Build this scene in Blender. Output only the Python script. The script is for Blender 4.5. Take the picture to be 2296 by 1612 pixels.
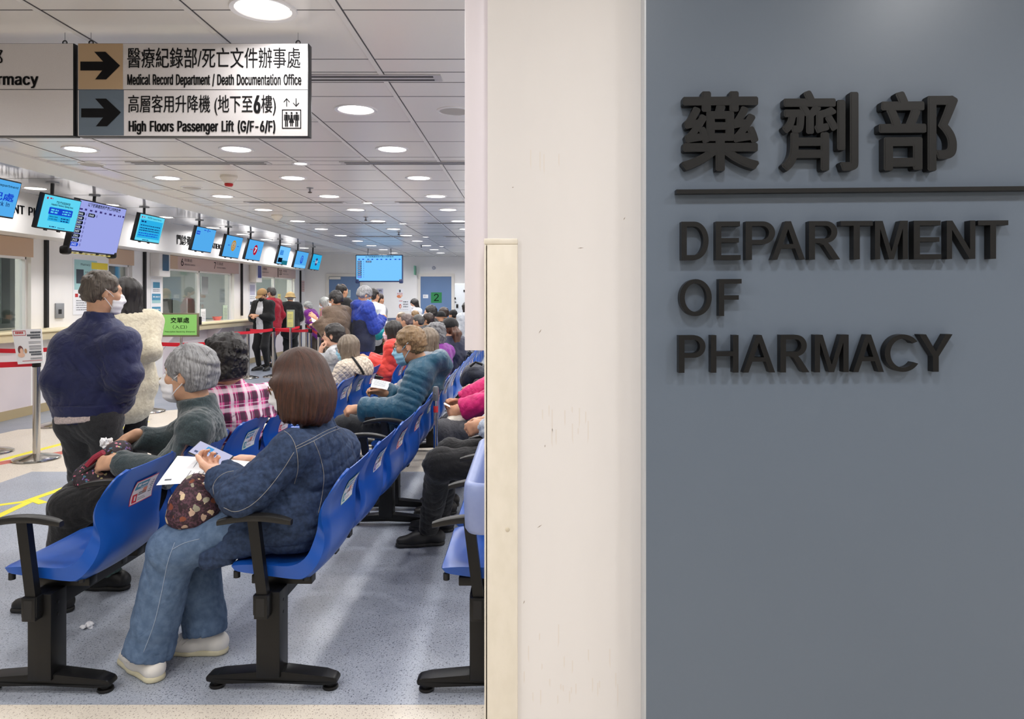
import bpy, bmesh, math, random
import numpy as np
from mathutils import Vector, Matrix
from mathutils.bvhtree import BVHTree

SC = bpy.context.scene
COL = SC.collection
for _o in list(bpy.data.objects):
    bpy.data.objects.remove(_o)

# ---------------------------------------------------------------- camera
FPX, VX, VY, CH = 1640.0, 1187.0, 668.0, 1.45      # focal length (px), vanishing point (px), eye height (m)
W_, H_ = 2296, 1612
cd = bpy.data.cameras.new('camera')
cam = bpy.data.objects.new('camera', cd)
COL.objects.link(cam)
cam.location = (0, 0, CH)
cam.rotation_euler = (math.pi / 2, 0, 0)
cd.sensor_width = 36.0
cd.lens = 36.0 * FPX / W_
cd.shift_x = (W_ / 2 - VX) / W_
cd.shift_y = -(H_ / 2 - VY) / W_
cd.clip_start = 0.05
cd.clip_end = 100
SC.camera = cam

# ---------------------------------------------------------------- world, view
wd = bpy.data.worlds.new('world')
SC.world = wd
wd.use_nodes = True
wd.node_tree.nodes['Background'].inputs[0].default_value = (1.0, 0.99, 0.97, 1)
wd.node_tree.nodes['Background'].inputs[1].default_value = 0.25
SC.view_settings.view_transform = 'Standard'
SC.view_settings.look = 'None'
SC.view_settings.gamma = 1.0
SC.view_settings.use_curve_mapping = False
SC.view_settings.exposure = 0.0
SC.cycles.max_bounces = 6
SC.cycles.diffuse_bounces = 4
SC.cycles.glossy_bounces = 3
SC.cycles.transmission_bounces = 4
SC.cycles.transparent_max_bounces = 8
SC.cycles.caustics_reflective = False
SC.cycles.caustics_refractive = False
SC.cycles.sample_clamp_indirect = 4.0
LAMP_W = 5.4          # watts of one ceiling downlight
LAMP_GLOW = 5.0        # brightness of its diffuser


def P(px, py, Y):
    """the point that the photograph shows at pixel px, py, at distance Y"""
    return Vector(((px - VX) * Y / FPX, Y, CH - (py - VY) * Y / FPX))


def PF(px, py, z=0.0):
    return P(px, py, FPX * (CH - z) / (py - VY))


def PX(px, py, X):
    return P(px, py, FPX * X / (px - VX))


# ---------------------------------------------------------------- materials
def lin(c):
    return tuple((v / 255 / 12.92) if v / 255 <= 0.04045 else ((v / 255 + 0.055) / 1.055) ** 2.4 for v in c)


MATS = {}


def mat(name, rgb, rough=0.6, metal=0.0, spec=0.5, rgb2=None, ns=(8, 8, 8), det=3.0, ramp=(0.35, 0.65), bump=None,
        emit=0.0, coat=0.0, sheen=0.0, sss=0.0, alpha=1.0):
    """procedural material; rgb2 mottles the colour with noise of scale ns; bump = (scale, strength, distance)"""
    if name in MATS:
        return MATS[name]
    m = bpy.data.materials.new(name)
    m.use_nodes = True
    nt = m.node_tree
    b = nt.nodes['Principled BSDF']
    b.inputs['Base Color'].default_value = (*lin(rgb), 1)
    b.inputs['Roughness'].default_value = rough
    b.inputs['Metallic'].default_value = metal
    b.inputs['Specular IOR Level'].default_value = spec
    b.inputs['Coat Weight'].default_value = coat
    b.inputs['Coat Roughness'].default_value = 0.15
    b.inputs['Sheen Weight'].default_value = sheen
    if sss:
        b.inputs['Subsurface Weight'].default_value = sss
        b.inputs['Subsurface Radius'].default_value = (0.01, 0.004, 0.002)
    b.inputs['Alpha'].default_value = alpha
    tc = nt.nodes.new('ShaderNodeTexCoord')
    if rgb2 is not None:
        mp = nt.nodes.new('ShaderNodeMapping')
        mp.inputs['Scale'].default_value = ns
        nt.links.new(tc.outputs['Object'], mp.inputs['Vector'])
        no = nt.nodes.new('ShaderNodeTexNoise')
        no.inputs['Scale'].default_value = 1.0
        no.inputs['Detail'].default_value = det
        nt.links.new(mp.outputs[0], no.inputs['Vector'])
        cr = nt.nodes.new('ShaderNodeValToRGB')
        cr.color_ramp.elements[0].position = ramp[0]
        cr.color_ramp.elements[1].position = ramp[1]
        cr.color_ramp.elements[0].color = (*lin(rgb), 1)
        cr.color_ramp.elements[1].color = (*lin(rgb2), 1)
        nt.links.new(no.outputs['Fac'], cr.inputs[0])
        nt.links.new(cr.outputs[0], b.inputs['Base Color'])
    if bump:
        sc, st, di = bump
        mp2 = nt.nodes.new('ShaderNodeMapping')
        mp2.inputs['Scale'].default_value = sc if isinstance(sc, tuple) else (sc, sc, sc)
        nt.links.new(tc.outputs['Object'], mp2.inputs['Vector'])
        n2 = nt.nodes.new('ShaderNodeTexNoise')
        n2.inputs['Scale'].default_value = 1.0
        n2.inputs['Detail'].default_value = 2.0
        nt.links.new(mp2.outputs[0], n2.inputs['Vector'])
        bp = nt.nodes.new('ShaderNodeBump')
        bp.inputs['Strength'].default_value = st
        bp.inputs['Distance'].default_value = di
        nt.links.new(n2.outputs['Fac'], bp.inputs['Height'])
        nt.links.new(bp.outputs[0], b.inputs['Normal'])
    if emit:
        b.inputs['Emission Color'].default_value = (*lin(rgb), 1)
        b.inputs['Emission Strength'].default_value = emit
    MATS[name] = m
    return m


def glow(name, rgb, s):
    if name in MATS:
        return MATS[name]
    m = bpy.data.materials.new(name)
    m.use_nodes = True
    nt = m.node_tree
    nt.nodes.clear()
    e = nt.nodes.new('ShaderNodeEmission')
    e.inputs[0].default_value = (*lin(rgb), 1)
    e.inputs[1].default_value = s
    o = nt.nodes.new('ShaderNodeOutputMaterial')
    nt.links.new(e.outputs[0], o.inputs[0])
    m.cycles.emission_sampling = 'NONE'
    MATS[name] = m
    return m


def glass(name, rgb, gl=0.18, rough=0.02):
    if name in MATS:
        return MATS[name]
    m = bpy.data.materials.new(name)
    m.use_nodes = True
    nt = m.node_tree
    nt.nodes.clear()
    t = nt.nodes.new('ShaderNodeBsdfTransparent')
    t.inputs[0].default_value = (*lin(rgb), 1)
    g = nt.nodes.new('ShaderNodeBsdfGlossy')
    g.inputs['Roughness'].default_value = rough
    mx = nt.nodes.new('ShaderNodeMixShader')
    mx.inputs[0].default_value = gl
    o = nt.nodes.new('ShaderNodeOutputMaterial')
    nt.links.new(t.outputs[0], mx.inputs[1])
    nt.links.new(g.outputs[0], mx.inputs[2])
    nt.links.new(mx.outputs[0], o.inputs[0])
    MATS[name] = m
    return m


# ---------------------------------------------------------------- objects
WORLD = {}      # world matrix of every object built here (location and rotation about z only)


def mesh_from(name, V, F, mats, mi=None, smooth=None):
    me = bpy.data.meshes.new(name)
    if isinstance(F, np.ndarray):
        n, k = F.shape
        me.vertices.add(len(V))
        me.vertices.foreach_set('co', np.asarray(V, np.float32).ravel())
        me.loops.add(n * k)
        me.loops.foreach_set('vertex_index', F.astype(np.int32).ravel())
        me.polygons.add(n)
        me.polygons.foreach_set('loop_start', (np.arange(n) * k).astype(np.int32))
        me.polygons.foreach_set('loop_total', np.full(n, k, np.int32))
        me.update(calc_edges=True)
    else:
        me.from_pydata([tuple(v) for v in V], [], F)
        me.update()
    for m in (mats if isinstance(mats, (list, tuple)) else [mats]):
        me.materials.append(m)
    if mi is not None:
        me.polygons.foreach_set('material_index', np.asarray(mi, np.int32))
    if smooth is not None:
        me.shade_smooth()
        if smooth < 3:
            me.set_sharp_from_angle(angle=smooth)
    return me


def empty(name, loc=(0, 0, 0), rz=0.0):
    o = bpy.data.objects.new(name, None)
    o.empty_display_size = 0.05
    COL.objects.link(o)
    o.location = loc
    o.rotation_euler = (0, 0, rz)
    WORLD[o.name] = Matrix.Translation(Vector(loc)) @ Matrix.Rotation(rz, 4, 'Z')
    return o


def tag(o, label=None, cat=None, group=None, kind=None):
    if label:
        o['label'] = label
    if cat:
        o['category'] = cat
    if group:
        o['group'] = group
    if kind:
        o['kind'] = kind
    return o


def thing(name, label, cat, loc=(0, 0, 0), rz=0.0, group=None):
    return tag(empty(name, loc, rz), label, cat, group)


def place(name, V, F, mats, parent=None, mi=None, smooth=0.6, loc=None):
    """link a mesh whose vertices V are in world coordinates, as a child of parent (or as a thing with origin loc)"""
    V = np.asarray([tuple(v) for v in V], np.float64) if not isinstance(V, np.ndarray) else V.astype(np.float64)
    if parent is not None:
        Mw = WORLD[parent.name]
        A = np.array(Mw.inverted())
        V = V @ A[:3, :3].T + A[:3, 3]
    elif loc is not None:
        V = V - np.array(tuple(loc))
        Mw = Matrix.Translation(Vector(loc))
    else:
        Mw = Matrix.Identity(4)
    me = mesh_from(name, V, F, mats, mi, smooth)
    o = bpy.data.objects.new(name, me)
    COL.objects.link(o)
    if parent is not None:
        o.parent = parent
    elif loc is not None:
        o.location = loc
    WORLD[o.name] = Mw
    return o


def copy_tree(o, parent=None):
    c = o.copy()
    COL.objects.link(c)
    if parent is not None:
        c.parent = parent
    for ch in list(o.children):
        copy_tree(ch, c)
    return c


def rotm(axis, ang):
    return Matrix.Rotation(ang, 3, axis)


class MB:
    """collects shapes (world coordinates) and links them as ONE mesh object"""

    def __init__(self):
        self.v, self.f, self.m = [], [], []

    def add(self, V, F, mi=0):
        n = len(self.v)
        self.v += [Vector(v) for v in V]
        self.f += [[i + n for i in f] for f in F]
        self.m += [mi] * len(F)
        return self

    def box(self, c, size, rot=None, bev=0.0, mi=0, seg=2):
        bm = bmesh.new()
        bmesh.ops.create_cube(bm, size=1.0)
        bmesh.ops.scale(bm, vec=Vector(size), verts=bm.verts)
        if bev:
            bmesh.ops.bevel(bm, geom=bm.edges[:], offset=min(bev, min(size) * 0.49), segments=seg, profile=0.5, affect='EDGES')
        c = Vector(c)
        V = [(rot @ v.co if rot else v.co) + c for v in bm.verts]
        F = [[v.index for v in f.verts] for f in bm.faces]
        bm.free()
        return self.add(V, F, mi)

    def span(self, a, b, bev=0.0, mi=0):
        a, b = Vector(a), Vector(b)
        return self.box((a + b) / 2, [abs(x) for x in (b - a)], None, bev, mi)

    def poly(self, pts, mi=0):
        return self.add(pts, [list(range(len(pts)))], mi)

    def prism(self, pts, vec, mi=0):
        n = len(pts)
        vec = Vector(vec)
        A = [Vector(p) for p in pts]
        F = [list(range(n))[::-1], [n + i for i in range(n)]]
        F += [[i, (i + 1) % n, n + (i + 1) % n, n + i] for i in range(n)]
        nn = Vector((0, 0, 0))
        for i in range(n):
            nn += A[i].cross(A[(i + 1) % n])
        if nn.dot(vec) < 0:
            F = [f[::-1] for f in F]
        return self.add(A + [p + vec for p in A], F, mi)

    def tube(self, path, r, n=8, mi=0, closed=False, caps=True):
        path = [Vector(p) for p in path]
        L = len(path)
        R = r if isinstance(r, (list, tuple)) else [r] * L
        V, F = [], []
        prev = None
        for i, p in enumerate(path):
            if closed:
                d = path[(i + 1) % L] - path[i - 1]
            else:
                d = path[min(i + 1, L - 1)] - path[max(i - 1, 0)]
            d.normalize()
            if prev is None:
                a = d.orthogonal().normalized()
            else:
                a = prev - d * prev.dot(d)
                if a.length < 1e-6:
                    a = d.orthogonal()
                a.normalize()
            prev = a
            b = d.cross(a)
            V += [p + (a * math.cos(t) + b * math.sin(t)) * R[i] for t in [2 * math.pi * k / n for k in range(n)]]
        for i in range(L if closed else L - 1):
            j = (i + 1) % L
            F += [[i * n + k, i * n + (k + 1) % n, j * n + (k + 1) % n, j * n + k] for k in range(n)]
        if caps and not closed:
            F.append(list(range(n))[::-1])
            F.append([(L - 1) * n + k for k in range(n)])
        return self.add(V, F, mi)

    def lathe(self, prof, c=(0, 0, 0), n=24, mi=0):
        c = Vector(c)
        V, F = [], []
        for r, z in prof:
            V += [c + Vector((r * math.cos(2 * math.pi * k / n), r * math.sin(2 * math.pi * k / n), z)) for k in range(n)]
        for i in range(len(prof) - 1):
            F += [[i * n + k, i * n + (k + 1) % n, (i + 1) * n + (k + 1) % n, (i + 1) * n + k] for k in range(n)]
        F.append(list(range(n))[::-1])
        F.append([(len(prof) - 1) * n + k for k in range(n)])
        return self.add(V, F, mi)

    def build(self, name, mats, parent=None, smooth=0.6, loc=None):
        return place(name, self.v, self.f, mats, parent, self.m, smooth, loc)


# ---------------------------------------------------------------- lettering
# grotesque letter outlines: advance | contours, thousandths of the letter size
OUTLINES = {65: (480,[[16,0,201,509,276,509,463,0,395,0,287,302,264,372,232,478,245,478,213,371,191,302,85,0],[110,142,110,199,370,199,370,142]]),
          67: (510,[[267,-7,225,-3,186,7,150,25,119,49,92,79,70,115,48,179,40,254,48,329,70,393,92,429,119,459,150,484,186,501,225,512,267,516,340,504,373,490,402,471,427,447,448,418,463,385,473,348,408,348,389,395,357,428,315,449,267,456,223,450,184,432,150,403,125,364,109,314,103,254,109,194,125,145,151,105,184,76,223,59,267,53,315,60,357,81,389,114,408,160,473,160,463,124,448,91,428,62,402,38,373,19,341,5,305,-4]]),
          68: (502,[[219,0,96,0,96,57,215,57,272,63,318,81,354,110,379,149,394,198,399,255,394,312,379,361,354,399,320,428,275,446,221,452,93,452,93,509,225,509,273,505,315,495,353,478,385,455,412,426,433,391,455,329,462,255,455,181,433,119,411,83,384,54,351,31,312,14,268,3],[125,509,125,0,60,0,60,509]]),
          69: (419,[[60,0,60,509,372,509,372,452,125,452,125,286,355,286,355,229,125,229,125,57,375,57,375,0]]),
          70: (410,[[60,0,60,509,369,509,369,452,125,452,125,278,346,278,346,221,125,221,125,0]]),
          71: (520,[[269,-7,225,-3,185,7,149,25,118,49,91,79,69,116,47,179,40,254,47,329,69,393,91,429,117,459,149,484,184,501,223,512,265,516,304,513,340,504,374,489,403,469,429,445,449,416,465,384,474,349,408,349,387,393,356,427,315,448,265,456,222,450,183,432,150,404,125,364,109,314,103,254,109,194,125,145,151,105,184,76,224,59,269,53,309,57,345,71,374,93,396,123,410,160,415,202,434,199,283,199,283,256,478,256,478,200,471,141,451,91,419,50,377,19,326,0]]),
          72: (517,[[60,0,60,509,125,509,125,289,392,289,392,509,457,509,457,0,392,0,392,232,125,232,125,0]]),
          73: (197,[[66,0,66,509,131,509,131,0]]),
          76: (393,[[60,0,60,509,125,509,125,57,361,57,361,0]]),
          77: (628,[[60,0,60,509,152,509,277,187,287,159,299,123,311,84,322,49,307,49,318,83,330,121,342,158,352,187,476,509,568,509,568,0,504,0,504,291,504,327,505,369,506,413,507,457,513,457,498,409,482,363,467,322,456,291,342,0,286,0,170,291,159,321,145,361,129,408,112,457,119,457,120,416,121,372,122,328,122,291,122,0]]),
          78: (523,[[60,0,60,509,136,509,343,183,363,151,388,107,414,55,405,54,401,108,399,157,399,195,399,509,463,509,463,0,387,0,202,290,177,331,148,381,108,452,119,454,122,384,124,328,125,291,125,0]]),
          79: (533,[[267,-7,225,-3,186,7,150,25,119,49,92,79,70,115,53,157,44,203,40,254,44,305,53,352,70,393,92,429,119,459,150,484,186,501,225,512,267,516,309,512,348,501,384,484,415,459,442,429,464,393,486,329,493,254,486,179,464,115,442,79,415,49,384,25,348,7,309,-3],[267,53,310,59,349,76,383,105,408,144,425,194,430,254,425,314,408,365,383,404,349,433,310,450,267,456,223,450,184,433,151,404,125,364,109,314,103,254,109,194,125,144,151,105,184,76,223,59]]),
          80: (445,[[60,0,60,509,235,509,289,503,332,487,366,462,390,430,404,391,409,348,404,304,390,265,366,233,332,207,289,191,235,186,125,186,125,0],[125,242,233,242,269,246,297,256,318,272,333,294,342,319,344,348,342,376,333,402,318,423,297,439,268,449,232,452,125,452]]),
          82: (449,[[60,0,60,509,236,509,290,504,333,489,367,465,390,433,405,395,409,352,405,309,390,271,367,240,333,217,289,203,236,198,125,198,125,0],[125,255,234,255,269,258,298,267,319,281,334,300,342,324,345,352,342,380,334,405,319,425,298,440,269,449,233,452,125,452],[353,0,230,229,303,229,428,0]]),
          83: (447,[[224,-9,172,-4,128,9,91,31,64,60,46,96,38,137,104,137,110,110,123,88,142,71,166,59,224,49,257,52,286,60,311,74,329,92,341,114,346,139,342,161,332,179,296,205,245,222,184,239,128,260,86,289,67,313,56,341,52,372,58,413,75,448,102,476,138,498,180,511,227,516,275,511,316,498,351,476,377,449,394,415,401,378,337,378,326,412,302,437,267,453,225,459,194,456,167,448,145,435,129,418,118,398,115,376,119,352,131,334,169,308,212,293,264,279,312,264,359,238,395,198,405,171,408,139,403,99,386,64,360,34,323,11,278,-4]]),
          84: (449,[[32,452,32,509,417,509,417,452,257,452,257,0,193,0,193,452]]),
          85: (517,[[259,-8,203,-2,154,15,114,43,85,80,66,124,60,173,60,509,124,509,124,178,128,144,141,113,160,87,187,68,220,56,259,52,298,56,331,68,357,87,377,113,389,144,393,178,393,509,457,509,457,173,451,124,433,80,403,43,363,15,315,-2]]),
          89: (472,[[203,0,203,208,16,509,91,509,192,344,222,292,250,230,224,230,251,293,280,344,381,509,455,509,268,208,268,0]]),
          97: (389,[[160,-9,126,-5,94,5,68,22,48,45,35,73,30,108,34,138,43,161,58,179,78,193,125,211,178,220,234,227,265,235,273,243,276,255,276,257,267,297,240,322,196,331,149,322,118,301,100,274,41,291,57,322,79,346,104,364,133,375,194,384,239,379,286,360,306,343,322,320,333,290,337,251,337,0,277,0,277,52,272,52,252,25,215,1],[170,45,202,49,228,59,248,74,263,93,272,115,276,138,276,190,259,182,231,176,200,171,175,168,134,159,103,139,95,124,92,105,102,72,130,52]]),
          98: (424,[[229,-8,198,-5,172,4,138,31,118,59,112,59,112,0,53,0,53,509,114,509,114,319,118,319,137,346,171,373,197,381,229,384,274,378,313,361,345,332,370,293,385,245,390,189,385,133,370,84,346,45,313,16,274,-2],[220,47,253,51,279,66,301,88,316,117,325,151,328,189,325,227,316,261,301,290,280,311,253,325,220,330,188,325,161,312,140,291,125,263,116,229,113,189,116,150,125,115,140,86,162,65,188,51]]),
          99: (396,[[207,-8,159,-2,117,16,82,46,56,85,40,133,34,187,40,243,56,291,82,330,117,360,159,378,207,384,260,377,305,356,340,322,362,277,303,262,290,289,270,311,242,325,207,330,173,325,145,310,124,287,108,258,99,224,96,187,99,151,108,117,124,89,145,66,173,51,207,46,243,52,271,66,292,89,304,117,363,102,341,56,306,21,261,-1]]),
          100: (424,[[195,-8,151,-2,111,16,79,45,55,84,39,133,34,189,39,245,55,293,79,332,112,361,151,378,196,384,228,381,253,373,287,346,306,319,311,319,311,509,372,509,372,0,313,0,313,59,307,59,287,31,252,4,227,-5],[205,47,236,51,263,65,284,86,299,115,309,150,312,189,309,229,300,263,284,291,263,312,237,325,205,330,172,325,145,311,124,290,108,261,99,227,96,189,99,151,109,117,124,88,145,66,172,51]]),
          101: (404,[[212,-8,161,-2,117,16,82,46,56,85,40,132,34,187,39,242,55,290,81,329,115,359,157,378,205,384,266,374,294,361,319,341,341,315,357,282,368,242,371,194,371,169,75,169,75,221,338,221,310,202,307,237,298,269,283,294,263,314,237,326,205,330,173,326,146,313,125,294,109,270,99,241,96,211,96,178,100,139,110,106,128,80,151,61,179,50,212,46,254,53,285,73,306,105,365,91,353,63,335,39,311,19,283,4,249,-5]]),
          102: (254,[[228,379,228,327,6,327,6,379],[81,0,81,432,84,461,96,486,113,505,135,519,187,530,222,527,243,521,227,468,215,472,195,474,171,470,154,460,145,443,142,419,142,0]]),
          103: (425,[[207,-151,168,-148,134,-140,82,-110,51,-69,101,-41,122,-66,154,-88,207,-97,249,-92,282,-75,298,-58,308,-34,311,-6,311,68,306,68,287,41,252,16,227,8,195,5,152,10,113,27,80,53,55,90,39,136,34,191,39,246,55,293,80,332,112,361,152,378,196,384,228,382,253,373,288,346,308,319,313,319,313,379,372,379,372,-9,367,-54,350,-90,324,-117,291,-136,251,-147],[205,59,237,63,264,75,285,95,300,121,309,154,312,193,309,231,300,264,285,291,264,312,237,325,205,330,172,325,145,312,124,290,109,262,99,229,96,193,99,155,109,123,124,96,145,76,172,63]]),
          104: (410,[[114,227,114,0,53,0,53,509,114,509,114,287,102,287,124,332,152,362,187,379,227,384,264,380,295,369,321,349,341,321,353,285,357,240,357,0,296,0,296,235,290,275,273,304,246,323,210,329,184,326,161,317,141,303,126,283,117,257]]),
          105: (167,[[53,0,53,379,114,379,114,0],[84,443,67,446,54,455,44,468,41,483,44,499,54,512,67,521,84,524,100,521,114,512,123,499,126,483,123,468,114,455,100,446]]),
          107: (381,[[110,137,110,212,121,212,284,379,360,379,184,199,177,199],[53,0,53,509,114,509,114,0],[294,0,148,186,191,229,372,0]]),
          108: (189,[[139,-2,101,3,74,20,58,47,53,84,53,509,114,509,114,99,120,62,130,54,146,52,160,53,170,54,181,3,162,-1]]),
          109: (610,[[53,0,53,379,112,379,112,295,108,295,118,323,132,346,172,376,219,386,257,380,287,361,309,331,321,295,312,295,322,321,337,343,381,375,437,386,468,383,497,372,522,354,541,328,553,296,557,255,557,0,496,0,496,254,490,289,473,313,447,326,419,330,395,328,374,320,345,290,335,247,335,0,274,0,274,260,269,288,253,311,229,326,199,330,158,320,140,307,126,289,117,266,114,238,114,0]]),
          110: (410,[[114,227,114,0,53,0,53,379,112,379,112,287,102,287,124,332,152,362,187,379,227,384,264,380,295,369,321,349,341,321,353,285,357,240,357,0,296,0,296,235,290,275,273,304,246,323,210,329,184,326,161,317,141,303,126,283,117,257]]),
          111: (415,[[207,-8,159,-2,117,16,82,46,56,85,40,133,34,187,40,243,56,291,82,330,117,360,159,378,207,384,256,378,299,360,333,330,359,291,376,243,381,187,376,133,359,85,333,46,299,16,256,-2],[207,46,242,51,270,66,292,89,307,117,316,151,319,187,316,224,307,258,292,287,270,310,242,325,207,330,173,325,145,310,124,287,108,258,99,224,96,187,99,151,108,117,124,89,145,66,173,51]]),
          112: (424,[[53,-143,53,379,112,379,112,319,118,319,137,346,171,373,197,381,229,384,274,378,313,361,345,332,370,293,385,245,390,189,385,133,370,84,346,45,313,16,274,-2,229,-8,198,-5,173,4,138,31,118,59,114,59,114,-143],[220,47,253,51,279,66,301,88,316,117,325,151,328,189,325,227,316,261,301,290,280,311,253,325,220,330,188,325,161,312,140,291,125,263,116,229,113,189,116,150,125,115,140,86,162,65,188,51]]),
          114: (259,[[53,0,53,379,112,379,112,321,115,321,130,347,152,367,181,380,213,385,229,384,243,384,243,322,230,324,207,326,182,323,159,315,140,301,126,284,117,262,114,237,114,0]]),
          115: (365,[[182,-8,145,-5,112,3,84,18,62,38,45,63,36,94,94,107,105,79,124,60,150,49,181,45,217,50,244,62,262,81,268,103,265,121,254,136,237,147,212,155,149,170,104,186,72,208,53,237,47,274,51,305,65,332,87,354,115,370,149,381,187,384,223,381,254,372,279,358,299,339,324,290,268,277,258,298,243,316,219,328,187,333,156,329,131,317,114,299,109,277,112,258,124,243,172,223,229,209,275,194,306,171,325,142,331,107,326,75,312,47,290,24,260,6,223,-5]]),
          116: (227,[[204,379,204,327,6,327,6,379],[65,471,126,471,126,98,128,76,136,61,150,53,170,50,185,51,202,54,213,2,192,-3,168,-4,125,2,92,21,72,52,65,93]]),
          117: (410,[[182,-5,146,-1,115,11,89,31,69,59,57,95,53,139,53,379,114,379,114,144,119,105,137,75,164,56,200,50,226,53,249,62,268,77,283,97,293,122,296,153,296,379,357,379,357,0,298,0,298,92,307,92,286,47,257,17,222,0]]),
          118: (389,[[163,0,17,379,84,379,165,155,187,87,206,21,184,21,203,87,224,155,305,379,371,379,226,0]]),
          121: (389,[[47,-139,61,-86,71,-87,104,-89,130,-74,151,-36,163,-1,17,379,84,379,165,155,187,87,206,21,184,21,202,87,224,155,305,379,371,379,204,-58,177,-107,139,-136,91,-145,65,-143]]),
          48: (453,[[227,-7,191,-3,158,7,130,24,95,62,69,113,53,178,48,254,53,330,69,395,95,447,130,484,159,502,191,512,227,516,262,512,295,502,323,484,358,447,384,395,400,330,405,254,400,178,384,113,359,62,323,24,295,7,263,-3],[227,50,261,56,290,74,313,103,330,144,340,194,344,254,340,314,330,365,313,405,290,435,261,453,227,460,192,453,163,435,140,405,123,365,113,314,109,254,113,194,123,144,140,103,163,74,192,56]]),
          49: (453,[[76,0,76,55,391,55,391,0],[276,509,276,0,212,0,212,448,209,448,86,358,86,427,198,509]]),
          50: (453,[[64,0,64,47,234,229,282,282,311,327,320,371,317,397,308,419,293,436,273,449,224,460,196,457,172,447,153,433,139,413,130,390,127,362,66,362,71,405,86,442,111,473,143,496,182,511,225,516,268,511,306,497,337,474,361,445,376,411,381,372,371,318,336,259,267,180,153,60,153,57,389,57,389,0]]),
          51: (453,[[218,-7,173,-3,133,10,98,30,70,57,52,91,44,132,109,132,115,107,126,87,144,71,165,59,219,50,275,61,297,74,315,93,325,116,329,145,326,172,316,196,299,217,275,234,242,244,201,248,157,248,157,299,288,448,288,452,70,452,70,509,372,509,372,461,211,278,211,289,264,288,308,276,344,253,371,222,387,186,393,145,387,103,370,66,344,36,309,12,266,-2]]),
          52: (453,[[40,105,40,158,247,509,311,509,109,166,109,163,413,163,413,105],[282,0,282,121,282,146,282,318,343,318,343,0]]),
          53: (453,[[221,-7,178,-2,140,11,108,32,83,60,66,93,60,130,122,130,127,108,138,89,173,60,221,50,250,53,276,64,298,82,314,104,324,131,328,162,324,193,314,221,297,244,275,262,248,273,218,277,167,268,128,246,67,253,96,509,366,509,366,452,151,452,134,301,136,301,178,325,229,334,263,330,294,321,321,306,345,285,364,260,379,231,388,199,391,163,385,117,369,76,343,41,309,15,268,-1]]),
          54: (453,[[226,-7,182,-1,142,15,109,40,84,74,69,115,64,162,68,199,80,239,137,340,252,509,322,509,151,261,145,261,165,288,196,307,235,314,278,309,316,295,346,271,370,240,384,201,389,157,384,112,368,73,343,39,310,14,271,-2],[226,48,254,52,279,63,299,79,314,101,324,128,327,157,324,187,314,213,299,235,279,251,254,262,226,265,198,262,174,252,153,235,138,214,128,188,125,158,128,128,138,102,153,79,174,63,198,52]]),
          55: (453,[[97,0,323,448,323,452,62,452,62,509,391,509,391,449,165,0]]),
          56: (453,[[226,-7,178,-2,136,11,101,33,74,62,57,96,52,135,55,166,65,195,81,220,101,241,125,256,153,265,153,267,119,282,93,308,76,342,70,380,75,417,90,450,114,477,146,498,184,511,226,516,269,511,306,498,337,477,361,450,377,417,382,380,376,342,359,308,333,282,300,267,300,265,327,256,351,241,372,220,387,195,397,166,401,135,395,96,378,62,352,33,317,11,275,-2],[226,49,258,52,285,60,307,74,323,91,333,113,337,139,333,165,322,189,305,208,283,223,256,232,226,235,196,232,169,223,147,208,130,189,119,165,115,139,119,113,129,91,145,74,167,60,195,52],[226,290,274,300,293,313,307,330,316,351,319,376,316,399,308,420,294,437,275,449,226,460,177,449,159,437,145,420,136,399,133,376,136,351,145,330,159,313,178,300]]),
          57: (453,[[226,516,271,510,310,494,343,468,368,434,384,393,389,347,385,309,373,270,315,168,200,0,130,0,301,248,307,248,287,221,257,202,218,195,175,199,137,214,106,237,83,269,68,307,64,352,69,397,85,436,110,469,143,494,182,510],[226,460,199,457,174,446,154,429,138,407,129,381,125,352,129,322,138,295,154,274,174,257,199,247,226,243,254,247,279,257,299,273,314,295,324,321,327,350,324,381,314,407,299,429,279,446,254,457]]),
          47: (249,[[235,533,71,-76,14,-76,178,533]]),
          40: (273,[[89,207,101,324,132,441,177,539,236,539,191,428,161,313,151,207,160,115,188,16,236,-96,177,-96,139,-21,111,55,95,131]]),
          41: (273,[[37,-96,86,18,113,116,122,207,112,313,82,428,37,539,97,539,142,441,173,323,184,207,178,130,161,53,134,-22,97,-96]]),
          45: (453,[[337,244,337,188,114,188,114,244]]),
          38: (448,[[197,-7,150,-2,110,12,78,34,54,62,39,96,34,133,37,163,47,189,85,235,140,279,216,335,237,352,255,375,262,405,258,427,245,445,226,457,201,461,168,453,145,431,137,399,145,363,169,327,204,284,438,0,364,0,171,231,121,293,87,344,78,370,75,398,79,430,91,458,109,481,134,499,165,510,200,513,235,510,266,499,290,482,308,459,320,433,324,404,315,362,291,325,256,293,154,217,110,174,100,154,97,131,100,108,109,87,124,70,143,57,166,49,193,46,223,50,251,59,301,95,321,121,336,151,346,186,349,224,408,224,405,180,397,144,371,92,345,62,333,47,305,23,271,7,234,-3]])}
GLYPHS = {chr(k): (v[0] / 1000, [[q / 1000 for q in c] for c in v[1]]) for k, v in OUTLINES.items()}
TCACHE = {}


from mathutils.geometry import tessellate_polygon


def area2(c):
    return sum(c[i][0] * c[(i + 1) % len(c)][1] - c[(i + 1) % len(c)][0] * c[i][1] for i in range(len(c)))


def inside(p, c):
    r = False
    for i in range(len(c)):
        (x0, y0), (x1, y1) = c[i], c[i - 1]
        if (y0 > p[1]) != (y1 > p[1]) and p[0] < (x1 - x0) * (p[1] - y0) / (y1 - y0) + x0:
            r = not r
    return r


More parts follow.
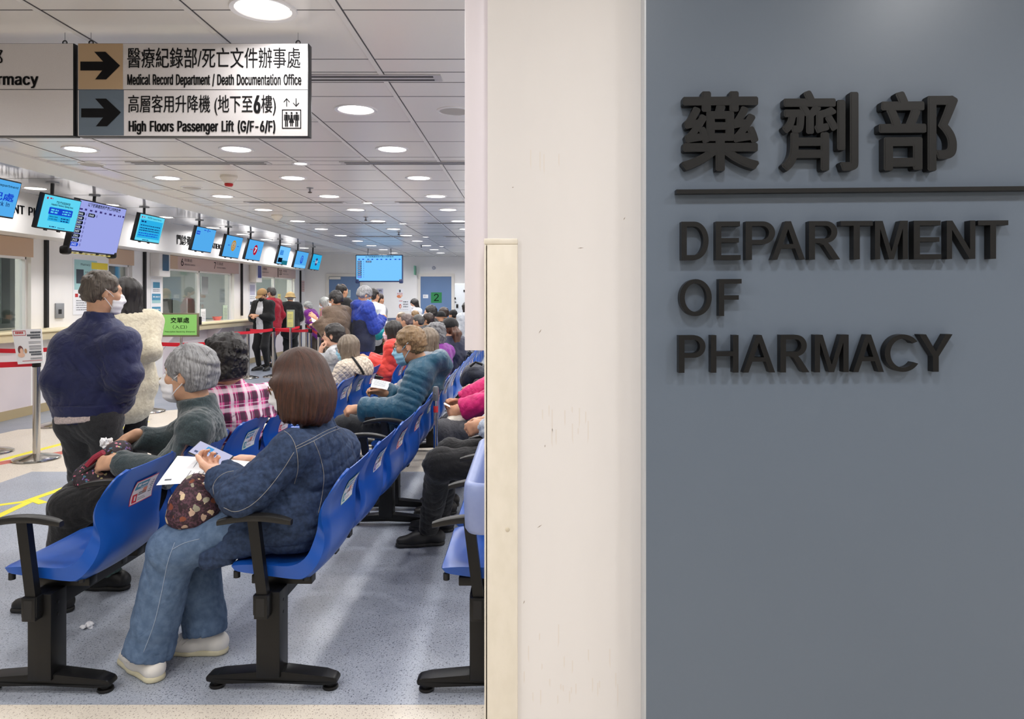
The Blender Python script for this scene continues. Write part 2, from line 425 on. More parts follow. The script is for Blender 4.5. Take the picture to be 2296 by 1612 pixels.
def glyph_rings(ch, bold):
    """the letter's outer contours, each with its holes, thickened by bold"""
    cs = []
    for c in GLYPHS[ch][1]:
        q = [(c[2 * i], c[2 * i + 1]) for i in range(len(c) // 2)]
        cs.append([p for i, p in enumerate(q) if abs(p[0] - q[i - 1][0]) + abs(p[1] - q[i - 1][1]) > 0.006])
    big = max(cs, key=lambda c: abs(area2(c)))
    sg = 1 if area2(big) > 0 else -1
    out = []
    for c in cs:
        n = len(c)
        q = []
        for i in range(n):
            e0 = Vector(c[i]) - Vector(c[i - 1])
            e1 = Vector(c[(i + 1) % n]) - Vector(c[i])
            if e0.length < 1e-6 or e1.length < 1e-6:
                continue
            n0, n1 = Vector((e0.y, -e0.x)).normalized() * sg, Vector((e1.y, -e1.x)).normalized() * sg
            m = n0 + n1
            m = m / max(0.35, m.length_squared / 2) if m.length > 1e-3 else n0
            q.append((c[i][0] + m.x * bold, c[i][1] + m.y * bold))
        out.append((area2(c) * sg > 0, q))
    outers = [[q] for o, q in out if o]
    for o, q in out:
        if not o:
            for ring in outers:
                if inside(q[0], ring[0]):
                    ring.append(q)
                    break
    return outers


def text_geo(body, bold=0.0, depth=0.0, res=3, bev=0.0):
    key = (body, bold, depth, res)
    if key in TCACHE:
        return TCACHE[key]
    if all(ch == ' ' or ch in GLYPHS for ch in body):
        V, F, x = [], [], 0.0
        for ch in body:
            if ch == ' ':
                x += 0.28
                continue
            rs_ = glyph_rings(ch, 0.0)
            sh_ = [(0, 0)] if bold < 0.003 else [(bold * u, bold * 0.7 * v) for u, v in ((-1, -1), (1, -1), (-1, 1), (1, 1))]
            for kk, rings in enumerate([[[(p[0] + u, p[1] + v) for p in r_] for r_ in rings] for u, v in sh_ for rings in rs_]):
                pts = [p for r_ in rings for p in r_]
                tris = tessellate_polygon([[Vector((p[0], p[1], 0)) for p in r_] for r_ in rings])
                n = len(V)
                zs = (0.5, -0.5) if depth else (0.0,)
                for z in zs:
                    V += [(p[0] + x, p[1], z + 0.03 * kk) for p in pts]
                for t in tris:
                    a_, b_, c_ = (pts[i] for i in t)
                    if (b_[0] - a_[0]) * (c_[1] - a_[1]) - (c_[0] - a_[0]) * (b_[1] - a_[1]) < 0:
                        t = t[::-1]
                    F.append([n + i for i in t])
                    if depth:
                        F.append([n + len(pts) + i for i in t[::-1]])
                if depth:
                    k = n
                    for r_ in rings:
                        m = len(r_)
                        up = area2(rings[0]) > 0
                        for i in range(m):
                            f = [k + i, k + (i + 1) % m, k + (i + 1) % m + len(pts), k + i + len(pts)]
                            F.append(f[::-1] if up else f)
                        k += m
            x += GLYPHS[ch][0] + 2 * bold
        V = np.array(V)
    else:
        cu = bpy.data.curves.new('lettering', 'FONT')
        cu.body = body
        cu.size = 1.0
        cu.offset = bold
        cu.extrude = depth
        cu.resolution_u = res
        ob = bpy.data.objects.new('lettering', cu)
        me = bpy.data.meshes.new_from_object(ob)
        V = np.zeros(len(me.vertices) * 3, np.float64)
        me.vertices.foreach_get('co', V)
        V = V.reshape(-1, 3)
        F = [list(p.vertices) for p in me.polygons]
        bpy.data.objects.remove(ob)
        bpy.data.curves.remove(cu)
        bpy.data.meshes.remove(me)
    V[:, :2] -= V[:, :2].min(0)
    TCACHE[key] = (V, F, V[:, :2].max(0))
    return TCACHE[key]


def put_text(mb, body, o, ux, uz, w, h, mi=0, bold=0.0, depth=0.0, res=3, lift=0.0015):
    """lettering fitted into the rectangle o, o + ux*w, o + uz*h; depth is the thickness in metres along ux x uz"""
    V, F, ext = text_geo(body, bold, 0.5 if depth else 0.0, res)
    o, ux, uz = Vector(o), Vector(ux).normalized(), Vector(uz).normalized()
    nn = ux.cross(uz)
    pts = [o + ux * (v[0] / ext[0] * w) + uz * (v[1] / ext[1] * h) + nn * (lift + ((v[2] + 0.5) * depth if depth else v[2] * 0.004)) for v in V]
    mb.add(pts, F, mi)
    return mb


def rect(mb, o, ux, uz, x0, z0, x1, z1, mi=0, lift=0.001):
    o, ux, uz = Vector(o), Vector(ux).normalized(), Vector(uz).normalized()
    nn = ux.cross(uz) * lift
    mb.poly([o + ux * x0 + uz * z0 + nn, o + ux * x1 + uz * z0 + nn, o + ux * x1 + uz * z1 + nn, o + ux * x0 + uz * z1 + nn], mi)
    return mb


def lines(mb, o, ux, uz, x0, x1, z_list, h, mi, rnd=None, lift=0.0016):
    """rows of print too small to read: short runs of dark marks"""
    rnd = rnd or random.Random(3)
    for z in z_list:
        x = x0
        while x < x1:
            w = min(rnd.uniform(1.2, 4.0) * h, x1 - x)
            rect(mb, o, ux, uz, x, z, x + w * 0.85, z + h * rnd.uniform(0.75, 1.0), mi, lift)
            x += w + h * 0.35
    return mb


EX, EY, EZ = Vector((1, 0, 0)), Vector((0, 1, 0)), Vector((0, 0, 1))
# ================================================================ the room
WHITE = mat('wall_white', (243, 240, 238), 0.5, rgb2=(239, 236, 234), ns=(3, 3, 1), bump=(60, 0.05, 0.002))
CREAMW = mat('column_paint', (234, 231, 231), 0.5, rgb2=(229, 226, 226), ns=(5, 5, 1.2), det=4, bump=(45, 0.06, 0.002))
PINKW = mat('counter_front', (226, 214, 216), 0.4, rgb2=(220, 209, 212), ns=(2, 2, 2))
BEIGE = mat('beige_header', (206, 176, 150), 0.5)
PINKB = mat('pink_header', (208, 180, 172), 0.45)
CREAM = mat('cream_laminate', (232, 219, 180), 0.35)
TANBASE = mat('tan_skirting', (176, 158, 122), 0.5)
BLACK = mat('black_gap', (18, 18, 20), 0.6)
GREYM = mat('grey_metal', (150, 152, 156), 0.4, 0.3)
INK = mat('printed_black', (13, 13, 15), 0.7, 0, 0.12)
PAPER = mat('paper_white', (240, 240, 244), 0.6)
STEEL = mat('stainless', (196, 192, 186), 0.16, 1.0)
BLKPL = mat('black_plastic', (17, 16, 16), 0.42, 0, 0.35, bump=(400, 0.06, 0.001))


def floor_mat(name, base, dark, light, rough=0.34):
    m = bpy.data.materials.new(name)
    m.use_nodes = True
    nt = m.node_tree
    b = nt.nodes['Principled BSDF']
    tc = nt.nodes.new('ShaderNodeTexCoord')

    def noise(scale, det=2.0, sx=1.0):
        mp = nt.nodes.new('ShaderNodeMapping')
        mp.inputs['Scale'].default_value = (scale, scale * sx, scale)
        nt.links.new(tc.outputs['Object'], mp.inputs['Vector'])
        n = nt.nodes.new('ShaderNodeTexNoise')
        n.inputs['Scale'].default_value = 1.0
        n.inputs['Detail'].default_value = det
        nt.links.new(mp.outputs[0], n.inputs['Vector'])
        return n.outputs['Fac']

    def ramp(src, a, bb, c0, c1):
        r = nt.nodes.new('ShaderNodeValToRGB')
        r.color_ramp.elements[0].position = a
        r.color_ramp.elements[1].position = bb
        r.color_ramp.elements[0].color = (*c0, 1)
        r.color_ramp.elements[1].color = (*c1, 1)
        nt.links.new(src, r.inputs[0])
        return r.outputs[0]

    def mix(fac, a, c):
        x = nt.nodes.new('ShaderNodeMix')
        x.data_type = 'RGBA'
        nt.links.new(fac, x.inputs['Factor'])
        nt.links.new(a, x.inputs['A'])
        x.inputs['B'].default_value = (*c, 1)
        return x.outputs['Result']
    c = ramp(noise(230, 3), 0.36, 0.64, lin(base), lin(light))
    f1 = ramp(noise(160, 1, 0.7), 0.60, 0.68, (0, 0, 0), (1, 1, 1))
    c = mix(f1, c, lin(dark))
    f2 = ramp(noise(75, 1), 0.72, 0.76, (0, 0, 0), (0.85, 0.85, 0.85))
    c = mix(f2, c, tuple(0.45 * v for v in lin(dark)))
    nt.links.new(c, b.inputs['Base Color'])
    rr = ramp(noise(1.3, 3), 0.3, 0.7, (rough - 0.08,) * 3, (rough + 0.1,) * 3)
    nt.links.new(rr, b.inputs['Roughness'])
    b.inputs['Specular IOR Level'].default_value = 0.5
    bp = nt.nodes.new('ShaderNodeBump')
    bp.inputs['Strength'].default_value = 0.12
    bp.inputs['Distance'].default_value = 0.002
    nt.links.new(noise(28, 2), bp.inputs['Height'])
    nt.links.new(bp.outputs[0], b.inputs['Normal'])
    return m


FL_CREAM = floor_mat('vinyl_cream', (214, 204, 190), (160, 146, 134), (226, 217, 203))
FL_BLUE = floor_mat('vinyl_blue_grey', (150, 157, 171), (99, 105, 118), (174, 180, 192))
FL_GREY = floor_mat('vinyl_light_grey', (176, 178, 184), (140, 142, 150), (196, 198, 204))
FL_PATH = floor_mat('vinyl_path', (130, 137, 150), (104, 110, 124), (148, 155, 168))

FAR = 20.2
XW = -6.2       # wall with the counters
XF = -5.8       # fascia above the counters
ZC = 2.596      # suspended ceiling
ZS = 2.66       # shiny ceiling over the counters

fl = MB().span((-9.2, -4, -0.1), (5.2, FAR + 0.1, 0)).build('floor', FL_CREAM)
tag(fl, kind='structure')


def inlay(name, pts, m, h=0.0012):
    return tag(MB().prism([(x, y, 0.0) for x, y in pts], (0, 0, h)).build(name, m), kind='structure')


inlay('floor_inlay_1', [(-4.15, 2.607), (5.2, 2.607), (5.2, 6.1), (-4.15, 6.1)], FL_BLUE)
inlay('floor_inlay_2', [(-6.2, 5.0), (-5.66, 5.0), (-5.66, 7.8), (-5.63, 8.06), (-5.32, 8.23), (-4.9, 9.08), (-4.7, 9.4), (-3.2, 10.6), (5.2, 10.6),
                        (5.2, 20.2), (-6.2, 20.2)], FL_PATH)
inlay('floor_inlay_3', [(-1.4, 7.3), (5.2, 7.3), (5.2, 10.4), (-1.4, 10.4)], FL_GREY)
YEL = mat('yellow_tape', (238, 226, 60), 0.5)
REDT = mat('red_strip', (196, 104, 92), 0.5)


def strip(name, a, b, w, m, h, label=None):
    a, b = Vector(a), Vector(b)
    d = (b - a).normalized()
    s = Vector((-d.y, d.x, 0)) * w / 2
    o = MB().prism([a + s, a - s, b - s, b + s], (0, 0, h)).build(name, m)
    if label:
        tag(o, label, 'floor tape')
    return o


t1 = strip('floor_tape', PF(-40, 1138), PF(72, 1123), 0.055, YEL, 0.0022, 'faded end of yellow floor tape, running out of view at the left')
t2 = strip('floor_tape', PF(-30, 1170), PF(75, 1121), 0.06, YEL, 0.0026, 'yellow floor tape crossing toward the near armrest at the left edge')
t3 = strip('floor_tape', PF(60, 1124), PF(240, 1061), 0.06, YEL, 0.003, 'long yellow floor tape running behind the legs in grey trousers')
t4 = strip('floor_tape', PF(72, 1120), PF(97, 1129), 0.06, YEL, 0.0034, 'short yellow tape stub at the crossing of floor tapes')
t5 = strip('floor_tape', PF(-30, 1040), PF(330, 945), 0.07, YEL, 0.0022, 'yellow floor tape line passing behind the chrome barrier post')
t6 = strip('floor_tape', PF(-30, 1044), PF(180, 1008), 0.14, REDT, 0.0018, 'dull red floor strip under the base of the chrome barrier post')

# ceiling ---------------------------------------------------------------
CEIL = mat('ceiling_tile', (231, 227, 221), 0.27, 0.0, 0.6)
CEILB = mat('ceiling_bar', (226, 222, 217), 0.4)
CEILD = mat('ceiling_joint', (70, 68, 70), 0.7)
SHINY = mat('shiny_ceiling', (238, 238, 244), 0.12, 0.35, 0.7)
BAND = mat('ceiling_band', (226, 223, 217), 0.5)
HC = 1.146
tag(MB().span((-4.05, -4, ZC), (5.2, FAR + 0.1, 2.75)).build('ceiling', CEIL), kind='structure')
xs = [-0.759 - 0.6 * k for k in range(6)] + [-0.159 + 0.6 * k for k in range(8)]
vents = [1.35, 3.8, 6.2, 8.75, 11.2, 13.65, 16.1, 18.55]
ys = []
for v in vents:
    ys += [v - 0.09, v + 0.09] + [v + d for d in (0.36, 0.96, 1.56, 2.16)]
bars, joints = MB(), MB()
for x in xs:
    bars.span((x - 0.012, -4, ZC - 0.003), (x + 0.012, FAR, ZC + 0.01))
    joints.span((x + 0.0125, -4, ZC - 0.002), (x + 0.0175, FAR, ZC + 0.01))
for y in ys:
    if y < FAR:
        joints.span((-4.03, y - 0.003, ZC - 0.001), (5.2, y + 0.003, ZC + 0.01))
tag(bars.build('trim_1', CEILB), kind='structure')
tag(joints.build('trim_2', CEILD), kind='structure')
band = MB().span((-4.41, -4, 2.58), (-4.03, FAR, 2.75)).build('trim_3', BAND)
tag(band, kind='structure')
sh = MB().span((-6.3, -4, ZS), (-4.40, FAR, 2.75))
for y in np.arange(5.0, 20, 1.2):
    sh.span((-6.2, y, ZS - 0.001), (-4.41, y + 0.012, ZS + 0.01), mi=1)
tag(sh.build('ceiling_counter', [SHINY, CEILD]), kind='structure')

# walls -----------------------------------------------------------------
WIN = [(5.6, 9.10), (10.78, 11.42), (12.37, 15.36), (16.6, 19.3)]
wl = MB()
edges = [3.0] + [v for w in WIN for v in w] + [FAR]
for i in range(0, len(edges), 2):
    wl.span((XW - 0.2, edges[i], 0), (XW, edges[i + 1], 2.66))
for a, b in WIN:
    wl.span((XW - 0.2, a, 0), (XW, b, 1.0), mi=1)
    wl.span((XW - 0.2, a, 1.96), (XW, b, 2.66))
tag(wl.build('wall_left', [WHITE, PINKW]), kind='structure')
fa = MB().span((XW, 3.0, 2.19), (XF, 18.9, 2.70)).build('trim_4', WHITE)
tag(fa, kind='structure')
tag(MB().span((-6.4, FAR, 0), (5.2, FAR + 0.2, 2.75)).build('wall_back', WHITE), kind='structure')
tag(MB().span((5.0, -4, 0), (5.2, FAR, 2.75)).build('wall_right', WHITE), kind='structure')
tag(MB().span((XW, 3.0, 0), (XW + 0.012, 20.2, 0.11)).build('baseboard_left', TANBASE), kind='structure')
tag(MB().span((-4.6, FAR - 0.05, 0.82), (-3.2, FAR, 0.90), 0.01).build('trim_5', mat('blue_rail', (98, 108, 134), 0.5)), kind='structure')
tag(MB().span((-2.05, FAR - 0.05, 0.82), (5.0, FAR, 0.90), 0.01).build('trim_6', MATS['blue_rail']), kind='structure')
# the pharmacy behind the counter windows
RX = mat('pharmacy_wall', (172, 177, 176), 0.6)
tag(MB().span((-9.0, 3.0, 0), (-8.9, FAR, 2.7)).build('wall_pharmacy', RX), kind='structure')
tag(MB().span((-9.0, 3.0, 2.45), (XW - 0.2, FAR, 2.55)).build('ceiling_pharmacy', mat('pharmacy_ceiling', (190, 194, 194), 0.6)), kind='structure')
for i, y in enumerate((3.0, 11.9, 16.0, FAR)):
    tag(MB().span((-8.95, y - 0.05, 0), (XW - 0.2, y + 0.05, 2.5)).build('wall_partition', RX), kind='structure')
GLASS = glass('counter_glass', (210, 214, 212), 0.18, 0.03)
FRAMEW = mat('window_frame_white', (238, 236, 238), 0.35)
for i, (a, b) in enumerate(WIN):
    w = tag(MB().span((XW - 0.105, a, 1.0), (XW - 0.095, b, 1.96)).build('window_%d' % (i + 1), GLASS), kind='structure')
    fr = MB()
    n = max(1, round((b - a) / 1.5))
    for k in range(n + 1):
        y = a + (b - a) * k / n
        fr.span((XW - 0.13, y - 0.02, 1.0), (XW - 0.06, y + 0.02, 1.96))
    fr.span((XW - 0.13, a, 1.93), (XW - 0.06, b, 1.97))
    fr.build('window_frame', FRAMEW, w)
# door and window leaves of the far wall
DOORB = mat('door_blue', (104, 132, 172), 0.45, rgb2=(98, 126, 166), ns=(2, 2, 1))
DFR = mat('door_frame_cream', (226, 220, 212), 0.5)


def far_door(n, px0, px1):
    x0, x1 = (px0 - VX) * FAR / FPX, (px1 - VX) * FAR / FPX
    d = tag(MB().span((x0, FAR - 0.03, 0.0), (x1, FAR, 2.04)).build('door_%d' % n, DOORB), kind='structure')
    f = MB()
    f.span((x0 - 0.075, FAR - 0.05, 0), (x0, FAR, 2.115)).span((x1, FAR - 0.05, 0), (x1 + 0.075, FAR, 2.115))
    f.span((x0, FAR - 0.05, 2.04), (x1, FAR, 2.115))
    f.build('door_frame', DFR, d)
    return d, x0, x1


d1, ax0, ax1 = far_door(1, 738.5, 808)
MB().span((ax0 + 0.02, FAR - 0.09, 1.96), (ax0 + 0.33, FAR - 0.03, 2.03), 0.008).build('door_closer', DFR, d1)
d2, bx0, bx1 = far_door(2, 943.5, 1012.5)
MB().tube([(bx0 + 0.06, FAR - 0.03, 1.0), (bx0 + 0.06, FAR - 0.08, 1.0), (bx0 + 0.18, FAR - 0.08, 1.0)], 0.011).build('door_handle', STEEL, d2)

# the column, its guard, the white panel beside it and the grey-blue wall
col0 = Vector((-0.0907, 1.55, 0))
colm = MB().span((-0.0885, 1.55, 0), (0.245, 2.05, 2.75)).build('pillar', CREAMW)
tag(colm, kind='structure')
GUARD = mat('corner_guard_vinyl', (236, 229, 216), 0.42, rgb2=(231, 224, 210), ns=(40, 40, 20), bump=(300, 0.12, 0.001))
ztop = CH + (668 - 535) * 1.545 / FPX
g = MB()
g.span((-0.0945, 1.540, 0), (-0.0245, 1.551, ztop - 0.012), 0.003).span((-0.0950, 1.540, 0), (-0.086, 1.62, ztop - 0.012), 0.003)
gd = g.build('corner_guard', GUARD)
tag(gd, 'cream vinyl corner guard strip running up the left edge of the pillar', 'corner guard')
MB().span((-0.0960, 1.5385, ztop - 0.0125), (-0.0245, 1.63, ztop), 0.003).build('end_cap', GUARD, gd)
MB().lathe([(0.0045, 0), (0.0045, 0.001), (0.003, 0.002)], (0, 0, 0), 16).build('screw_cap', mat('guard_plug', (214, 204, 184), 0.5), gd)
sc = [o for o in gd.children if o.name.startswith('screw_cap')][0]
sc.rotation_euler = (math.pi / 2, 0, 0)
sc.location = P(1138, 1187, 1.5402)
# paint wear on the pillar: little chips and scrapes
wear = MB()
rw = random.Random(5)
for (px, py, l, a) in [(1302, 556, 14, 0.1), (1211, 743, 12, 1.0), (1175, 1350, 9, 1.2), (1210, 1180, 14, 0.6), (1222, 1000, 7, 1.4), (1150, 420, 5, 0.3),
                       (1400, 490, 8, 1.1), (1075, 133, 0, 0)]:
    if l:
        p = P(px, py, 1.5499)
        d = Vector((math.cos(a), 0, math.sin(a))) * l * 0.5 * 1.55 / FPX
        q = Vector((-d.z, 0, d.x)).normalized() * 0.0008
        wear.poly([p - d, p + q * 1.2, p + d, p - q], 0)
wear.build('paint_chips', mat('paint_scrape', (150, 138, 126), 0.7), colm)
smear = MB()
for (cx, y0, y1, n_) in [(1270, 905, 965, 12), (1230, 1390, 1560, 14), (1330, 1440, 1550, 9), (1235, 330, 350, 4)]:
    for _i in range(n_):
        px, py, l = cx + rw.uniform(-55, 55), rw.uniform(y0, y1), rw.uniform(10, 40)
        a, b = P(px - 1.4, py + l, 1.5499), P(px + 1.4, py, 1.5499)
        c = P(px + rw.uniform(-2, 2), py + l * 1.4, 1.5499)
        smear.poly([(a.x, a.y, a.z), (b.x, a.y, a.z), (b.x, a.y, b.z), (a.x, a.y, b.z)]).poly([(a.x, a.y, a.z), tuple(c), (b.x, a.y, a.z)])
smear.build('rub_marks', mat('rub_mark', (229, 223, 219), 0.6), colm)

PANEL = MB().span((-0.1415, 1.60, 1.335), (-0.0885, 1.95, 2.6), 0.002).build('wall_panel_box', mat('panel_white', (236, 230, 238), 0.4))
tag(PANEL, 'white enamelled panel box mounted on the left side of the pillar', 'panel')

GREYW = mat('grey_blue_laminate', (105, 117, 133), 0.33, 0.0, 0.5, rgb2=(101, 113, 129), ns=(1.2, 1.2, 1.2), det=2, bump=(90, 0.03, 0.001))
gw = MB().span((0.2385, 1.5, 0), (3.2, 1.56, 2.75)).build('wall_grey', GREYW)
tag(gw, kind='structure')
MB().span((0.2362, 1.4995, 0), (0.2392, 1.555, 2.75)).build('edge_trim', mat('edge_alu', (196, 200, 206), 0.35, 0.3), gw)
tag(MB().span((0.24, 1.56, 0), (5.0, 2.05, 2.75)).build('wall_grey_core', WHITE), kind='structure')
# ================================================================ ceiling lamps
DIFF = glow('lamp_diffuser', (255, 253, 250), LAMP_GLOW)
RIM = mat('lamp_rim', (226, 224, 224), 0.3)
REFL = mat('lamp_reflector', (235, 235, 238), 0.12, 0.9)
ORD = ['first', 'second', 'third', 'fourth', 'fifth', 'sixth', 'seventh', 'eighth', 'ninth', 'tenth', 'eleventh', 'twelfth', 'thirteenth', 'fourteenth',
       'fifteenth', 'sixteenth', 'seventeenth', 'eighteenth', 'nineteenth', 'twentieth']


def lamp_parts(root, r, loc):
    x, y, z = loc
    rm = MB().lathe([(r, 0.004), (r + 0.004, -0.003), (r + 0.022, -0.006), (r + 0.026, 0.004)], loc, 40)
    rm.f = rm.f[:-2]
    rm.m = rm.m[:-2]
    rm.build('trim_ring', RIM, root)
    MB().lathe([(r * 0.98, -0.001), (r * 0.90, 0.0005), (r * 0.5, 0.001), (0.001, 0.001)], loc, 36).build('diffuser', DIFF, root)


def lamp_light(root, r, loc, w):
    ld = bpy.data.lights.new('lamp_light', 'AREA')
    ld.shape = 'DISK'
    ld.size = r * 2
    ld.energy = w
    ld.color = (1.0, 0.985, 0.968)
    ld.spread = math.radians(165)
    lo = bpy.data.objects.new('lamp_light', ld)
    COL.objects.link(lo)
    lo.parent = root
    lo.location = (0, 0, -0.012)


proto = None
colsx = [(-1.055, 'nearest the white pillar'), (-2.255, 'in the middle of the hall'), (-3.455, 'nearest the counter screens')]
rows = [-1.2, 0.4, 1.62, 2.90, 4.45, 5.63, 6.98, 8.24, 9.5, 10.9, 12.15, 13.4, 14.7, 16.0, 17.3, 18.6]
for ci, (x, nm) in enumerate(colsx + [(0.145, None), (1.345, None), (2.6, None), (3.9, None)]):
    n = 0
    for y in rows:
        vis = nm is not None and y > 2.5 and not (ci in (1, 2) and y < 4.6)
        if ci >= 3 and y > 2 and y < 2.2:
            continue
        if vis:
            n += 1
            lab = 'glowing round downlight, %s of the row %s' % (ORD[n - 1], nm)
        else:
            lab = None
        if ci in (1, 2) and y == 2.90 or nm is None and y > 12:
            continue
        if proto is None:
            o = thing('downlight', 'x', 'ceiling light', (x, y, ZC - 0.002), 0, 'round downlights in the tiled ceiling')
            lamp_parts(o, 0.105, (x, y, ZC - 0.002))
            proto = o
        else:
            o = copy_tree(proto)
            o.location = (x, y, ZC - 0.002)
        o['label'] = lab or ('round downlight out of the picture, above the space near the camera' if y < 2.6 else 'round downlight hidden from view behind the pillar or a sign')
        if lab is None:
            o['group'] = 'downlights outside the view'
        lamp_light(o, 0.10, None, LAMP_W * (0.5 if y == 2.90 and ci == 0 else 0.85 if y < 2.5 else 1.0 if y < 7.5 else 1.45 if y < 14 else 2.3))
proto = None
k = 0
for y in (6.22, 8.8, 11.25, 13.7, 16.2):
    for x in (-1.945,) if y < 14 else (-1.945, -0.75):
        if proto is None:
            o = thing('spot_downlight', 'x', 'ceiling light', (x, y, ZC - 0.004), 0, 'small round spotlights between the air vents')
            lamp_parts(o, 0.05, (x, y, ZC - 0.004))
            proto = o
        else:
            o = copy_tree(proto)
            o.location = (x, y, ZC - 0.004)
        o['label'] = 'small bright spot lamp %s the air vent row, %s from the front' % ('in line with' if x < -1 else 'right of', ORD[k])
        k += 1
proto = None
for k, y in enumerate((8.07, 9.5, 10.95, 12.6, 13.9, 15.15, 16.4, 17.7)):
    if proto is None:
        o = thing('counter_downlight', 'x', 'ceiling light', (-5.45, y, ZS - 0.002), 0, 'downlights in the shiny ceiling')
        lamp_parts(o, 0.105, (-5.45, y, ZS - 0.002))
        proto = o
    else:
        o = copy_tree(proto)
        o.location = (-5.45, y, ZS - 0.002)
    o['label'] = 'downlight in the shiny ceiling over the counters, %s from the left' % ORD[k]
    lamp_light(o, 0.10, None, LAMP_W * 1.0)
for k, y in enumerate((8.0, 11.0, 13.5, 15.8)):        # bright slot lights at the edge of the shiny ceiling
    x = -4.62
    o = thing('slot_light', 'slim white strip lamp along the edge of the shiny ceiling, %s from the left' % ORD[k], 'ceiling light', (x, y, ZS - 0.004),
              0, 'strip lamps by the ceiling band')
    MB().span((x - 0.05, y - 0.5, ZS - 0.006), (x + 0.05, y + 0.5, ZS)).build('housing', RIM, o)
    MB().span((x - 0.035, y - 0.48, ZS - 0.009), (x + 0.035, y + 0.48, ZS - 0.006)).build('diffuser', glow('strip_glow', (255, 253, 250), 2.2), o)
o = thing('panel_light', 'bright ceiling panel light inside the pharmacy behind windows 9 and 10', 'ceiling light', (-7.4, 17.6, 2.44))
MB().span((-7.7, 16.6, 2.425), (-7.1, 18.6, 2.448)).build('diffuser', glow('panel_glow', (255, 255, 255), 5), o)
ld = bpy.data.lights.new('panel_lamp', 'AREA')
ld.shape = 'RECTANGLE'; ld.size = 0.6; ld.size_y = 2.0; ld.energy = 160
lo = bpy.data.objects.new('panel_lamp', ld); COL.objects.link(lo); lo.parent = o; lo.location = (0, 0, -0.03)
o = thing('panel_light', 'dim ceiling panel light inside the pharmacy behind windows 6 and 7', 'ceiling light', (-7.4, 13.6, 2.44))
MB().span((-7.7, 13.1, 2.425), (-7.1, 14.1, 2.448)).build('diffuser', glow('panel_glow_dim', (240, 250, 250), 3), o)
ld = bpy.data.lights.new('panel_lamp', 'AREA')
ld.shape = 'RECTANGLE'; ld.size = 0.6; ld.size_y = 1.0; ld.energy = 110
lo = bpy.data.objects.new('panel_lamp', ld); COL.objects.link(lo); lo.parent = o; lo.location = (0, 0, -0.03)
o = thing('panel_light', 'dim ceiling panel light inside the pharmacy behind the leftmost window', 'ceiling light', (-7.4, 8.0, 2.44))
MB().span((-7.7, 7.5, 2.425), (-7.1, 8.5, 2.448)).build('diffuser', MATS['panel_glow_dim'], o)
ld = bpy.data.lights.new('panel_lamp', 'AREA')
ld.shape = 'RECTANGLE'; ld.size = 0.6; ld.size_y = 1.0; ld.energy = 110
lo = bpy.data.objects.new('panel_lamp', ld); COL.objects.link(lo); lo.parent = o; lo.location = (0, 0, -0.03)

# air vents, speakers, detectors, sprinklers
for k, (y, x0, x1) in enumerate([(3.8, -1.66, -0.456), (3.8, -3.4, -2.2), (6.2, -3.4, -2.2), (6.2, -1.6, -0.4), (8.75, -3.4, -2.2), (8.75, -1.6, -0.4), (11.2, -3.4, -2.2),
                                 (11.2, -1.6, -0.4), (13.65, -3.4, -2.2), (13.65, -1.6, -0.4)]):
    rowi = [3.8, 6.2, 8.75, 11.2, 13.65].index(y)
    o = thing('air_vent', 'slim slot air vent in the ceiling, %s row from the front, %s run' % (ORD[rowi], 'right-hand' if x1 > -1 else 'left-hand'),
              'air vent', ((x0 + x1) / 2, y, ZC), 0, 'linear air vents')
    MB().span((x0, y - 0.055, ZC - 0.006), (x1, y + 0.055, ZC)).build('frame', mat('vent_alu', (190, 188, 188), 0.4, 0.2), o)
    s = MB()
    for q in (-0.028, 0.0, 0.028)[0:3:2]:
        s.span((x0 + 0.04, y + q - 0.009, ZC - 0.0075), (x1 - 0.04, y + q + 0.009, ZC - 0.004))
    s.build('slots', BLACK, o)
for k, (px, py, lab) in enumerate([(1018, 248, 'round grille speaker in the ceiling beside the pillar'), (430, 420, 'round grille speaker in the ceiling left of the smoke detector'),
                                   (206, 368, 'pale round cover plate in the ceiling below the hanging sign')]):
    Y = HC * FPX / (668 - py)
    x = (px - VX) * Y / FPX
    o = thing('ceiling_speaker', lab, 'speaker', (x, Y, ZC))
    MB().lathe([(0.105, 0.004), (0.105, -0.004), (0.09, -0.008), (0.088, 0.0)], (x, Y, ZC), 32).build('rim', RIM, o)
    MB().lathe([(0.088, 0.0), (0.088, -0.005), (0.001, -0.006)], (x, Y, ZC), 32).build('grille', mat('speaker_grille', (178, 174, 168), 0.7, bump=(500, 0.5, 0.002)), o)
for k, (px, py, lab, red) in enumerate([(513, 394, 'cream smoke detector with a red base hanging from the ceiling', True), (621, 482, 'cream cone detector on the ceiling above the screens', False)]):
    Y = HC * FPX / (668 - py)
    x = (px - VX) * Y / FPX
    o = thing('smoke_detector', lab, 'smoke detector', (x, Y, ZC))
    MB().lathe([(0.075, 0.002), (0.078, -0.02), (0.06, -0.045), (0.035, -0.075), (0.02, -0.08)], (x, Y, ZC), 28).build('body', mat('detector_cream', (230, 222, 206), 0.45), o)
    if red:
        MB().lathe([(0.036, -0.07), (0.04, -0.085), (0.03, -0.1), (0.004, -0.104)], (x, Y, ZC), 24).build('red_base', mat('detector_red', (196, 34, 30), 0.4), o)
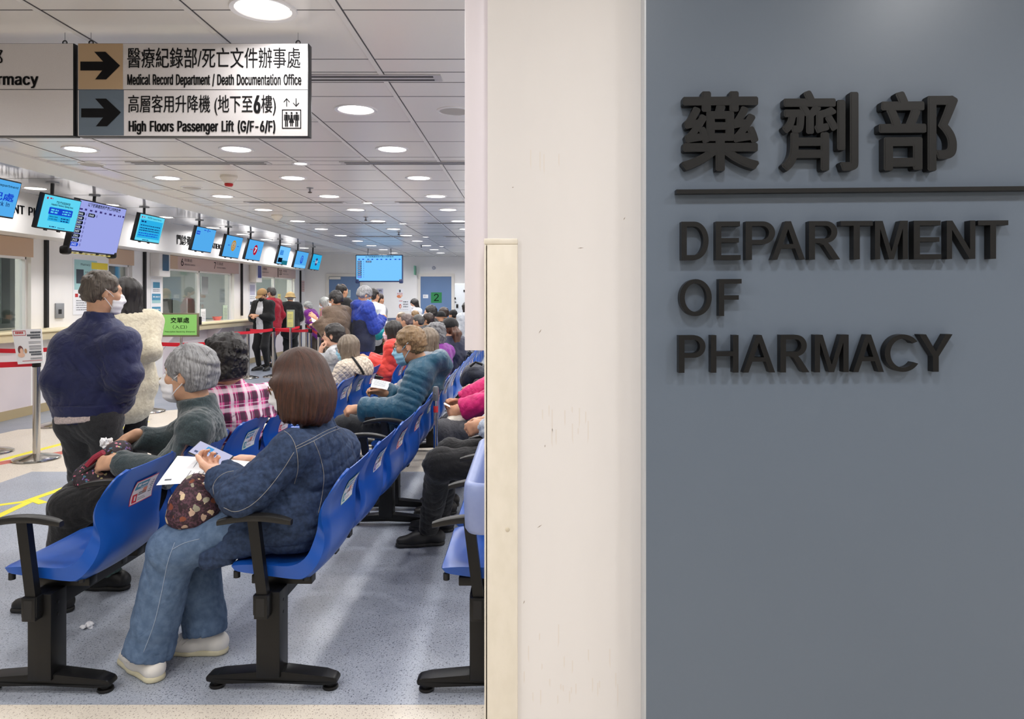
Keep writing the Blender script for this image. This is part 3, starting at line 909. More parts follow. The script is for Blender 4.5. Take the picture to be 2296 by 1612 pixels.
for k, (px, py) in enumerate([(695, 421), (820, 486), (894, 520), (945, 549)]):
    Y = HC * FPX / (668 - py)
    x = (px - VX) * Y / FPX
    o = thing('sprinkler', 'small sprinkler head hanging under the ceiling, %s from the front' % ORD[k], 'sprinkler', (x, Y, ZC), 0, 'sprinkler heads')
    MB().lathe([(0.035, 0.001), (0.035, -0.006), (0.011, -0.012), (0.011, -0.045)], (x, Y, ZC), 16).build('body', GREYM, o)
    MB().lathe([(0.02, -0.045), (0.022, -0.05), (0.012, -0.056)], (x, Y, ZC), 16).build('deflector', mat('sprinkler_dark', (70, 60, 54), 0.4, 0.6), o)
# ================================================================ raised lettering on the grey wall
LET = mat('letter_black', (17, 17, 18), 0.40, 0.0, 0.4, bump=(900, 0.15, 0.0005))
YL = 1.478
root = thing('wall_sign', 'big raised black lettering on the grey-blue wall with a long bar under three Chinese characters', 'sign', (0.62, 1.5, 1.5))
TILT = math.radians(0.35)
ULX = Vector((math.cos(TILT), 0, math.sin(TILT)))


def extrude_rings(mb, shapes, o, w, h, d):
    """shapes = list of [outer, hole, ...] in a unit-high cell; fitted to w x h on the wall, d thick toward the room"""
    xs_ = [p[0] for r_ in shapes for p in r_[0]]
    ys_ = [p[1] for r_ in shapes for p in r_[0]]
    x0, y0, sx, sy = min(xs_), min(ys_), w / (max(xs_) - min(xs_)), h / (max(ys_) - min(ys_))
    for rings in shapes:
        pts = [p for r_ in rings for p in r_]
        tris = tessellate_polygon([[Vector((p[0], p[1], 0)) for p in r_] for r_ in rings])
        n = len(pts)
        W = [o + ULX * ((p[0] - x0) * sx) + EZ * ((p[1] - y0) * sy) for p in pts]
        V = [p - EY * d for p in W] + W
        F = []
        for t in tris:
            a_, b_, c_ = (pts[i] for i in t)
            if (b_[0] - a_[0]) * (c_[1] - a_[1]) - (c_[0] - a_[0]) * (b_[1] - a_[1]) < 0:
                t = t[::-1]
            F += [list(t), [n + i for i in t[::-1]]]
        k = 0
        for r_ in rings:
            m_ = len(r_)
            for i in range(m_):
                F.append([k + i, k + (i + 1) % m_, n + k + (i + 1) % m_, n + k + i])
            k += m_
        mb.add(V, F)
    return mb


def oval(cx, cy, rx, ry, a0, a1, n=20):
    return [(cx + rx * math.cos(math.radians(a0 + (a1 - a0) * i / n)), cy + ry * math.sin(math.radians(a0 + (a1 - a0) * i / n))) for i in range(n + 1)]


T_ = 0.15
CAPS = {
    'D': [[[(0, 0), (0.36, 0)] + oval(0.36, 0.5, 0.40, 0.5, -90, 90) + [(0, 1)], [(T_, T_ * 0.85), (T_, 1 - T_ * 0.85)] + oval(0.35, 0.5, 0.26, 0.5 - T_ * 0.85, 90, -90)]],
    'E': [[[(0, 0), (0.68, 0), (0.68, 0.125), (T_, 0.125), (T_, 0.45), (0.63, 0.45), (0.63, 0.57), (T_, 0.57), (T_, 0.875), (0.66, 0.875), (0.66, 1), (0, 1)]]],
    'P': [[[(0, 0), (T_, 0), (T_, 0.40), (0.40, 0.40)] + oval(0.40, 0.70, 0.30, 0.30, -90, 90) + [(0, 1)], [(T_, 0.52), (T_, 0.88)] + oval(0.39, 0.70, 0.165, 0.18, 90, -90)]],
    'R': [[[(0, 0), (T_, 0), (T_, 0.43), (0.27, 0.43), (0.36, 0.38), (0.60, 0), (0.78, 0), (0.56, 0.34), (0.48, 0.435)] + oval(0.42, 0.715, 0.29, 0.285, -70, 90) + [(0, 1)], [(T_, 0.55), (T_, 0.88)] + oval(0.41, 0.715, 0.15, 0.165, 90, -90)]],
    'A': [[[(0, 0), (0.155, 0), (0.265, 0.29), (0.635, 0.29), (0.745, 0), (0.90, 0), (0.525, 1), (0.375, 1)], [(0.31, 0.405), (0.45, 0.80), (0.59, 0.405)]]],
    'T': [[[(0.315, 0), (0.465, 0), (0.465, 0.875), (0.78, 0.875), (0.78, 1), (0, 1), (0, 0.875), (0.315, 0.875)]]],
    'M': [[[(0, 0), (0.14, 0), (0.14, 0.80), (0.385, 0), (0.515, 0), (0.76, 0.80), (0.76, 0), (0.90, 0), (0.90, 1), (0.69, 1), (0.45, 0.20), (0.21, 1), (0, 1)]]],
    'N': [[[(0, 0), (0.14, 0), (0.14, 0.76), (0.61, 0), (0.76, 0), (0.76, 1), (0.62, 1), (0.62, 0.24), (0.15, 1), (0, 1)]]],
    'O': [[oval(0.46, 0.5, 0.46, 0.5, 0, 351, 39), oval(0.46, 0.5, 0.315, 0.385, 351, 0, 39)]],
    'F': [[[(0, 0), (T_, 0), (T_, 0.44), (0.57, 0.44), (0.57, 0.56), (T_, 0.56), (T_, 0.875), (0.65, 0.875), (0.65, 1), (0, 1)]]],
    'H': [[[(0, 0), (T_, 0), (T_, 0.44), (0.60, 0.44), (0.60, 0), (0.75, 0), (0.75, 1), (0.60, 1), (0.60, 0.565), (T_, 0.565), (T_, 1), (0, 1)]]],
    'C': [[oval(0.46, 0.5, 0.46, 0.5, 38, 326, 36) + oval(0.46, 0.5, 0.32, 0.385, 322, 42, 36)]],
    'Y': [[[(0.36, 0), (0.51, 0), (0.51, 0.41), (0.87, 1), (0.69, 1), (0.435, 0.545), (0.18, 1), (0, 1), (0.36, 0.41)]]],
}


def raised(name, ch, x0, y0, x1, y1, bold, d=0.020, res=6):
    a, b = P(x0, y1, YL), P(x1, y0, YL)
    m = MB()
    o = Vector((a.x, YL + d, a.z))
    w, h = b.x - a.x, b.z - a.z
    if ch in CAPS:
        extrude_rings(m, CAPS[ch], o, w, h, d)
    else:                                   # heavy strokes: the character laid over itself, a hair apart
        n = 10
        for i in range(n + 1):
            t = 2 * math.pi * i / n
            rx, rz = (0, 0) if i == n else (math.cos(t) * bold * w, math.sin(t) * bold * h)
            e = bold
            put_text(m, ch, o + ULX * (e * w + rx) + EZ * (e * h + rz), ULX, EZ, w * (1 - 2 * e), h * (1 - 2 * e), 0, 0.0, d + i * 0.00012, res, 0)
    return m.build(name, LET, root, 0.5)


for ch, x0, x1 in [('藥', 1527, 1703), ('劑', 1752, 1925), ('部', 1970, 2148)]:
    raised('chinese_character', ch, x0, 205 if ch != '劑' else 203, x1, 384, 0.022)
a, b = P(1517, 434, YL), P(2330, 417, YL)
m = MB()
m.box((a + b) / 2 + Vector((0, 0.010, 0)), ((b - a).length, 0.020, 0.0085), rotm('Y', -TILT * 1.6))
m.build('divider_bar', LET, root)
for word, ch in [((497, 583), [('D', 1528, 1589), ('E', 1605, 1661), ('P', 1672, 1738), ('A', 1730, 1805), ('R', 1814, 1884), ('T', 1885, 1957), ('M', 1962, 2036),
                               ('E', 2049, 2111), ('N', 2123, 2187), ('T', 2193, 2261)]),
                 ((626, 709), [('O', 1524, 1596), ('F', 1612, 1663)]),
                 ((752, 836), [('P', 1522, 1582), ('H', 1594, 1656), ('A', 1666, 1738), ('R', 1750, 1815), ('M', 1827, 1903), ('A', 1913, 1982), ('C', 1984, 2059),
                               ('Y', 2061, 2136)])]:
    for c, x0, x1 in ch:
        dy = -(x0 - 1520) * 0.004
        raised('letter', c, x0, word[0] + dy, x1, word[1] + dy, 0.012, 0.020, 8)

# ================================================================ hanging direction signs
SIL = mat('sign_silver', (204, 200, 201), 0.38, 0.3, 0.5, rgb2=(196, 192, 193), ns=(300, 300, 900), bump=(700, 0.08, 0.0005))
TANP = mat('sign_tan', (168, 143, 113), 0.45)
SLATE = mat('sign_slate', (86, 100, 114), 0.45)
DKE = mat('sign_edge', (24, 24, 26), 0.4)
YS = 3.14


def s_rect(mb, x0, y0, x1, y1, mi, lift=0.0012):
    a, b = P(x0, y1, YS), P(x1, y0, YS)
    mb.poly([(a.x, YS - lift, a.z), (b.x, YS - lift, a.z), (b.x, YS - lift, b.z), (a.x, YS - lift, b.z)], mi)


def s_text(mb, t, x0, y0, x1, y1, mi, bold=0.0, lift=0.0025, strike=0.0):
    # strike: the print is laid over itself that many pixels apart to make it heavier
    for i, e in enumerate((-strike, 0.0, strike) if strike else (0.0,)):
        a, b = P(x0 + e + strike, y1, YS), P(x1 + e - strike, y0, YS)
        put_text(mb, t, (a.x, YS, a.z), EX, EZ, b.x - a.x, b.z - a.z, mi, bold, 0, 4, lift + i * 0.0003)


def hang_sign(label, x0, x1, y0, y1, wires):
    a, b = P(x0, y1, YS), P(x1, y0, YS)
    r = thing('hanging_sign', label, 'sign', ((a.x + b.x) / 2, YS + 0.02, a.z))
    bd = MB().span((a.x, YS, a.z), (b.x, YS + 0.045, b.z), 0.002, 1)
    s_rect(bd, x0 + 1, y0 + 1, x1 - 2, y1 - 1, 0, 0.0006)
    s_rect(bd, x0, (y0 + y1) / 2 - 0.8, x1, (y0 + y1) / 2 + 0.6, 1, 0.001)
    bd.build('board', [SIL, DKE], r)
    for wx in wires:
        x = (wx - VX) * YS / FPX
        MB().tube([(x, YS + 0.02, b.z - 0.002), (x, YS + 0.02, ZC)], 0.0012).build('hanging_wire', GREYM, r)
        MB().tube([(x + 0.009 * math.cos(t), YS + 0.02, b.z + 0.009 + 0.009 * math.sin(t)) for t in np.linspace(0, 6.28, 13)[:-1]], 0.0028, 6, closed=True).build('eye_bolt', DKE, r)
    return r


def arrow(r, x0, y0, x1, y1, m, tip):
    q = MB()
    s_rect(q, x0, y0, x1, y1, 0, 0.0014)
    q.build('colour_panel', m, r)
    q = MB()
    tx, ty = tip
    pts = [(tx, ty), (tx - 33, ty - 31), (tx - 58, ty - 31), (tx - 38, ty - 9), (tx - 89, ty - 9), (tx - 89, ty + 11), (tx - 40, ty + 11), (tx - 56, ty + 31), (tx - 31, ty + 31)]
    V = [P(x, y, YS) for x, y in pts]
    V = [(v.x, YS - 0.003, v.z) for v in V]
    q.add(V, [[0, 1, 3], [1, 2, 3], [0, 3, 6], [3, 4, 5], [3, 5, 6], [0, 6, 8], [6, 7, 8]])
    q.build('arrow', mat('arrow_black', (12, 12, 15), 0.6, 0, 0.15), r)


r1 = hang_sign('silver hanging sign with two right arrows for the medical record department and the passenger lift', 174, 692, 97, 306, [198, 665])
arrow(r1, 176, 98, 276, 200, TANP, (270, 147.5))
arrow(r1, 177, 202, 278, 304, SLATE, (272, 252.5))
q = MB()
s_text(q, '醫療紀錄部/死亡文件辦事處', 286, 107, 674, 153, 0, 0.0, 0.0025, 0.35)
s_text(q, 'Medical Record Department / Death Documentation Office', 286, 166, 676, 197, 0, 0.008, 0.0025, 0.55)
s_text(q, '高層客用升降機 (地下至', 288, 213, 567, 259, 0, 0.0, 0.0025, 0.35)
s_text(q, '6', 569, 214, 585, 254, 0, 0.01, 0.0025, 1.5)
s_text(q, '樓)', 586, 213, 619, 259, 0, 0.0, 0.0025, 0.35)
s_text(q, 'High Floors Passenger Lift (G/F-6/F)', 289, 270, 618, 302, 0, 0.008, 0.0025, 0.9)
q.build('lettering', INK, r1)
q = MB()                                       # lift pictogram: frame, three people, two arrows
for (a0, b0, a1, b1) in [(632.5, 245.5, 675.5, 247.5), (632.5, 286.5, 675.5, 288.5), (632.5, 245.5, 634.5, 288.5), (673.5, 245.5, 675.5, 288.5)]:
    s_rect(q, a0, b0, a1, b1, 0, 0.002)
for i, cx in enumerate((642.5, 654, 665.5)):
    c = P(cx, 253.5, YS)
    q.add([(c.x + 0.0045 * math.cos(t), YS - 0.002, c.z + 0.0045 * math.sin(t)) for t in np.linspace(0, 6.28, 11)[:-1]], [list(range(10))])
    if i == 1:
        s_rect(q, cx - 2.5, 257, cx + 2.5, 263, 0, 0.002)
        V = [P(cx - 2, 262, YS), P(cx + 2, 262, YS), P(cx + 6, 275, YS), P(cx - 6, 275, YS)]
        q.poly([(v.x, YS - 0.0021, v.z) for v in V])
        s_rect(q, cx - 3, 275, cx - 0.6, 283, 0, 0.002)
        s_rect(q, cx + 0.6, 275, cx + 3, 283, 0, 0.002)
        s_rect(q, cx - 6, 258, cx - 4, 268, 0, 0.002)
        s_rect(q, cx + 4, 258, cx + 6, 268, 0, 0.002)
    else:
        s_rect(q, cx - 3.4, 257, cx + 3.4, 270, 0, 0.002)
        s_rect(q, cx - 3.2, 270, cx - 0.5, 284, 0, 0.002)
        s_rect(q, cx + 0.5, 270, cx + 3.2, 284, 0, 0.002)
        s_rect(q, cx - 5.6, 257, cx - 4.0, 270, 0, 0.002)
        s_rect(q, cx + 4.0, 257, cx + 5.6, 270, 0, 0.002)
for cx, up in ((643, 1), (664, -1)):
    s_rect(q, cx - 0.9, 220.5, cx + 0.9, 239, 0, 0.002)
    y0 = 220 if up > 0 else 239.5
    for sx in (-1, 1):
        V = [P(cx, y0, YS), P(cx + sx * 7.2, y0 + up * 8.4, YS), P(cx + sx * 5.8, y0 + up * 9.4, YS), P(cx, y0 + up * 2.6, YS)]
        q.poly([(v.x, YS - 0.0022, v.z) for v in V])
q.build('lift_symbol', INK, r1)
r2 = hang_sign('silver hanging sign cut off by the left picture edge, ending in the letters rmacy', -420, 166, 97, 305, [139, -380])
q = MB()
s_text(q, '藥劑部', -140, 110, 7, 148, 0, 0.0)
s_text(q, 'Department of Pharmacy', -292, 164, 87, 198, 0, 0.008, 0.0025, 1.0)
q.build('lettering', INK, r2)

# ================================================================ screens over the counters
SCRX = -5.0
BEZ = mat('screen_bezel', (26, 28, 32), 0.35)
BLU = glow('screen_blue', (84, 172, 238), 1.0)
CYA = glow('screen_cyan', (96, 214, 244), 1.0)
CYB = glow('screen_cyan_box', (44, 176, 232), 1.0)
LAV = glow('screen_lavender', (158, 166, 232), 1.0)
DBL = glow('screen_dark_blue', (28, 74, 214), 0.9)
SKY = glow('screen_sky', (120, 196, 250), 1.05)
DNV = glow('screen_navy', (22, 58, 128), 0.7)
WHS = glow('screen_white', (226, 238, 252), 1.0)
GOL = glow('screen_gold', (200, 148, 44), 0.9)
REDS = glow('screen_red', (186, 24, 52), 0.9)
PUR = glow('screen_purple', (70, 60, 130), 0.8)
INKS = glow('screen_ink', (16, 26, 46), 0.4)
TEALS = glow('screen_teal', (40, 130, 150), 0.8)


def screen(name, label, ya, yb, ztop, hgt, tilt, content, x=SCRX, pole=True, lean=True, thick=0.05):
    """a display facing +X, its top edge at height ztop over x, leaning so that it faces down into the hall"""
    w = yb - ya
    r = thing(name, label, 'screen', (x - 0.1, (ya + yb) / 2, ztop - hgt), 0, 'screens over the counters')
    up = Vector((math.sin(tilt), 0, math.cos(tilt)))
    nn = EY.cross(up)           # out of the screen
    o = Vector((x, ya, ztop)) - up * hgt
    R = Matrix((nn, EY, up)).transposed()
    c = o + EY * w / 2 + up * hgt / 2
    MB().box(c - nn * (thick / 2 + 0.001), (thick, w, hgt), R, 0.006).build('housing', BEZ, r)
    b = 0.012
    pn = MB()
    rect(pn, o, EY, up, b, b + 0.004, w - b, hgt - b, 0, 0.0006)
    mats = [content[0]]
    body = MB()
    body.v, body.f, body.m = pn.v, pn.f, pn.m
    names = {content[0].name: 0}

    def mi(m):
        if m.name not in names:
            names[m.name] = len(mats)
            mats.append(m)
        return names[m.name]
    rnd = random.Random(int(ya * 100))
    for it in content[1:]:
        k = it[0]
        if k == 'r':
            rect(body, o, EY, up, it[1] * w, it[2] * hgt, it[3] * w, it[4] * hgt, mi(it[5]), it[6] if len(it) > 6 else 0.002)
        elif k == 't':
            put_text(body, it[1], o + EY * it[2] * w + up * it[3] * hgt, EY, up, (it[4] - it[2]) * w, (it[5] - it[3]) * hgt, mi(it[6]), it[7] if len(it) > 7 else 0.01, 0, 3, 0.004)
        elif k == 'c':
            n = 28
            rx = it[3] * hgt
            body.add([o + EY * (it[1] * w + rx * math.cos(t)) + up * (it[2] * hgt + rx * math.sin(t)) + nn * 0.0035 for t in [2 * math.pi * j / n for j in range(n)]],
                     [list(range(n))], mi(it[4]))
        elif k == 'l':
            lines(body, o, EY, up, it[1] * w, it[2] * w, [z * hgt for z in it[3]], it[4] * hgt, mi(it[5]), rnd, 0.0035)
        elif k == 'a':       # number plate with pointed end
            x0, z0, x1, z1 = it[1] * w, it[2] * hgt, it[3] * w, it[4] * hgt
            zc = (z0 + z1) / 2
            body.add([o + EY * a_ + up * b_ + nn * 0.003 for a_, b_ in [(x0, z0), (x1 - 0.4 * (z1 - z0), z0), (x1, zc), (x1 - 0.4 * (z1 - z0), z1), (x0, z1)]], [[0, 1, 2, 3, 4]], mi(it[5]))
    body.build('display', mats, r)
    if pole:
        top = Vector((x - 0.12, ya + w * 0.5, ZS))
        MB().tube([top, c - nn * 0.09], 0.018, 8).build('ceiling_pole', DKE, r)
        MB().box(c - nn * 0.075, (0.06, 0.16, 0.12), R, 0.005).build('bracket', DKE, r)
        MB().lathe([(0.06, 0), (0.06, -0.012), (0.02, -0.016)], top, 16).build('pole_flange', GREYM, r)
    for q in (0.28, 0.62):
        MB().box(o + EY * w * q - up * 0.006 - nn * 0.02, (0.02, 0.035, 0.014), R).build('screen_clip', DKE, r)
    return r


def ypx(px, X=SCRX):
    return FPX * X / (px - VX)


def zpx(py, Y):
    return CH + (VY - py) * Y / FPX


TL_ = math.radians(14)
screen('screen', 'blue screen cut off by the left picture edge, reading Department and In', 6.57, ypx(50), zpx(410, ypx(50)), 0.37, TL_,
       [BLU, ('t', 'Pharmacy Department', 0.1, 0.79, 0.94, 0.87, INKS), ('t', '登記處', 0.2, 0.44, 0.9, 0.66, DBL, 0.02), ('t', 'Check In', 0.42, 0.3, 0.84, 0.42, DNV), ('l', 0.1, 0.6, [0.1], 0.02, DNV)])
MED = [CYA, ('c', 0.1, 0.88, 0.035, REDS), ('l', 0.16, 0.24, [0.87], 0.04, REDS), ('t', '門診藥房服務時間', 0.34, 0.77, 0.7, 0.85, INKS), ('t', 'Outpatient Pharmacy Opening Hours', 0.22, 0.69, 0.8, 0.76, INKS, 0.02),
       ('r', 0.22, 0.26, 0.8, 0.66, CYB), ('r', 0.2, 0.45, 0.82, 0.64, DBL, 0.003), ('l', 0.25, 0.45, [0.56, 0.49], 0.045, CYA), ('l', 0.55, 0.78, [0.56, 0.49], 0.04, CYA),
       ('t', 'Monday to Sunday', 0.25, 0.36, 0.46, 0.41, INKS), ('t', '& Public Holiday', 0.25, 0.29, 0.46, 0.34, INKS), ('l', 0.55, 0.78, [0.35, 0.28], 0.035, DNV), ('l', 0.3, 0.48, [0.09], 0.03, DNV), ('l', 0.52, 0.72, [0.08], 0.025, DNV)]
screen('screen', 'cyan screen listing pharmacy opening hours beside the big number board', ypx(100, -4.86), ypx(184, -4.86), zpx(432, ypx(100, -4.86)), 0.365, TL_, MED, x=-4.86)
nums = ['2445', '2446', '2448', '2457', '2458', '2459', '2361', '2433', '2432']
cont = [LAV, ('t', '以下號碼請到所屬窗口排隊取藥', 0.17, 0.885, 0.86, 0.96, INKS, 0.02)]
for j in range(5):
    cont += [('l', 0.03 + j * 0.2, 0.10 + j * 0.2, [0.80], 0.04, PUR), ('l', 0.13 + j * 0.2, 0.18 + j * 0.2, [0.80], 0.04, PUR)]
for j, n in enumerate(nums[1:]):
    z = 0.70 - j * 0.084
    last = j == 7
    cont += [('a', 0.01, z - 0.005, 0.155, z + 0.065, DBL if last else INKS), ('t', n, 0.025, z + 0.01, 0.115, z + 0.052, WHS), ('t', '5' if last else '8', 0.175, z + 0.005, 0.195, z + 0.055, PUR)]
cont += [('a', 0.22, 0.695, 0.36, 0.765, INKS), ('t', '2440', 0.235, 0.71, 0.325, 0.752, WHS), ('t', '8', 0.38, 0.705, 0.4, 0.755, PUR)]
BIGY0, BIGY1 = ypx(179.5), ypx(285)
big = screen('number_board', 'large lavender queue number board hanging above the standing man in navy', BIGY0, BIGY1, zpx(445, BIGY0), 0.60, math.radians(13), cont, thick=0.07)
for k in range(8):
    yy = BIGY0 + 0.1 + k * 0.105
    MB().box((SCRX - 0.17, yy, zpx(445, BIGY0) - 0.595), (0.03, 0.05, 0.016)).build('yellow_clip', mat('clip_yellow', (232, 222, 130), 0.5), big)
for yy in (BIGY0 + 0.03, BIGY1 - 0.03):
    MB().box((SCRX - 0.18, yy, zpx(445, BIGY0) - 0.57), (0.11, 0.09, 0.10), None, 0.03).build('corner_bumper', BLKPL, big)
screen('screen', 'cyan screen with rows of Chinese notice text right of the big number board', ypx(315), ypx(371), zpx(477, ypx(315)), 0.37, TL_,
       [CYA, ('c', 0.1, 0.88, 0.035, REDS), ('l', 0.16, 0.22, [0.87], 0.04, REDS), ('t', '門診藥房 Outpatient Pharmacy', 0.3, 0.84, 0.86, 0.92, INKS), ('r', 0.06, 0.14, 0.94, 0.8, CYB),
        ('l', 0.1, 0.3, [0.7], 0.06, DNV), ('l', 0.1, 0.88, [0.58, 0.48, 0.4], 0.04, DNV), ('l', 0.1, 0.86, [0.3, 0.22], 0.04, DBL), ('l', 0.3, 0.55, [0.07], 0.03, DNV)])
screen('screen', 'plain blue screen with one small dark number plate in its top left corner', ypx(442), ypx(486), zpx(506, ypx(442)), 0.385, TL_,
       [BLU, ('r', 0.05, 0.68, 0.22, 0.82, DBL), ('t', '2432', 0.07, 0.72, 0.2, 0.78, SKY), ('c', 0.57, 0.89, 0.06, DBL), ('t', '5', 0.555, 0.86, 0.585, 0.92, SKY), ('l', 0.38, 0.5, [0.87], 0.04, DBL), ('l', 0.63, 0.7, [0.87], 0.04, DBL)])
screen('screen', 'blue screen showing a gold disc with the number 6', ypx(509), ypx(546), zpx(525, ypx(509)), 0.385, TL_,
       [BLU, ('c', 0.52, 0.56, 0.245, GOL), ('c', 0.52, 0.56, 0.165, SKY), ('t', '6', 0.46, 0.43, 0.58, 0.69, GOL, 0.03), ('l', 0.2, 0.32, [0.54], 0.045, DBL), ('l', 0.74, 0.84, [0.54], 0.04, DBL)])
screen('screen', 'blue screen showing a red disc with the number 7', ypx(560), ypx(593), zpx(535, ypx(560)), 0.385, TL_,
       [BLU, ('c', 0.52, 0.52, 0.25, REDS), ('t', '7', 0.45, 0.39, 0.59, 0.65, WHS, 0.03), ('l', 0.2, 0.34, [0.5], 0.045, REDS), ('l', 0.74, 0.84, [0.5], 0.04, REDS)])
screen('screen', 'blue screen with a small dark block of text at its lower left', ypx(629), ypx(653), zpx(550, ypx(629)), 0.385, TL_,
       [SKY, ('r', 0.1, 0.5, 0.42, 0.78, BLU), ('l', 0.12, 0.4, [0.7, 0.62, 0.54], 0.04, DBL), ('r', 0.08, 0.12, 0.45, 0.36, INKS), ('r', 0.45, 0.02, 0.97, 0.24, TEALS)])
screen('screen', 'blue screen with a ring shaped number, second from the far end', ypx(667), ypx(693), zpx(561, ypx(667)), 0.385, TL_,
       [BLU, ('c', 0.52, 0.52, 0.24, DBL), ('c', 0.52, 0.54, 0.17, SKY), ('t', '9', 0.46, 0.40, 0.58, 0.64, DBL, 0.02), ('r', 0.06, 0.03, 0.94, 0.2, SKY)])
screen('screen', 'blue-green screen with a dark purple disc, farthest of the counter row', ypx(703), ypx(723), zpx(568, ypx(703)), 0.385, TL_,
       [CYB, ('c', 0.5, 0.52, 0.24, PUR), ('t', '10', 0.38, 0.43, 0.62, 0.61, WHS, 0.02), ('l', 0.15, 0.3, [0.5], 0.05, DNV), ('l', 0.74, 0.86, [0.5], 0.05, DNV)])
# the far number board, facing the camera
YT = 17.0
a, b = P(799, 629.5, YT), P(901, 573, YT)
r = thing('number_board', 'wide bright blue queue number board hanging from the ceiling in front of the far wall', 'screen', ((a.x + b.x) / 2, YT + 0.05, a.z))
MB().span((a.x - 0.02, YT + 0.003, a.z - 0.03), (b.x + 0.02, YT + 0.08, b.z + 0.02), 0.01).build('housing', mat('board_navy', (40, 52, 92), 0.4), r)
bd = MB()
w, h = b.x - a.x, b.z - a.z
rect(bd, a, EX, EZ, 0, 0, w, h, 0, 0.0)
put_text(bd, '以下號碼請到所屬窗口排隊取藥', a + EX * 0.2 * w + EZ * 0.925 * h, EX, EZ, 0.62 * w, 0.055 * h, 1, 0.02)
for j in range(5):
    lines(bd, a, EX, EZ, (0.04 + j * 0.2) * w, (0.1 + j * 0.2) * w, [0.83 * h], 0.045 * h, 2)
    lines(bd, a, EX, EZ, (0.13 + j * 0.2) * w, (0.18 + j * 0.2) * w, [0.83 * h], 0.045 * h, 2)
for j in range(8):
    z = (0.72 - 0.086 * j) * h
    rect(bd, a, EX, EZ, 0.025 * w, z, 0.115 * w, z + 0.07 * h, 2 if j == 7 else 3, 0.003)
    put_text(bd, nums[j + 1], a + EX * 0.035 * w + EZ * (z + 0.018 * h), EX, EZ, 0.065 * w, 0.036 * h, 4, 0.02, 0, 3, 0.005)
    put_text(bd, '8' if j < 7 else '5', a + EX * 0.155 * w + EZ * (z + 0.012 * h), EX, EZ, 0.014 * w, 0.045 * h, 2, 0.01, 0, 3, 0.005)
rect(bd, a, EX, EZ, 0.21 * w, 0.725 * h, 0.33 * w, 0.79 * h, 3, 0.003)
put_text(bd, '2440', a + EX * 0.225 * w + EZ * 0.74 * h, EX, EZ, 0.09 * w, 0.035 * h, 4, 0.02, 0, 3, 0.005)
bd.build('display', [SKY, INKS, DBL, DNV, WHS], r)
for q in (0.25, 0.75):
    MB().tube([(a.x + w * q, YT + 0.05, b.z), (a.x + w * q, YT + 0.05, ZC)], 0.015).build('ceiling_pole', GREYM, r)
for q in (0.02, 0.98):
    MB().box((a.x + w * q, YT + 0.03, a.z - 0.01), (0.09, 0.08, 0.1), None, 0.02).build('corner_bumper', MATS['board_navy'], r)

# ================================================================ fascia lettering
fr = thing('fascia_lettering', 'black wall lettering on the white fascia behind the opening hours screen, reading PHARMACY', 'lettering', (XF, 8.4, 2.4))
q = MB()
put_text(q, 'OUTPATIENT PHARMACY', (XF, 7.52, 2.405), EY, EZ, 1.72, 0.10, 0, 0.004, 0.008, 3)
put_text(q, '門診藥劑部', (XF, 6.55, 2.37), EY, EZ, 0.85, 0.16, 0, 0.0, 0.008, 3)
q.build('lettering', INK, fr)
fr = thing('fascia_lettering', 'black Chinese lettering on the white fascia left of the plain blue screen', 'lettering', (XF, 12.5, 2.4))
q = MB()
put_text(q, '門診藥劑部', (XF, 12.03, 2.335), EY, EZ, 0.86, 0.165, 0, 0.0, 0.008, 3)
put_text(q, 'OUTPATIENT PHARMACY', (XF, 12.98, 2.36), EY, EZ, 1.6, 0.095, 0, 0.004, 0.008, 3)
q.build('lettering', INK, fr)

# ================================================================ counters, headers, shutters rails, piers
def counter(label, y0, y1, z, xf):
    r = thing('counter', label, 'counter', (XW, (y0 + y1) / 2, z))
    MB().span((XW + 0.001, y0, z - 0.035), (xf, y1, z), 0.012).build('counter_top', CREAM, r)
    MB().span((XW + 0.001, y0 + 0.02, z - 0.13), (xf + (-0.05), y1 - 0.05, z - 0.036), 0.02).build('apron', mat('cream_apron', (222, 208, 172), 0.4), r)
    for y in np.linspace(y0 + 0.1, y1 - 0.25, max(2, int((y1 - y0) / 1.3))):
        MB().prism([(XW + 0.001, y, z - 0.13), (xf - 0.08, y, z - 0.13), (XW + 0.001, y, z - 0.45)], (0, 0.05, 0)).build('bracket', PINKW, r)
    return r


counter('cream counter shelf at the left picture edge, behind the notice sheet', 5.6, 9.95, 1.065, -5.88)
counter('cream counter shelf under windows 6 and 7, behind the green entrance sign', 12.2, 16.1, 1.0, -5.85)
counter('cream counter shelf under windows 9 and 10, in front of the people in the queue', 16.5, 19.5, 1.0, -5.85)


def header(label, y0, y1, nums_, split):
    r = thing('window_header', label, 'sign strip', (XW, (y0 + y1) / 2, 1.96))
    b_ = MB().span((XW, y0, 1.955), (XW + 0.03, y1, 2.185), mi=0)
    b_.build('strip', BEIGE, r)
    for (ya, n) in nums_:
        q = MB()
        rect(q, (XW + 0.03, ya - 0.12, 1.957), EY, EZ, 0, 0, 1.35, 0.226, 1, 0.001)
        put_text(q, n, (XW + 0.03, ya, 2.02), EY, EZ, 0.09 * len(n), 0.13, 0, 0.004, 0, 3, 0.003)
        put_text(q, '取藥處', (XW + 0.03, ya + 0.13 * len(n), 2.10), EY, EZ, 0.3, 0.06, 2, 0.0, 0, 3, 0.003)
        put_text(q, 'Medication Collection', (XW + 0.03, ya + 0.13 * len(n), 2.035), EY, EZ, 0.42, 0.035, 2, 0.0, 0, 3, 0.003)
        q.build('number_plate', [INK, PINKB, mat('print_grey', (120, 104, 104), 0.6)], r)
    return r


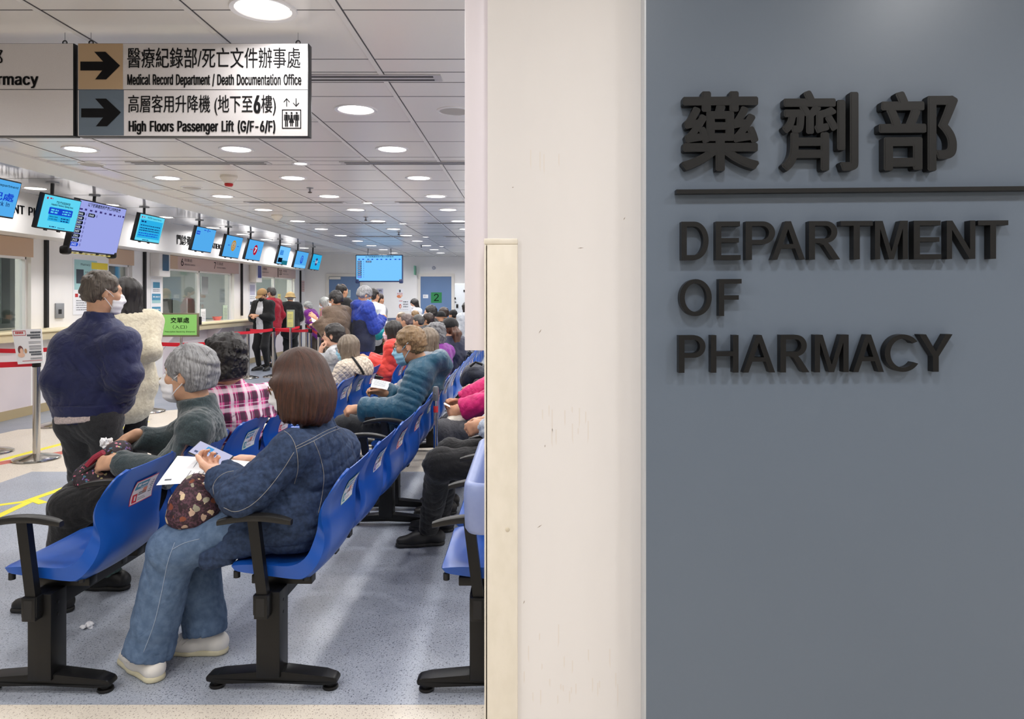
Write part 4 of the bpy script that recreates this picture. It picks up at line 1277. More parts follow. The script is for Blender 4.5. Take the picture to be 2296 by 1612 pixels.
header('plain beige header strip over the leftmost counter window', 5.6, 9.1, [], 0)
header('plain beige header strip behind the big number board', 10.78, 11.42, [], 0)
header('header strip numbered 6 and 7 over the counter window', 12.37, 15.36, [(12.95, '6'), (14.3, '7')], 0)
header('header strip numbered 9 and 10 over the far counter window', 16.6, 19.3, [(16.75, '9'), (18.05, '10')], 0)
for lab, y in [('black vertical shutter rail left of the standing man in navy', 9.36), ('black vertical shutter rail right of the woman in the cream coat', 11.75),
               ('black vertical shutter rail between windows 7 and 9', 15.72), ('black vertical shutter rail at the far end of the counters', 19.75)]:
    tag(MB().span((XW, y - 0.022, 1.07), (XW + 0.04, y + 0.022, 2.19)).build('shutter_rail', BLACK, loc=(XW, y, 1.07)), lab, 'shutter rail', 'black shutter rails')

# blinds, partitions and counter equipment seen through the glass
BLIND = mat('blind_grey', (148, 160, 156), 0.7, rgb2=(138, 150, 147), ns=(1, 8, 1))
for lab, y0, y1, z0 in [('grey roller blind half drawn inside the leftmost counter window', 5.7, 8.95, 1.14), ('grey roller blind inside the narrow window behind the big number board', 10.8, 11.3, 1.05)]:
    b_ = MB()
    for y in np.arange(y0, y1, 0.62):
        b_.span((-6.37, y, z0), (-6.355, min(y + 0.61, y1), 1.961))
    tag(b_.build('window_blind', BLIND, loc=(-6.36, (y0 + y1) / 2, 1.96)), lab, 'blind')
for k, (y, w, h, c, lab) in enumerate([(8.0, 0.62, 0.40, (196, 194, 198), 'back of a computer monitor inside the leftmost counter window'), (13.55, 0.5, 0.38, (150, 148, 150), 'back of a grey monitor behind window 6'),
                                       (14.65, 0.45, 0.38, (152, 150, 152), 'back of a grey monitor behind window 7, right of the notice')]):
    r = thing('monitor', lab, 'monitor', (-6.75, y, 1.0))
    MB().box((-6.75, y, 1.06 + h / 2), (0.03, w, h), None, 0.012).build('housing', mat('monitor_grey_%d' % k, c, 0.5), r)
    MB().box((-6.75, y, 1.01), (0.16, 0.22, 0.02), None, 0.006).build('foot', BLKPL, r)
    MB().span((-6.77, y - 0.03, 1.01), (-6.745, y + 0.03, 1.1)).build('stand', BLKPL, r)
    MB().span((-6.733, y + w / 2 - 0.02, 1.06), (-6.728, y + w / 2, 1.06 + h)).build('dark_edge', BLACK, r)
for k, (y, lab) in enumerate([(8.0, 'cream worktop inside the pharmacy at the leftmost counter window'), (13.9, 'cream worktop inside the pharmacy below the monitors of windows 6 and 7'), (18.0, 'cream worktop inside the bright pharmacy bay of windows 9 and 10')]):
    tag(MB().span((-7.1, y - 1.3, 0.95), (-6.41, y + 1.3, 1.0)).build('worktop', CREAM, loc=(-6.8, y, 0.95)), lab, 'worktop')
for (y, z0, z1, lab) in [(12.62, 1.0, 1.16, 'white paper notice lying at the left end of window 6'), (14.1, 1.0, 1.24, 'white upright notice between the two monitors of windows 6 and 7'),
                         (15.12, 1.0, 1.3, 'pale green notice at the right end of window 7')]:
    q = MB().span((-6.292, y - 0.1, z0), (-6.285, y + 0.1, z1))
    lines(q, (-6.285, y - 0.08, 0), EY, EZ, 0, 0.16, [z0 + 0.02 + 0.03 * i for i in range(int((z1 - z0) / 0.035))], 0.011, 1)
    tag(q.build('counter_notice', [PAPER if z1 < 1.29 else mat('paper_green', (196, 216, 196), 0.6), mat('print_mid', (110, 112, 118), 0.6)], loc=(-6.29, y, z0)), lab, 'notice')
q = MB().span((-6.30, 14.05, 1.52), (-6.295, 14.33, 1.86))
tag(q.build('window_notice', PAPER, loc=(-6.3, 14.2, 1.5)), 'white sheet stuck high inside the glass between windows 6 and 7', 'notice')
t = MB().lathe([(0.055, 0), (0.085, 0.075), (0.08, 0.076), (0.05, 0.006)], (-6.3, 14.75, 1.0), 20)
t.v = [Vector((v.x, 14.75 + (v.y - 14.75) * 1.7, v.z)) for v in t.v]
tag(t.build('tray', mat('tray_pink', (232, 122, 112), 0.45), loc=(-6.3, 14.75, 1.0)), 'pink plastic tray on the counter of window 7', 'tray')

# number display boxes on the piers
for lab, y, c in [('white number display box with a dark window, on the pier left of window 6', 12.12, (58, 60, 72)), ('white number display box with a blue window, on the pier left of window 9', 16.35, (52, 62, 150))]:
    r = thing('display_box', lab, 'display', (XW, y, 1.78))
    MB().span((XW, y - 0.17, 1.80), (XW + 0.16, y + 0.19, 2.24), 0.015).build('housing', mat('box_white', (230, 226, 222), 0.4), r)
    MB().span((XW + 0.16, y - 0.08, 1.90), (XW + 0.163, y + 0.13, 2.17)).build('display', mat('box_glass_%d' % int(y), c, 0.2), r)

# posters
PT = mat('poster_teal', (164, 206, 208), 0.6)
PYE = mat('poster_yellow', (236, 214, 70), 0.6)
PBL = mat('poster_blue', (76, 146, 182), 0.6)
PDK = mat('poster_dark', (62, 70, 80), 0.6)
PGR = mat('poster_grey_text', (130, 132, 138), 0.6)
PRE = mat('poster_red', (190, 44, 46), 0.6)
POR = mat('poster_orange', (222, 132, 84), 0.6)
PLV = mat('poster_lavender', (186, 184, 206), 0.6)
PLT = mat('poster_skin', (240, 196, 172), 0.6)


def poster(name, label, o, u, w, h, base, items, thick=0.004):
    o = Vector(o)
    nn = u.cross(EZ)
    q = MB()
    q.prism([o, o + u * w, o + u * w + EZ * h, o + EZ * h], nn * thick, 0)
    mats = [base]
    for it in items:
        if it[1] not in mats:
            mats.append(it[1])
        i = mats.index(it[1])
        oo = o + nn * thick
        if it[0] == 'r':
            rect(q, oo, u, EZ, it[2] * w, it[3] * h, it[4] * w, it[5] * h, i, it[6] if len(it) > 6 else 0.0015)
        elif it[0] == 't':
            put_text(q, it[2], oo + u * it[3] * w + EZ * it[4] * h, u, EZ, (it[5] - it[3]) * w, (it[6] - it[4]) * h, i, it[7] if len(it) > 7 else 0.0, 0, 3, 0.003)
        elif it[0] == 'l':
            lines(q, oo, u, EZ, it[2] * w, it[3] * w, [z * h for z in it[4]], it[5] * h, i, random.Random(len(q.v)), 0.0026)
        elif it[0] == 'o':
            rx, rz = it[4] * w, it[5] * h
            q.add([oo + u * (it[2] * w + rx * math.cos(t)) + EZ * (it[3] * h + rz * math.sin(t)) + nn * (it[6] if len(it) > 6 else 0.0024) for t in np.linspace(0, 6.283, 17)[:-1]], [list(range(16))], i)
    return tag(q.build(name, mats, loc=o + u * w / 2), label, 'poster')


XP = XW + 0.001
poster('poster', 'tall poster with teal and yellow blocks behind the head of the man in navy', (XP, 9.93, 1.22), EY, 0.83, 0.78, PAPER,
       [('r', PT, 0.03, 0.44, 0.66, 0.97), ('r', PYE, 0.5, 0.82, 0.98, 0.94, 0.002), ('r', PDK, 0.08, 0.55, 0.28, 0.8, 0.002), ('l', PGR, 0.32, 0.62, [0.6, 0.65, 0.7, 0.75], 0.02),
        ('t', PDK, 'Pharmacy', 0.2, 0.86, 0.46, 0.91), ('r', PRE, 0.05, 0.31, 0.13, 0.37), ('l', PDK, 0.16, 0.6, [0.3], 0.04), ('l', PGR, 0.08, 0.9, [0.24, 0.2, 0.16, 0.12, 0.08], 0.016)])
poster('poster', 'narrow white strip poster with three blue blocks on the pier left of window 6', (XP, 11.97, 1.16), EY, 0.34, 0.6, PAPER,
       [('r', PBL, 0.2, 0.76, 0.85, 0.92), ('r', PBL, 0.1, 0.42, 0.92, 0.6), ('r', PT, 0.1, 0.34, 0.92, 0.42), ('r', PBL, 0.1, 0.08, 0.92, 0.24), ('l', PGR, 0.2, 0.85, [0.7, 0.66], 0.02), ('l', PAPER, 0.2, 0.85, [0.5, 0.15], 0.03)])
poster('poster', 'white strip poster with a dark plate, behind the man in the tan cap', (XP, 16.18, 1.0), EY, 0.36, 0.78, PAPER,
       [('r', PLV, 0.1, 0.66, 0.9, 0.95), ('r', PDK, 0.12, 0.38, 0.85, 0.47), ('l', PGR, 0.1, 0.9, [0.6, 0.55, 0.3, 0.22], 0.02)])
poster('poster', 'small faded pink notice on the white wall beyond the last counter', (XP, 19.9, 1.62), EY, 0.25, 0.3, mat('paper_pink', (222, 190, 186), 0.6), [('l', PGR, 0.1, 0.9, [0.2, 0.4, 0.6, 0.8], 0.05)])
poster('poster', 'yellow paper slip in the far counter window beside the bucket hat', (XW - 0.0945, 18.3, 1.25), EY, 0.2, 0.3, mat('paper_yellow', (228, 214, 140), 0.6), [('l', PGR, 0.15, 0.85, [0.25, 0.5, 0.75], 0.06)])
FY = FAR - 0.001


def fpos(px, py):
    v = P(px, py, FY)
    return v


def far_poster(label, x0, y0, x1, y1, base, items, Y=FY, name='poster'):
    a_, b_ = P(x0, y1, Y), P(x1, y0, Y)
    return poster(name, label, (a_.x, Y, a_.z), EX, b_.x - a_.x, b_.z - a_.z, base, items)


far_poster('lavender text poster on the far wall right of the grey-haired man in the blue jacket', 836.6, 647, 859, 678, PLV,
           [('l', PDK, 0.08, 0.92, [0.86, 0.78], 0.06), ('l', PDK, 0.1, 0.9, [0.66, 0.3, 0.24, 0.18], 0.03), ('r', PBL, 0.42, 0.5, 0.58, 0.58)])
far_poster('small white poster with an orange picture, on the far wall left of the blue door', 889, 647, 904.6, 669, PAPER,
           [('r', PDK, 0.38, 0.62, 0.6, 0.88), ('l', PRE, 0.1, 0.9, [0.5, 0.42], 0.05), ('o', POR, 0.4, 0.2, 0.36, 0.16), ('o', PLT, 0.7, 0.28, 0.2, 0.12, 0.003)])
far_poster('white notice with a small drawn face, on the far wall below the orange poster', 893, 672.6, 921, 697, PAPER,
           [('r', PRE, 0.06, 0.88, 0.34, 0.93), ('o', PRE, 0.16, 0.42, 0.1, 0.2), ('o', PLT, 0.17, 0.4, 0.07, 0.14, 0.003), ('l', PDK, 0.4, 0.8, [0.84, 0.78, 0.62, 0.56, 0.4, 0.34], 0.05), ('l', PGR, 0.1, 0.8, [0.12], 0.03)])
far_poster('pale notice sheet taped to the left blue door', 772.6, 650, 786, 667, mat('paper_teal', (196, 216, 222), 0.6), [('l', PGR, 0.1, 0.9, [0.7, 0.55, 0.4, 0.25], 0.06), ('r', PBL, 0.2, 0.82, 0.8, 0.92)], FY - 0.03)
far_poster('small white name plate on the right blue door, left of the green 2', 948.5, 660.5, 960, 668.5, PAPER, [('l', PGR, 0.15, 0.7, [0.6, 0.3], 0.14)], FY - 0.03)
a_ = far_poster('green square sign with a black 2 on the right blue door', 966.5, 655.5, 990.5, 679, mat('sign_green', (34, 128, 72), 0.5), [('t', INK, '2', 0.28, 0.18, 0.72, 0.86, 0.0)], FY - 0.03, 'door_number')
c = P(973, 601, FY)
t = MB().tube([(c.x + 0.036 * math.cos(t), FY - 0.012, c.z + 0.036 * math.sin(t)) for t in np.linspace(0, 6.283, 25)[:-1]], 0.013, 8, closed=True)
tag(t.build('ring_lamp', mat('ring_grey', (172, 178, 196), 0.4), loc=(c.x, FY - 0.012, c.z)), 'small grey ring fitting on the far wall above the right door', 'wall fitting')
v0, v1 = P(928.3, 616, FY - 0.3), P(933, 595.5, FY - 0.3)
r = thing('projecting_sign', 'narrow green sign sticking out of the far wall left of the right door', 'sign', (v0.x, FY - 0.15, v0.z))
MB().span((v0.x, FY - 0.34, v0.z), (v0.x + 0.02, FY - 0.02, v1.z)).build('blade', mat('blade_green', (120, 186, 156), 0.5), r)
MB().span((v0.x, FY - 0.02, v0.z + 0.05), (v0.x + 0.02, FY, v1.z - 0.05)).build('bracket', GREYM, r)
# grey cabinet by the right edge of the hall
YC = 18.0
v0 = P(1019.5, 635, YC)
r = thing('cabinet', 'tall light grey metal cabinet standing by the right blue door, partly behind the white panel', 'cabinet', (v0.x + 0.4, YC + 0.25, 0))
MB().span((v0.x, YC, 0.04), (v0.x + 0.8, YC + 0.5, v0.z), 0.006).build('body', mat('cabinet_grey', (186, 190, 194), 0.45), r)
MB().span((v0.x + 0.02, YC + 0.02, 0), (v0.x + 0.78, YC + 0.48, 0.045)).build('plinth', BLACK, r)
MB().span((v0.x + 0.02, YC - 0.012, 0.08), (v0.x + 0.78, YC, v0.z - 0.03), 0.003).build('door', MATS['cabinet_grey'], r)
for i, (px, py, w, h) in enumerate([(1020.5, 669, 0.03, 0.05), (1021, 677, 0.035, 0.02), (1025, 686, 0.05, 0.09), (1020, 695, 0.03, 0.03), (1042, 652, 0.06, 0.05)]):
    p = P(px, py, YC - 0.02)
    MB().box((p.x, YC - 0.02, p.z), (w, 0.02, h), None, 0.004).build('lock_plate', BLKPL, r)

# wall socket plate on the pier beside the man in navy
r = thing('call_plate', 'small dark grey metal plate on the pier left of the tall poster', 'wall plate', (XW, 9.62, 1.13))
MB().span((XW, 9.55, 1.18), (XW + 0.02, 9.72, 1.38), 0.004).build('plate', GREYM, r)
MB().span((XW + 0.02, 9.60, 1.24), (XW + 0.024, 9.66, 1.30)).build('slot', BLACK, r)
# ================================================================ beam benches with blue shells
BLUE = mat('seat_blue', (18, 76, 164), 0.30, 0.0, 0.5, bump=(500, 0.05, 0.0005))
BEAMB = mat('beam_black', (12, 12, 13), 0.40, 0.0, 0.35, bump=(600, 0.06, 0.0005))
ARMB = mat('arm_black', (26, 25, 24), 0.42, 0, 0.4, bump=(700, 0.08, 0.0005))
IN_P = [(-0.163, 0.445), (-0.155, 0.462), (-0.10, 0.468), (-0.018, 0.467), (0.05, 0.464), (0.095, 0.474), (0.1285, 0.506), (0.148, 0.566), (0.165, 0.645), (0.191, 0.705), (0.222, 0.745), (0.252, 0.792), (0.262, 0.803)]
OUT_P = [(-0.163, 0.438), (-0.150, 0.432), (-0.08, 0.422), (0.0, 0.412), (0.07, 0.404), (0.120, 0.407), (0.165, 0.446), (0.190, 0.50), (0.194, 0.575), (0.190, 0.64), (0.205, 0.695), (0.236, 0.752), (0.266, 0.801)]


def resample(pts, n):
    p = np.array(pts)
    # Catmull-Rom through the points, n samples
    q = np.vstack([2 * p[0] - p[1], p, 2 * p[-1] - p[-2]])
    out = []
    for i in range(len(p) - 1):
        a, b, c, d = q[i:i + 4]
        for t in np.linspace(0, 1, 6, endpoint=False):
            out.append(0.5 * ((2 * b) + (c - a) * t + (2 * a - 5 * b + 4 * c - d) * t * t + (3 * b - a - 3 * c + d) * t ** 3))
    out.append(p[-1])
    out = np.array(out)
    s = np.r_[0, np.cumsum(np.linalg.norm(np.diff(out, axis=0), axis=1))]
    u = np.linspace(0, s[-1], n)
    return np.c_[np.interp(u, s, out[:, 0]), np.interp(u, s, out[:, 1])]


NU, NV, SEATW = 40, 17, 0.482
IP, OP = resample(IN_P, NU), resample(OUT_P, NU)


def shell_geo():
    V, F = [], []
    vv = np.linspace(-1, 1, NV)

    def halfw(i):
        t = i / (NU - 1)
        w = SEATW / 2
        if t < 0.07:                                   # rounded front corners
            w -= 0.03 * (1 - math.sqrt(max(0, 1 - (1 - t / 0.07) ** 2)))
        wa = 0.035 * math.exp(-((t - 0.62) / 0.10) ** 2)        # waist of the back
        if t > 0.86:
            k = (t - 0.86) / 0.14
            wa += 0.075 * (1 - math.sqrt(max(0, 1 - k ** 2.2)))
        return w - wa

    def row(prof, i, inner):
        hw = halfw(i)
        x, z = prof[i]
        j0, j1 = max(i - 1, 0), min(i + 1, NU - 1)
        d = prof[j1] - prof[j0]
        d = d / np.linalg.norm(d)
        nrm = np.array([-d[1], d[0]])
        t = i / (NU - 1)
        out = []
        for v in vv:
            e = 1 - v * v
            k = (-0.020 * e if inner else -0.012 * e) * min(1, t * 6) * min(1, (1 - t) * 5 + 0.15)
            if not inner and abs(v) > 0.93:
                k += 0.010
            if inner and abs(v) > 0.93:
                k -= 0.004
            out.append((x + nrm[0] * k, v * hw, z + nrm[1] * k))
        return out
    for i in range(NU):
        V += row(IP, i, True)
    nI = len(V)
    for i in range(NU):
        V += row(OP, i, False)
    for i in range(NU - 1):
        for j in range(NV - 1):
            a = i * NV + j
            F.append([a, a + 1, a + NV + 1, a + NV])
            b = nI + i * NV + j
            F.append([b, b + NV, b + NV + 1, b + 1])
        a, b = i * NV, nI + i * NV
        F.append([a, a + NV, b + NV, b])
        a, b = i * NV + NV - 1, nI + i * NV + NV - 1
        F.append([a, b, b + NV, a + NV])
    for j in range(NV - 1):
        F.append([j, nI + j, nI + j + 1, j + 1])
        a, b = (NU - 1) * NV + j, nI + (NU - 1) * NV + j
        F.append([a, a + 1, b + 1, b])
    return V, F


SHV, SHF = shell_geo()
ST_W = mat('sticker_white', (224, 218, 224), 0.4)
ST_T = mat('sticker_teal', (40, 132, 168), 0.4)
ST_O = mat('sticker_orange', (222, 128, 96), 0.4)
ST_C = [mat('sticker_crimson', (204, 46, 84), 0.4), mat('sticker_green', (150, 200, 160), 0.4), mat('sticker_blue', (70, 120, 190), 0.4)]
ST_P = [mat('sticker_red_logo', (198, 30, 54), 0.4), mat('sticker_green_logo', (60, 140, 150), 0.4), mat('sticker_violet_logo', (90, 70, 160), 0.4)]


def sticker(parent, x0, yc, kind):
    """a label on the outside of a backrest: width 0.16 m, following the curve of the shell"""
    z0, z1, w = 0.632, 0.735, 0.165
    prof = OP[(OP[:, 1] > 0.55) & (OP[:, 0] > 0.15)]

    def pt(v, t, lift):
        z = z0 + (z1 - z0) * t
        x = np.interp(z, prof[:, 1], prof[:, 0])
        d = np.array([np.interp(z + 0.01, prof[:, 1], prof[:, 0]) - np.interp(z - 0.01, prof[:, 1], prof[:, 0]), 0.02])
        d /= np.linalg.norm(d)
        e = 1 - (v * w / (SEATW / 2)) ** 2
        k = 0.012 * e + lift
        return (x0 + x + d[1] * k, yc + v * w, z - d[0] * k)
    q = MB()

    def patch(v0, t0, v1, t1, mi, lift):
        n = 5
        V = [pt(v0 + (v1 - v0) * a / n, t0 + (t1 - t0) * b / n, lift) for b in range(n + 1) for a in range(n + 1)]
        F = [[b * (n + 1) + a, b * (n + 1) + a + 1, (b + 1) * (n + 1) + a + 1, (b + 1) * (n + 1) + a] for b in range(n) for a in range(n)]
        q.add(V, F, mi)
    patch(-0.5, 0.0, 0.5, 1.0, 4, 0.0012)
    patch(-0.475, 0.035, 0.475, 0.965, 0, 0.0018)
    patch(-0.42, 0.62, 0.12, 0.92, 1, 0.0024)
    patch(-0.36, 0.74, -0.22, 0.86, 0, 0.003)
    patch(-0.18, 0.76, 0.06, 0.84, 0, 0.003)
    patch(-0.2, 0.66, 0.08, 0.69, 0, 0.003)
    patch(-0.02, 0.36, 0.16, 0.6, 2, 0.0024)
    patch(-0.42, 0.08, -0.22, 0.44, 3, 0.0024)
    patch(-0.34, 0.16, -0.28, 0.36, 0, 0.003)
    for i, t in enumerate((0.42, 0.34, 0.2, 0.13)):
        patch(-0.18, t, 0.12 + 0.04 * (i % 2), t + (0.05 if i < 2 else 0.025), 5, 0.0026)
    for i in range(6):
        patch(0.25 + 0.03 * (i % 3), 0.3 + 0.09 * i, 0.4, 0.34 + 0.09 * i, 5, 0.0026)
    return q.build('sticker', [ST_W, ST_T, ST_O, ST_P[kind], ST_C[kind], MATS['print_mid']], parent)


PITCH = 0.53
BENCHES = []


def bench(name_label, x0, y0, n=4, rz=0.0, kinds=(0, 1, 2, 0)):
    """bench facing -X: shells from y0 to y0 + n*PITCH, foot centre at x0"""
    r = thing('waiting_bench', name_label, 'bench', (x0, y0, 0), 0, 'blue waiting benches')
    BENCHES.append((x0, y0, rz))
    ye = y0 + n * PITCH - 0.05
    b = MB()
    b.span((x0 - 0.045, y0 - 0.06, 0.288), (x0 + 0.005, ye + 0.06, 0.374), 0.004)
    b.span((x0 - 0.036, y0 - 0.0606, 0.298), (x0 - 0.006, y0 - 0.0604, 0.364), 0, 1)
    for i in range(n):
        yc = y0 + SEATW / 2 + i * PITCH
        for q in (-0.16, 0.16):
            b.span((x0 - 0.10, yc + q - 0.025, 0.372), (x0 + 0.13, yc + q + 0.025, 0.405), 0.004)
    b.build('beam', [BEAMB, BLACK], r)
    for yl in (y0 + 0.02, ye - 0.10):
        lg = MB()
        lg.span((x0 - 0.053, yl - 0.04, 0.055), (x0 + 0.036, yl + 0.05, 0.372), 0.006)
        for zz in (0.33, 0.345 - 0.06):
            lg.lathe([(0.006, -0.001), (0.006, 0.002)], (0, 0, 0), 10)
            k = len(lg.v) - 20
            for t in range(k, len(lg.v)):
                v = lg.v[t]
                lg.v[t] = Vector((x0 + 0.036 + v.z, yl + v.x, zz + v.y))
        lg.build('leg', BEAMB, r)
        ft = MB()
        pr = [(-0.246, 0.030), (-0.250, 0.045), (-0.238, 0.056), (-0.20, 0.060), (-0.06, 0.074), (0.045, 0.076), (0.19, 0.060), (0.232, 0.052), (0.243, 0.040), (0.240, 0.028), (0.19, 0.026), (0.0, 0.032), (-0.19, 0.026)]
        yw = 0.036
        n_ = len(pr)
        V = [(x0 + x, yl + 0.005 - yw * (0.75 if abs(x) > 0.2 else 1), z) for x, z in pr] + [(x0 + x, yl + 0.005 + yw * (0.75 if abs(x) > 0.2 else 1), z) for x, z in pr]
        F = [list(range(n_)), list(range(n_, 2 * n_))[::-1]] + [[i, n_ + i, n_ + (i + 1) % n_, (i + 1) % n_] for i in range(n_)]
        bmx = bmesh.new()
        vs = [bmx.verts.new(v) for v in V]
        for f in F:
            bmx.faces.new([vs[i] for i in f])
        bmesh.ops.recalc_face_normals(bmx, faces=bmx.faces)
        bmesh.ops.bevel(bmx, geom=bmx.edges[:], offset=0.006, segments=2, profile=0.5, affect='EDGES')
        ft.add([v.co.copy() for v in bmx.verts], [[v.index for v in f.verts] for f in bmx.faces])
        bmx.free()
        fo = ft.build('foot', BEAMB, r)
        for q in (-0.215, 0.21):
            MB().lathe([(0.027, 0.0), (0.029, 0.005), (0.027, 0.011), (0.018, 0.013), (0.018, 0.03)], (x0 + q, yl + 0.005, 0.002), 20).build('glide', BLKPL, fo)
    for i in range(n):
        yc = y0 + SEATW / 2 + i * PITCH
        s = place('seat_shell', [(x0 + v[0], yc + v[1], v[2]) for v in SHV], SHF, BLUE, r, None, 0.75)
        bt = MB()
        for q in (-0.215, 0.215):
            for xx in (-0.142, 0.118):
                bt.lathe([(0.012, -0.004), (0.012, 0.02), (0.008, 0.022)], (x0 + xx, yc + q, 0.404 if xx > 0 else 0.412), 12)
        bt.build('rubber_buffer', BLACK, s)
        sticker(s, x0, yc + 0.03, kinds[i % len(kinds)])
    for i in range(n + 1):
        ya = y0 - 0.035 + i * PITCH + (0.0 if i else 0.0)
        a = MB()
        xs_ = np.linspace(-0.186, 0.086, 13)
        V, F = [], []
        for k, x in enumerate(xs_):
            t = k / 12
            zt = 0.664 - 0.020 * (2 * t - 1) ** 2 + 0.004 * t
            hw = 0.024 - 0.010 * abs(2 * t - 1) ** 6
            hh = 0.014 - 0.004 * abs(2 * t - 1) ** 4
            for c in range(10):
                an = 2 * math.pi * c / 10
                cs, sn = math.cos(an), math.sin(an)
                V.append((x0 + x, ya + hw * math.copysign(abs(cs) ** 0.6, cs), zt - 0.014 + hh * math.copysign(abs(sn) ** 0.6, sn)))
        for k in range(12):
            F += [[k * 10 + c, k * 10 + (c + 1) % 10, (k + 1) * 10 + (c + 1) % 10, (k + 1) * 10 + c] for c in range(10)]
        F += [list(range(10))[::-1], [120 + c for c in range(10)]]
        F = [f[::-1] for f in F]
        a.add(V, F)
        ar = a.build('armrest', ARMB, r)
        p = MB()
        p.prism([(x0 - 0.072, ya - 0.015, 0.640), (x0 - 0.033, ya - 0.015, 0.640), (x0 + 0.000, ya - 0.015, 0.372), (x0 - 0.038, ya - 0.015, 0.372)], (0, 0.03, 0))
        p.span((x0 - 0.05, ya - 0.02, 0.30), (x0 + 0.008, ya + 0.02, 0.374), 0.004)
        p.build('arm_post', BEAMB, ar)
    if rz:
        r.rotation_euler = (0, 0, rz)
    return r


YAWB = math.radians(-1.4)
A_X, B_X, C_X = -1.775, -0.95, -0.165
b1 = bench('near left blue bench with an empty first seat and the old man in green fleece', A_X, 2.68, 4, YAWB, (0, 2, 1, 0))
b2 = bench('near middle blue bench, the one the woman in the denim jacket sits on', B_X, 2.70, 4, YAWB, (1, 2, 0, 0))
b3 = bench('near right blue bench, mostly hidden by the white pillar', C_X, 2.68, 4, 0.0, (2, 1, 0, 2))


def bench_copy(label, x, y, rz=0.0, src=None):
    c = copy_tree(src or b1)
    c.location = (x, y, 0)
    c.rotation_euler = (0, 0, rz)
    c['label'] = label
    BENCHES.append((x, y, rz))
    return c


bench_copy('second blue bench of the left row, behind the woman in the quilted cream jacket', -1.72, 5.15)
bench_copy('third blue bench of the left row, where the person in coral red sits', -1.58, 7.5)
bench_copy('fourth blue bench of the left row, under the far group of dark heads', -1.72, 9.85)
bench_copy('fifth blue bench of the left row, in front of the far wall', -1.72, 12.2)
bench_copy('second blue bench of the middle row, where the man in the teal puffer jacket sits', -0.925, 4.98, 0, b2)
bench_copy('third blue bench of the middle row, behind the person in purple', -0.925, 7.4, 0, b2)
bench_copy('fourth blue bench of the middle row, showing just left of the hanging white panel', -0.93, 9.8, 0, b2)
bench_copy('second blue bench of the right row, mostly hidden by the pillar', -0.165, 5.0, 0, b3)
bench_copy('sixth blue bench of the left row, below the right blue door', -1.72, 14.55)
bench_copy('blue bench at the far back left, nearest the far wall', -2.45, 15.6)
bench_copy('blue bench farthest left at the back of the hall, under the farthest heads', -2.45, 13.2)

# ================================================================ queue barriers
BELT = mat('belt_red', (204, 22, 44), 0.5)
BELTT = mat('belt_print', (238, 200, 204), 0.6)
proto_post = None


def barrier(label, px, Y, top=0.90):
    global proto_post
    x = (px - VX) * Y / FPX
    if proto_post is None:
        r = thing('barrier_post', label, 'barrier post', (x, Y, 0), 0, 'chrome queue barrier posts')
        MB().lathe([(0.185, 0.0), (0.19, 0.006), (0.188, 0.016), (0.17, 0.024), (0.10, 0.040), (0.045, 0.052), (0.032, 0.056)], (x, Y, 0), 48).build('base', STEEL, r)
        MB().lathe([(0.030, 0.05), (0.030, 0.84)], (x, Y, 0), 28).build('pole', STEEL, r)
        MB().lathe([(0.033, 0.83), (0.034, 0.835), (0.034, 0.895), (0.030, 0.905), (0.012, 0.908)], (x, Y, 0), 24).build('belt_head', BLKPL, r)
        proto_post = r
        return r
    c = copy_tree(proto_post)
    c.location = (x, Y, 0)
    c['label'] = label
    return c


def belt(label, a, b, z=0.87, text=None):
    a, b = Vector((a[0], a[1], 0)), Vector((b[0], b[1], 0))
    d = (b - a).normalized()
    a, b = a + d * 0.034, b - d * 0.034
    s = Vector((-d.y, d.x, 0)) * 0.0012
    q = MB()
    n = 10
    hw = 0.024
    pts = []
    for i in range(n + 1):
        t = i / n
        p = a.lerp(b, t)
        sag = 0.014 * 4 * t * (1 - t)
        pts.append(p + EZ * (z - sag))
    for sgn in (1, -1):
        V = [p + s * sgn - EZ * hw for p in pts] + [p + s * sgn + EZ * hw for p in pts]
        q.add(V, [[i, i + 1, n + 2 + i, n + 1 + i][::sgn] for i in range(n)])
    nn = s.normalized()
    if text:
        u = d if nn.y < 0 else -d
        nf = nn if nn.y < 0 else -nn
        L = (b - a).length
        st = (a if nn.y < 0 else b) + EZ * (z - 0.027) + u * L * text[1] + u.cross(EZ) * 0.004
        put_text(q, text[0], st, u, EZ, text[2], 0.034, 1, 0.01, 0, 3, 0.002)
    return tag(q.build('barrier_belt', [BELT, BELTT], loc=(a + b) / 2 + EZ * z), label, 'barrier belt', 'red queue barrier belts')


def pos(px, Y):
    return ((px - VX) * Y / FPX, Y)


p0 = barrier('chrome barrier post with the white notice sheet on it, left of the man in navy', 82, 6.57)
barrier('chrome barrier post hidden behind the man in navy, only the rim of its base showing', 126, 8.3)
barrier('chrome barrier post out of view left, rim of its base at the left picture edge', -22, 6.85)
barrier('chrome barrier post just right of the green entrance sign', 519, 12.0)
barrier('chrome barrier post in front of the man in the tan cap, nearest the plaid shirt', 556, 13.2)
barrier('chrome barrier post between the tan cap man and the bucket hat', 613.5, 13.4)
barrier('chrome barrier post in front of the person in the bucket hat', 673.5, 14.6)
barrier('chrome barrier post just left of the woman in purple', 688, 15.2)
barrier('chrome barrier post right of the printed holder, before the man in brown', 695.5, 13.0)
barrier('chrome barrier post by the brown coat, its pole above the glasses woman', 716, 11.6)
barrier('chrome barrier post beside the teal shopping bag at the far wall', 857, 16.1)
barrier('chrome barrier post hidden behind the old man, left of the green sign', 335, 9.3)
barrier('chrome barrier post hidden behind the plaid shirt, right of the green sign', 477, 9.3)
belt('red belt at the left edge, rising toward the notice sheet, with white Chinese letters', pos(82, 6.57), (-7.4 + 0.9, 6.1), 0.86, ('門診藥劑部', 0.35, 0.42))
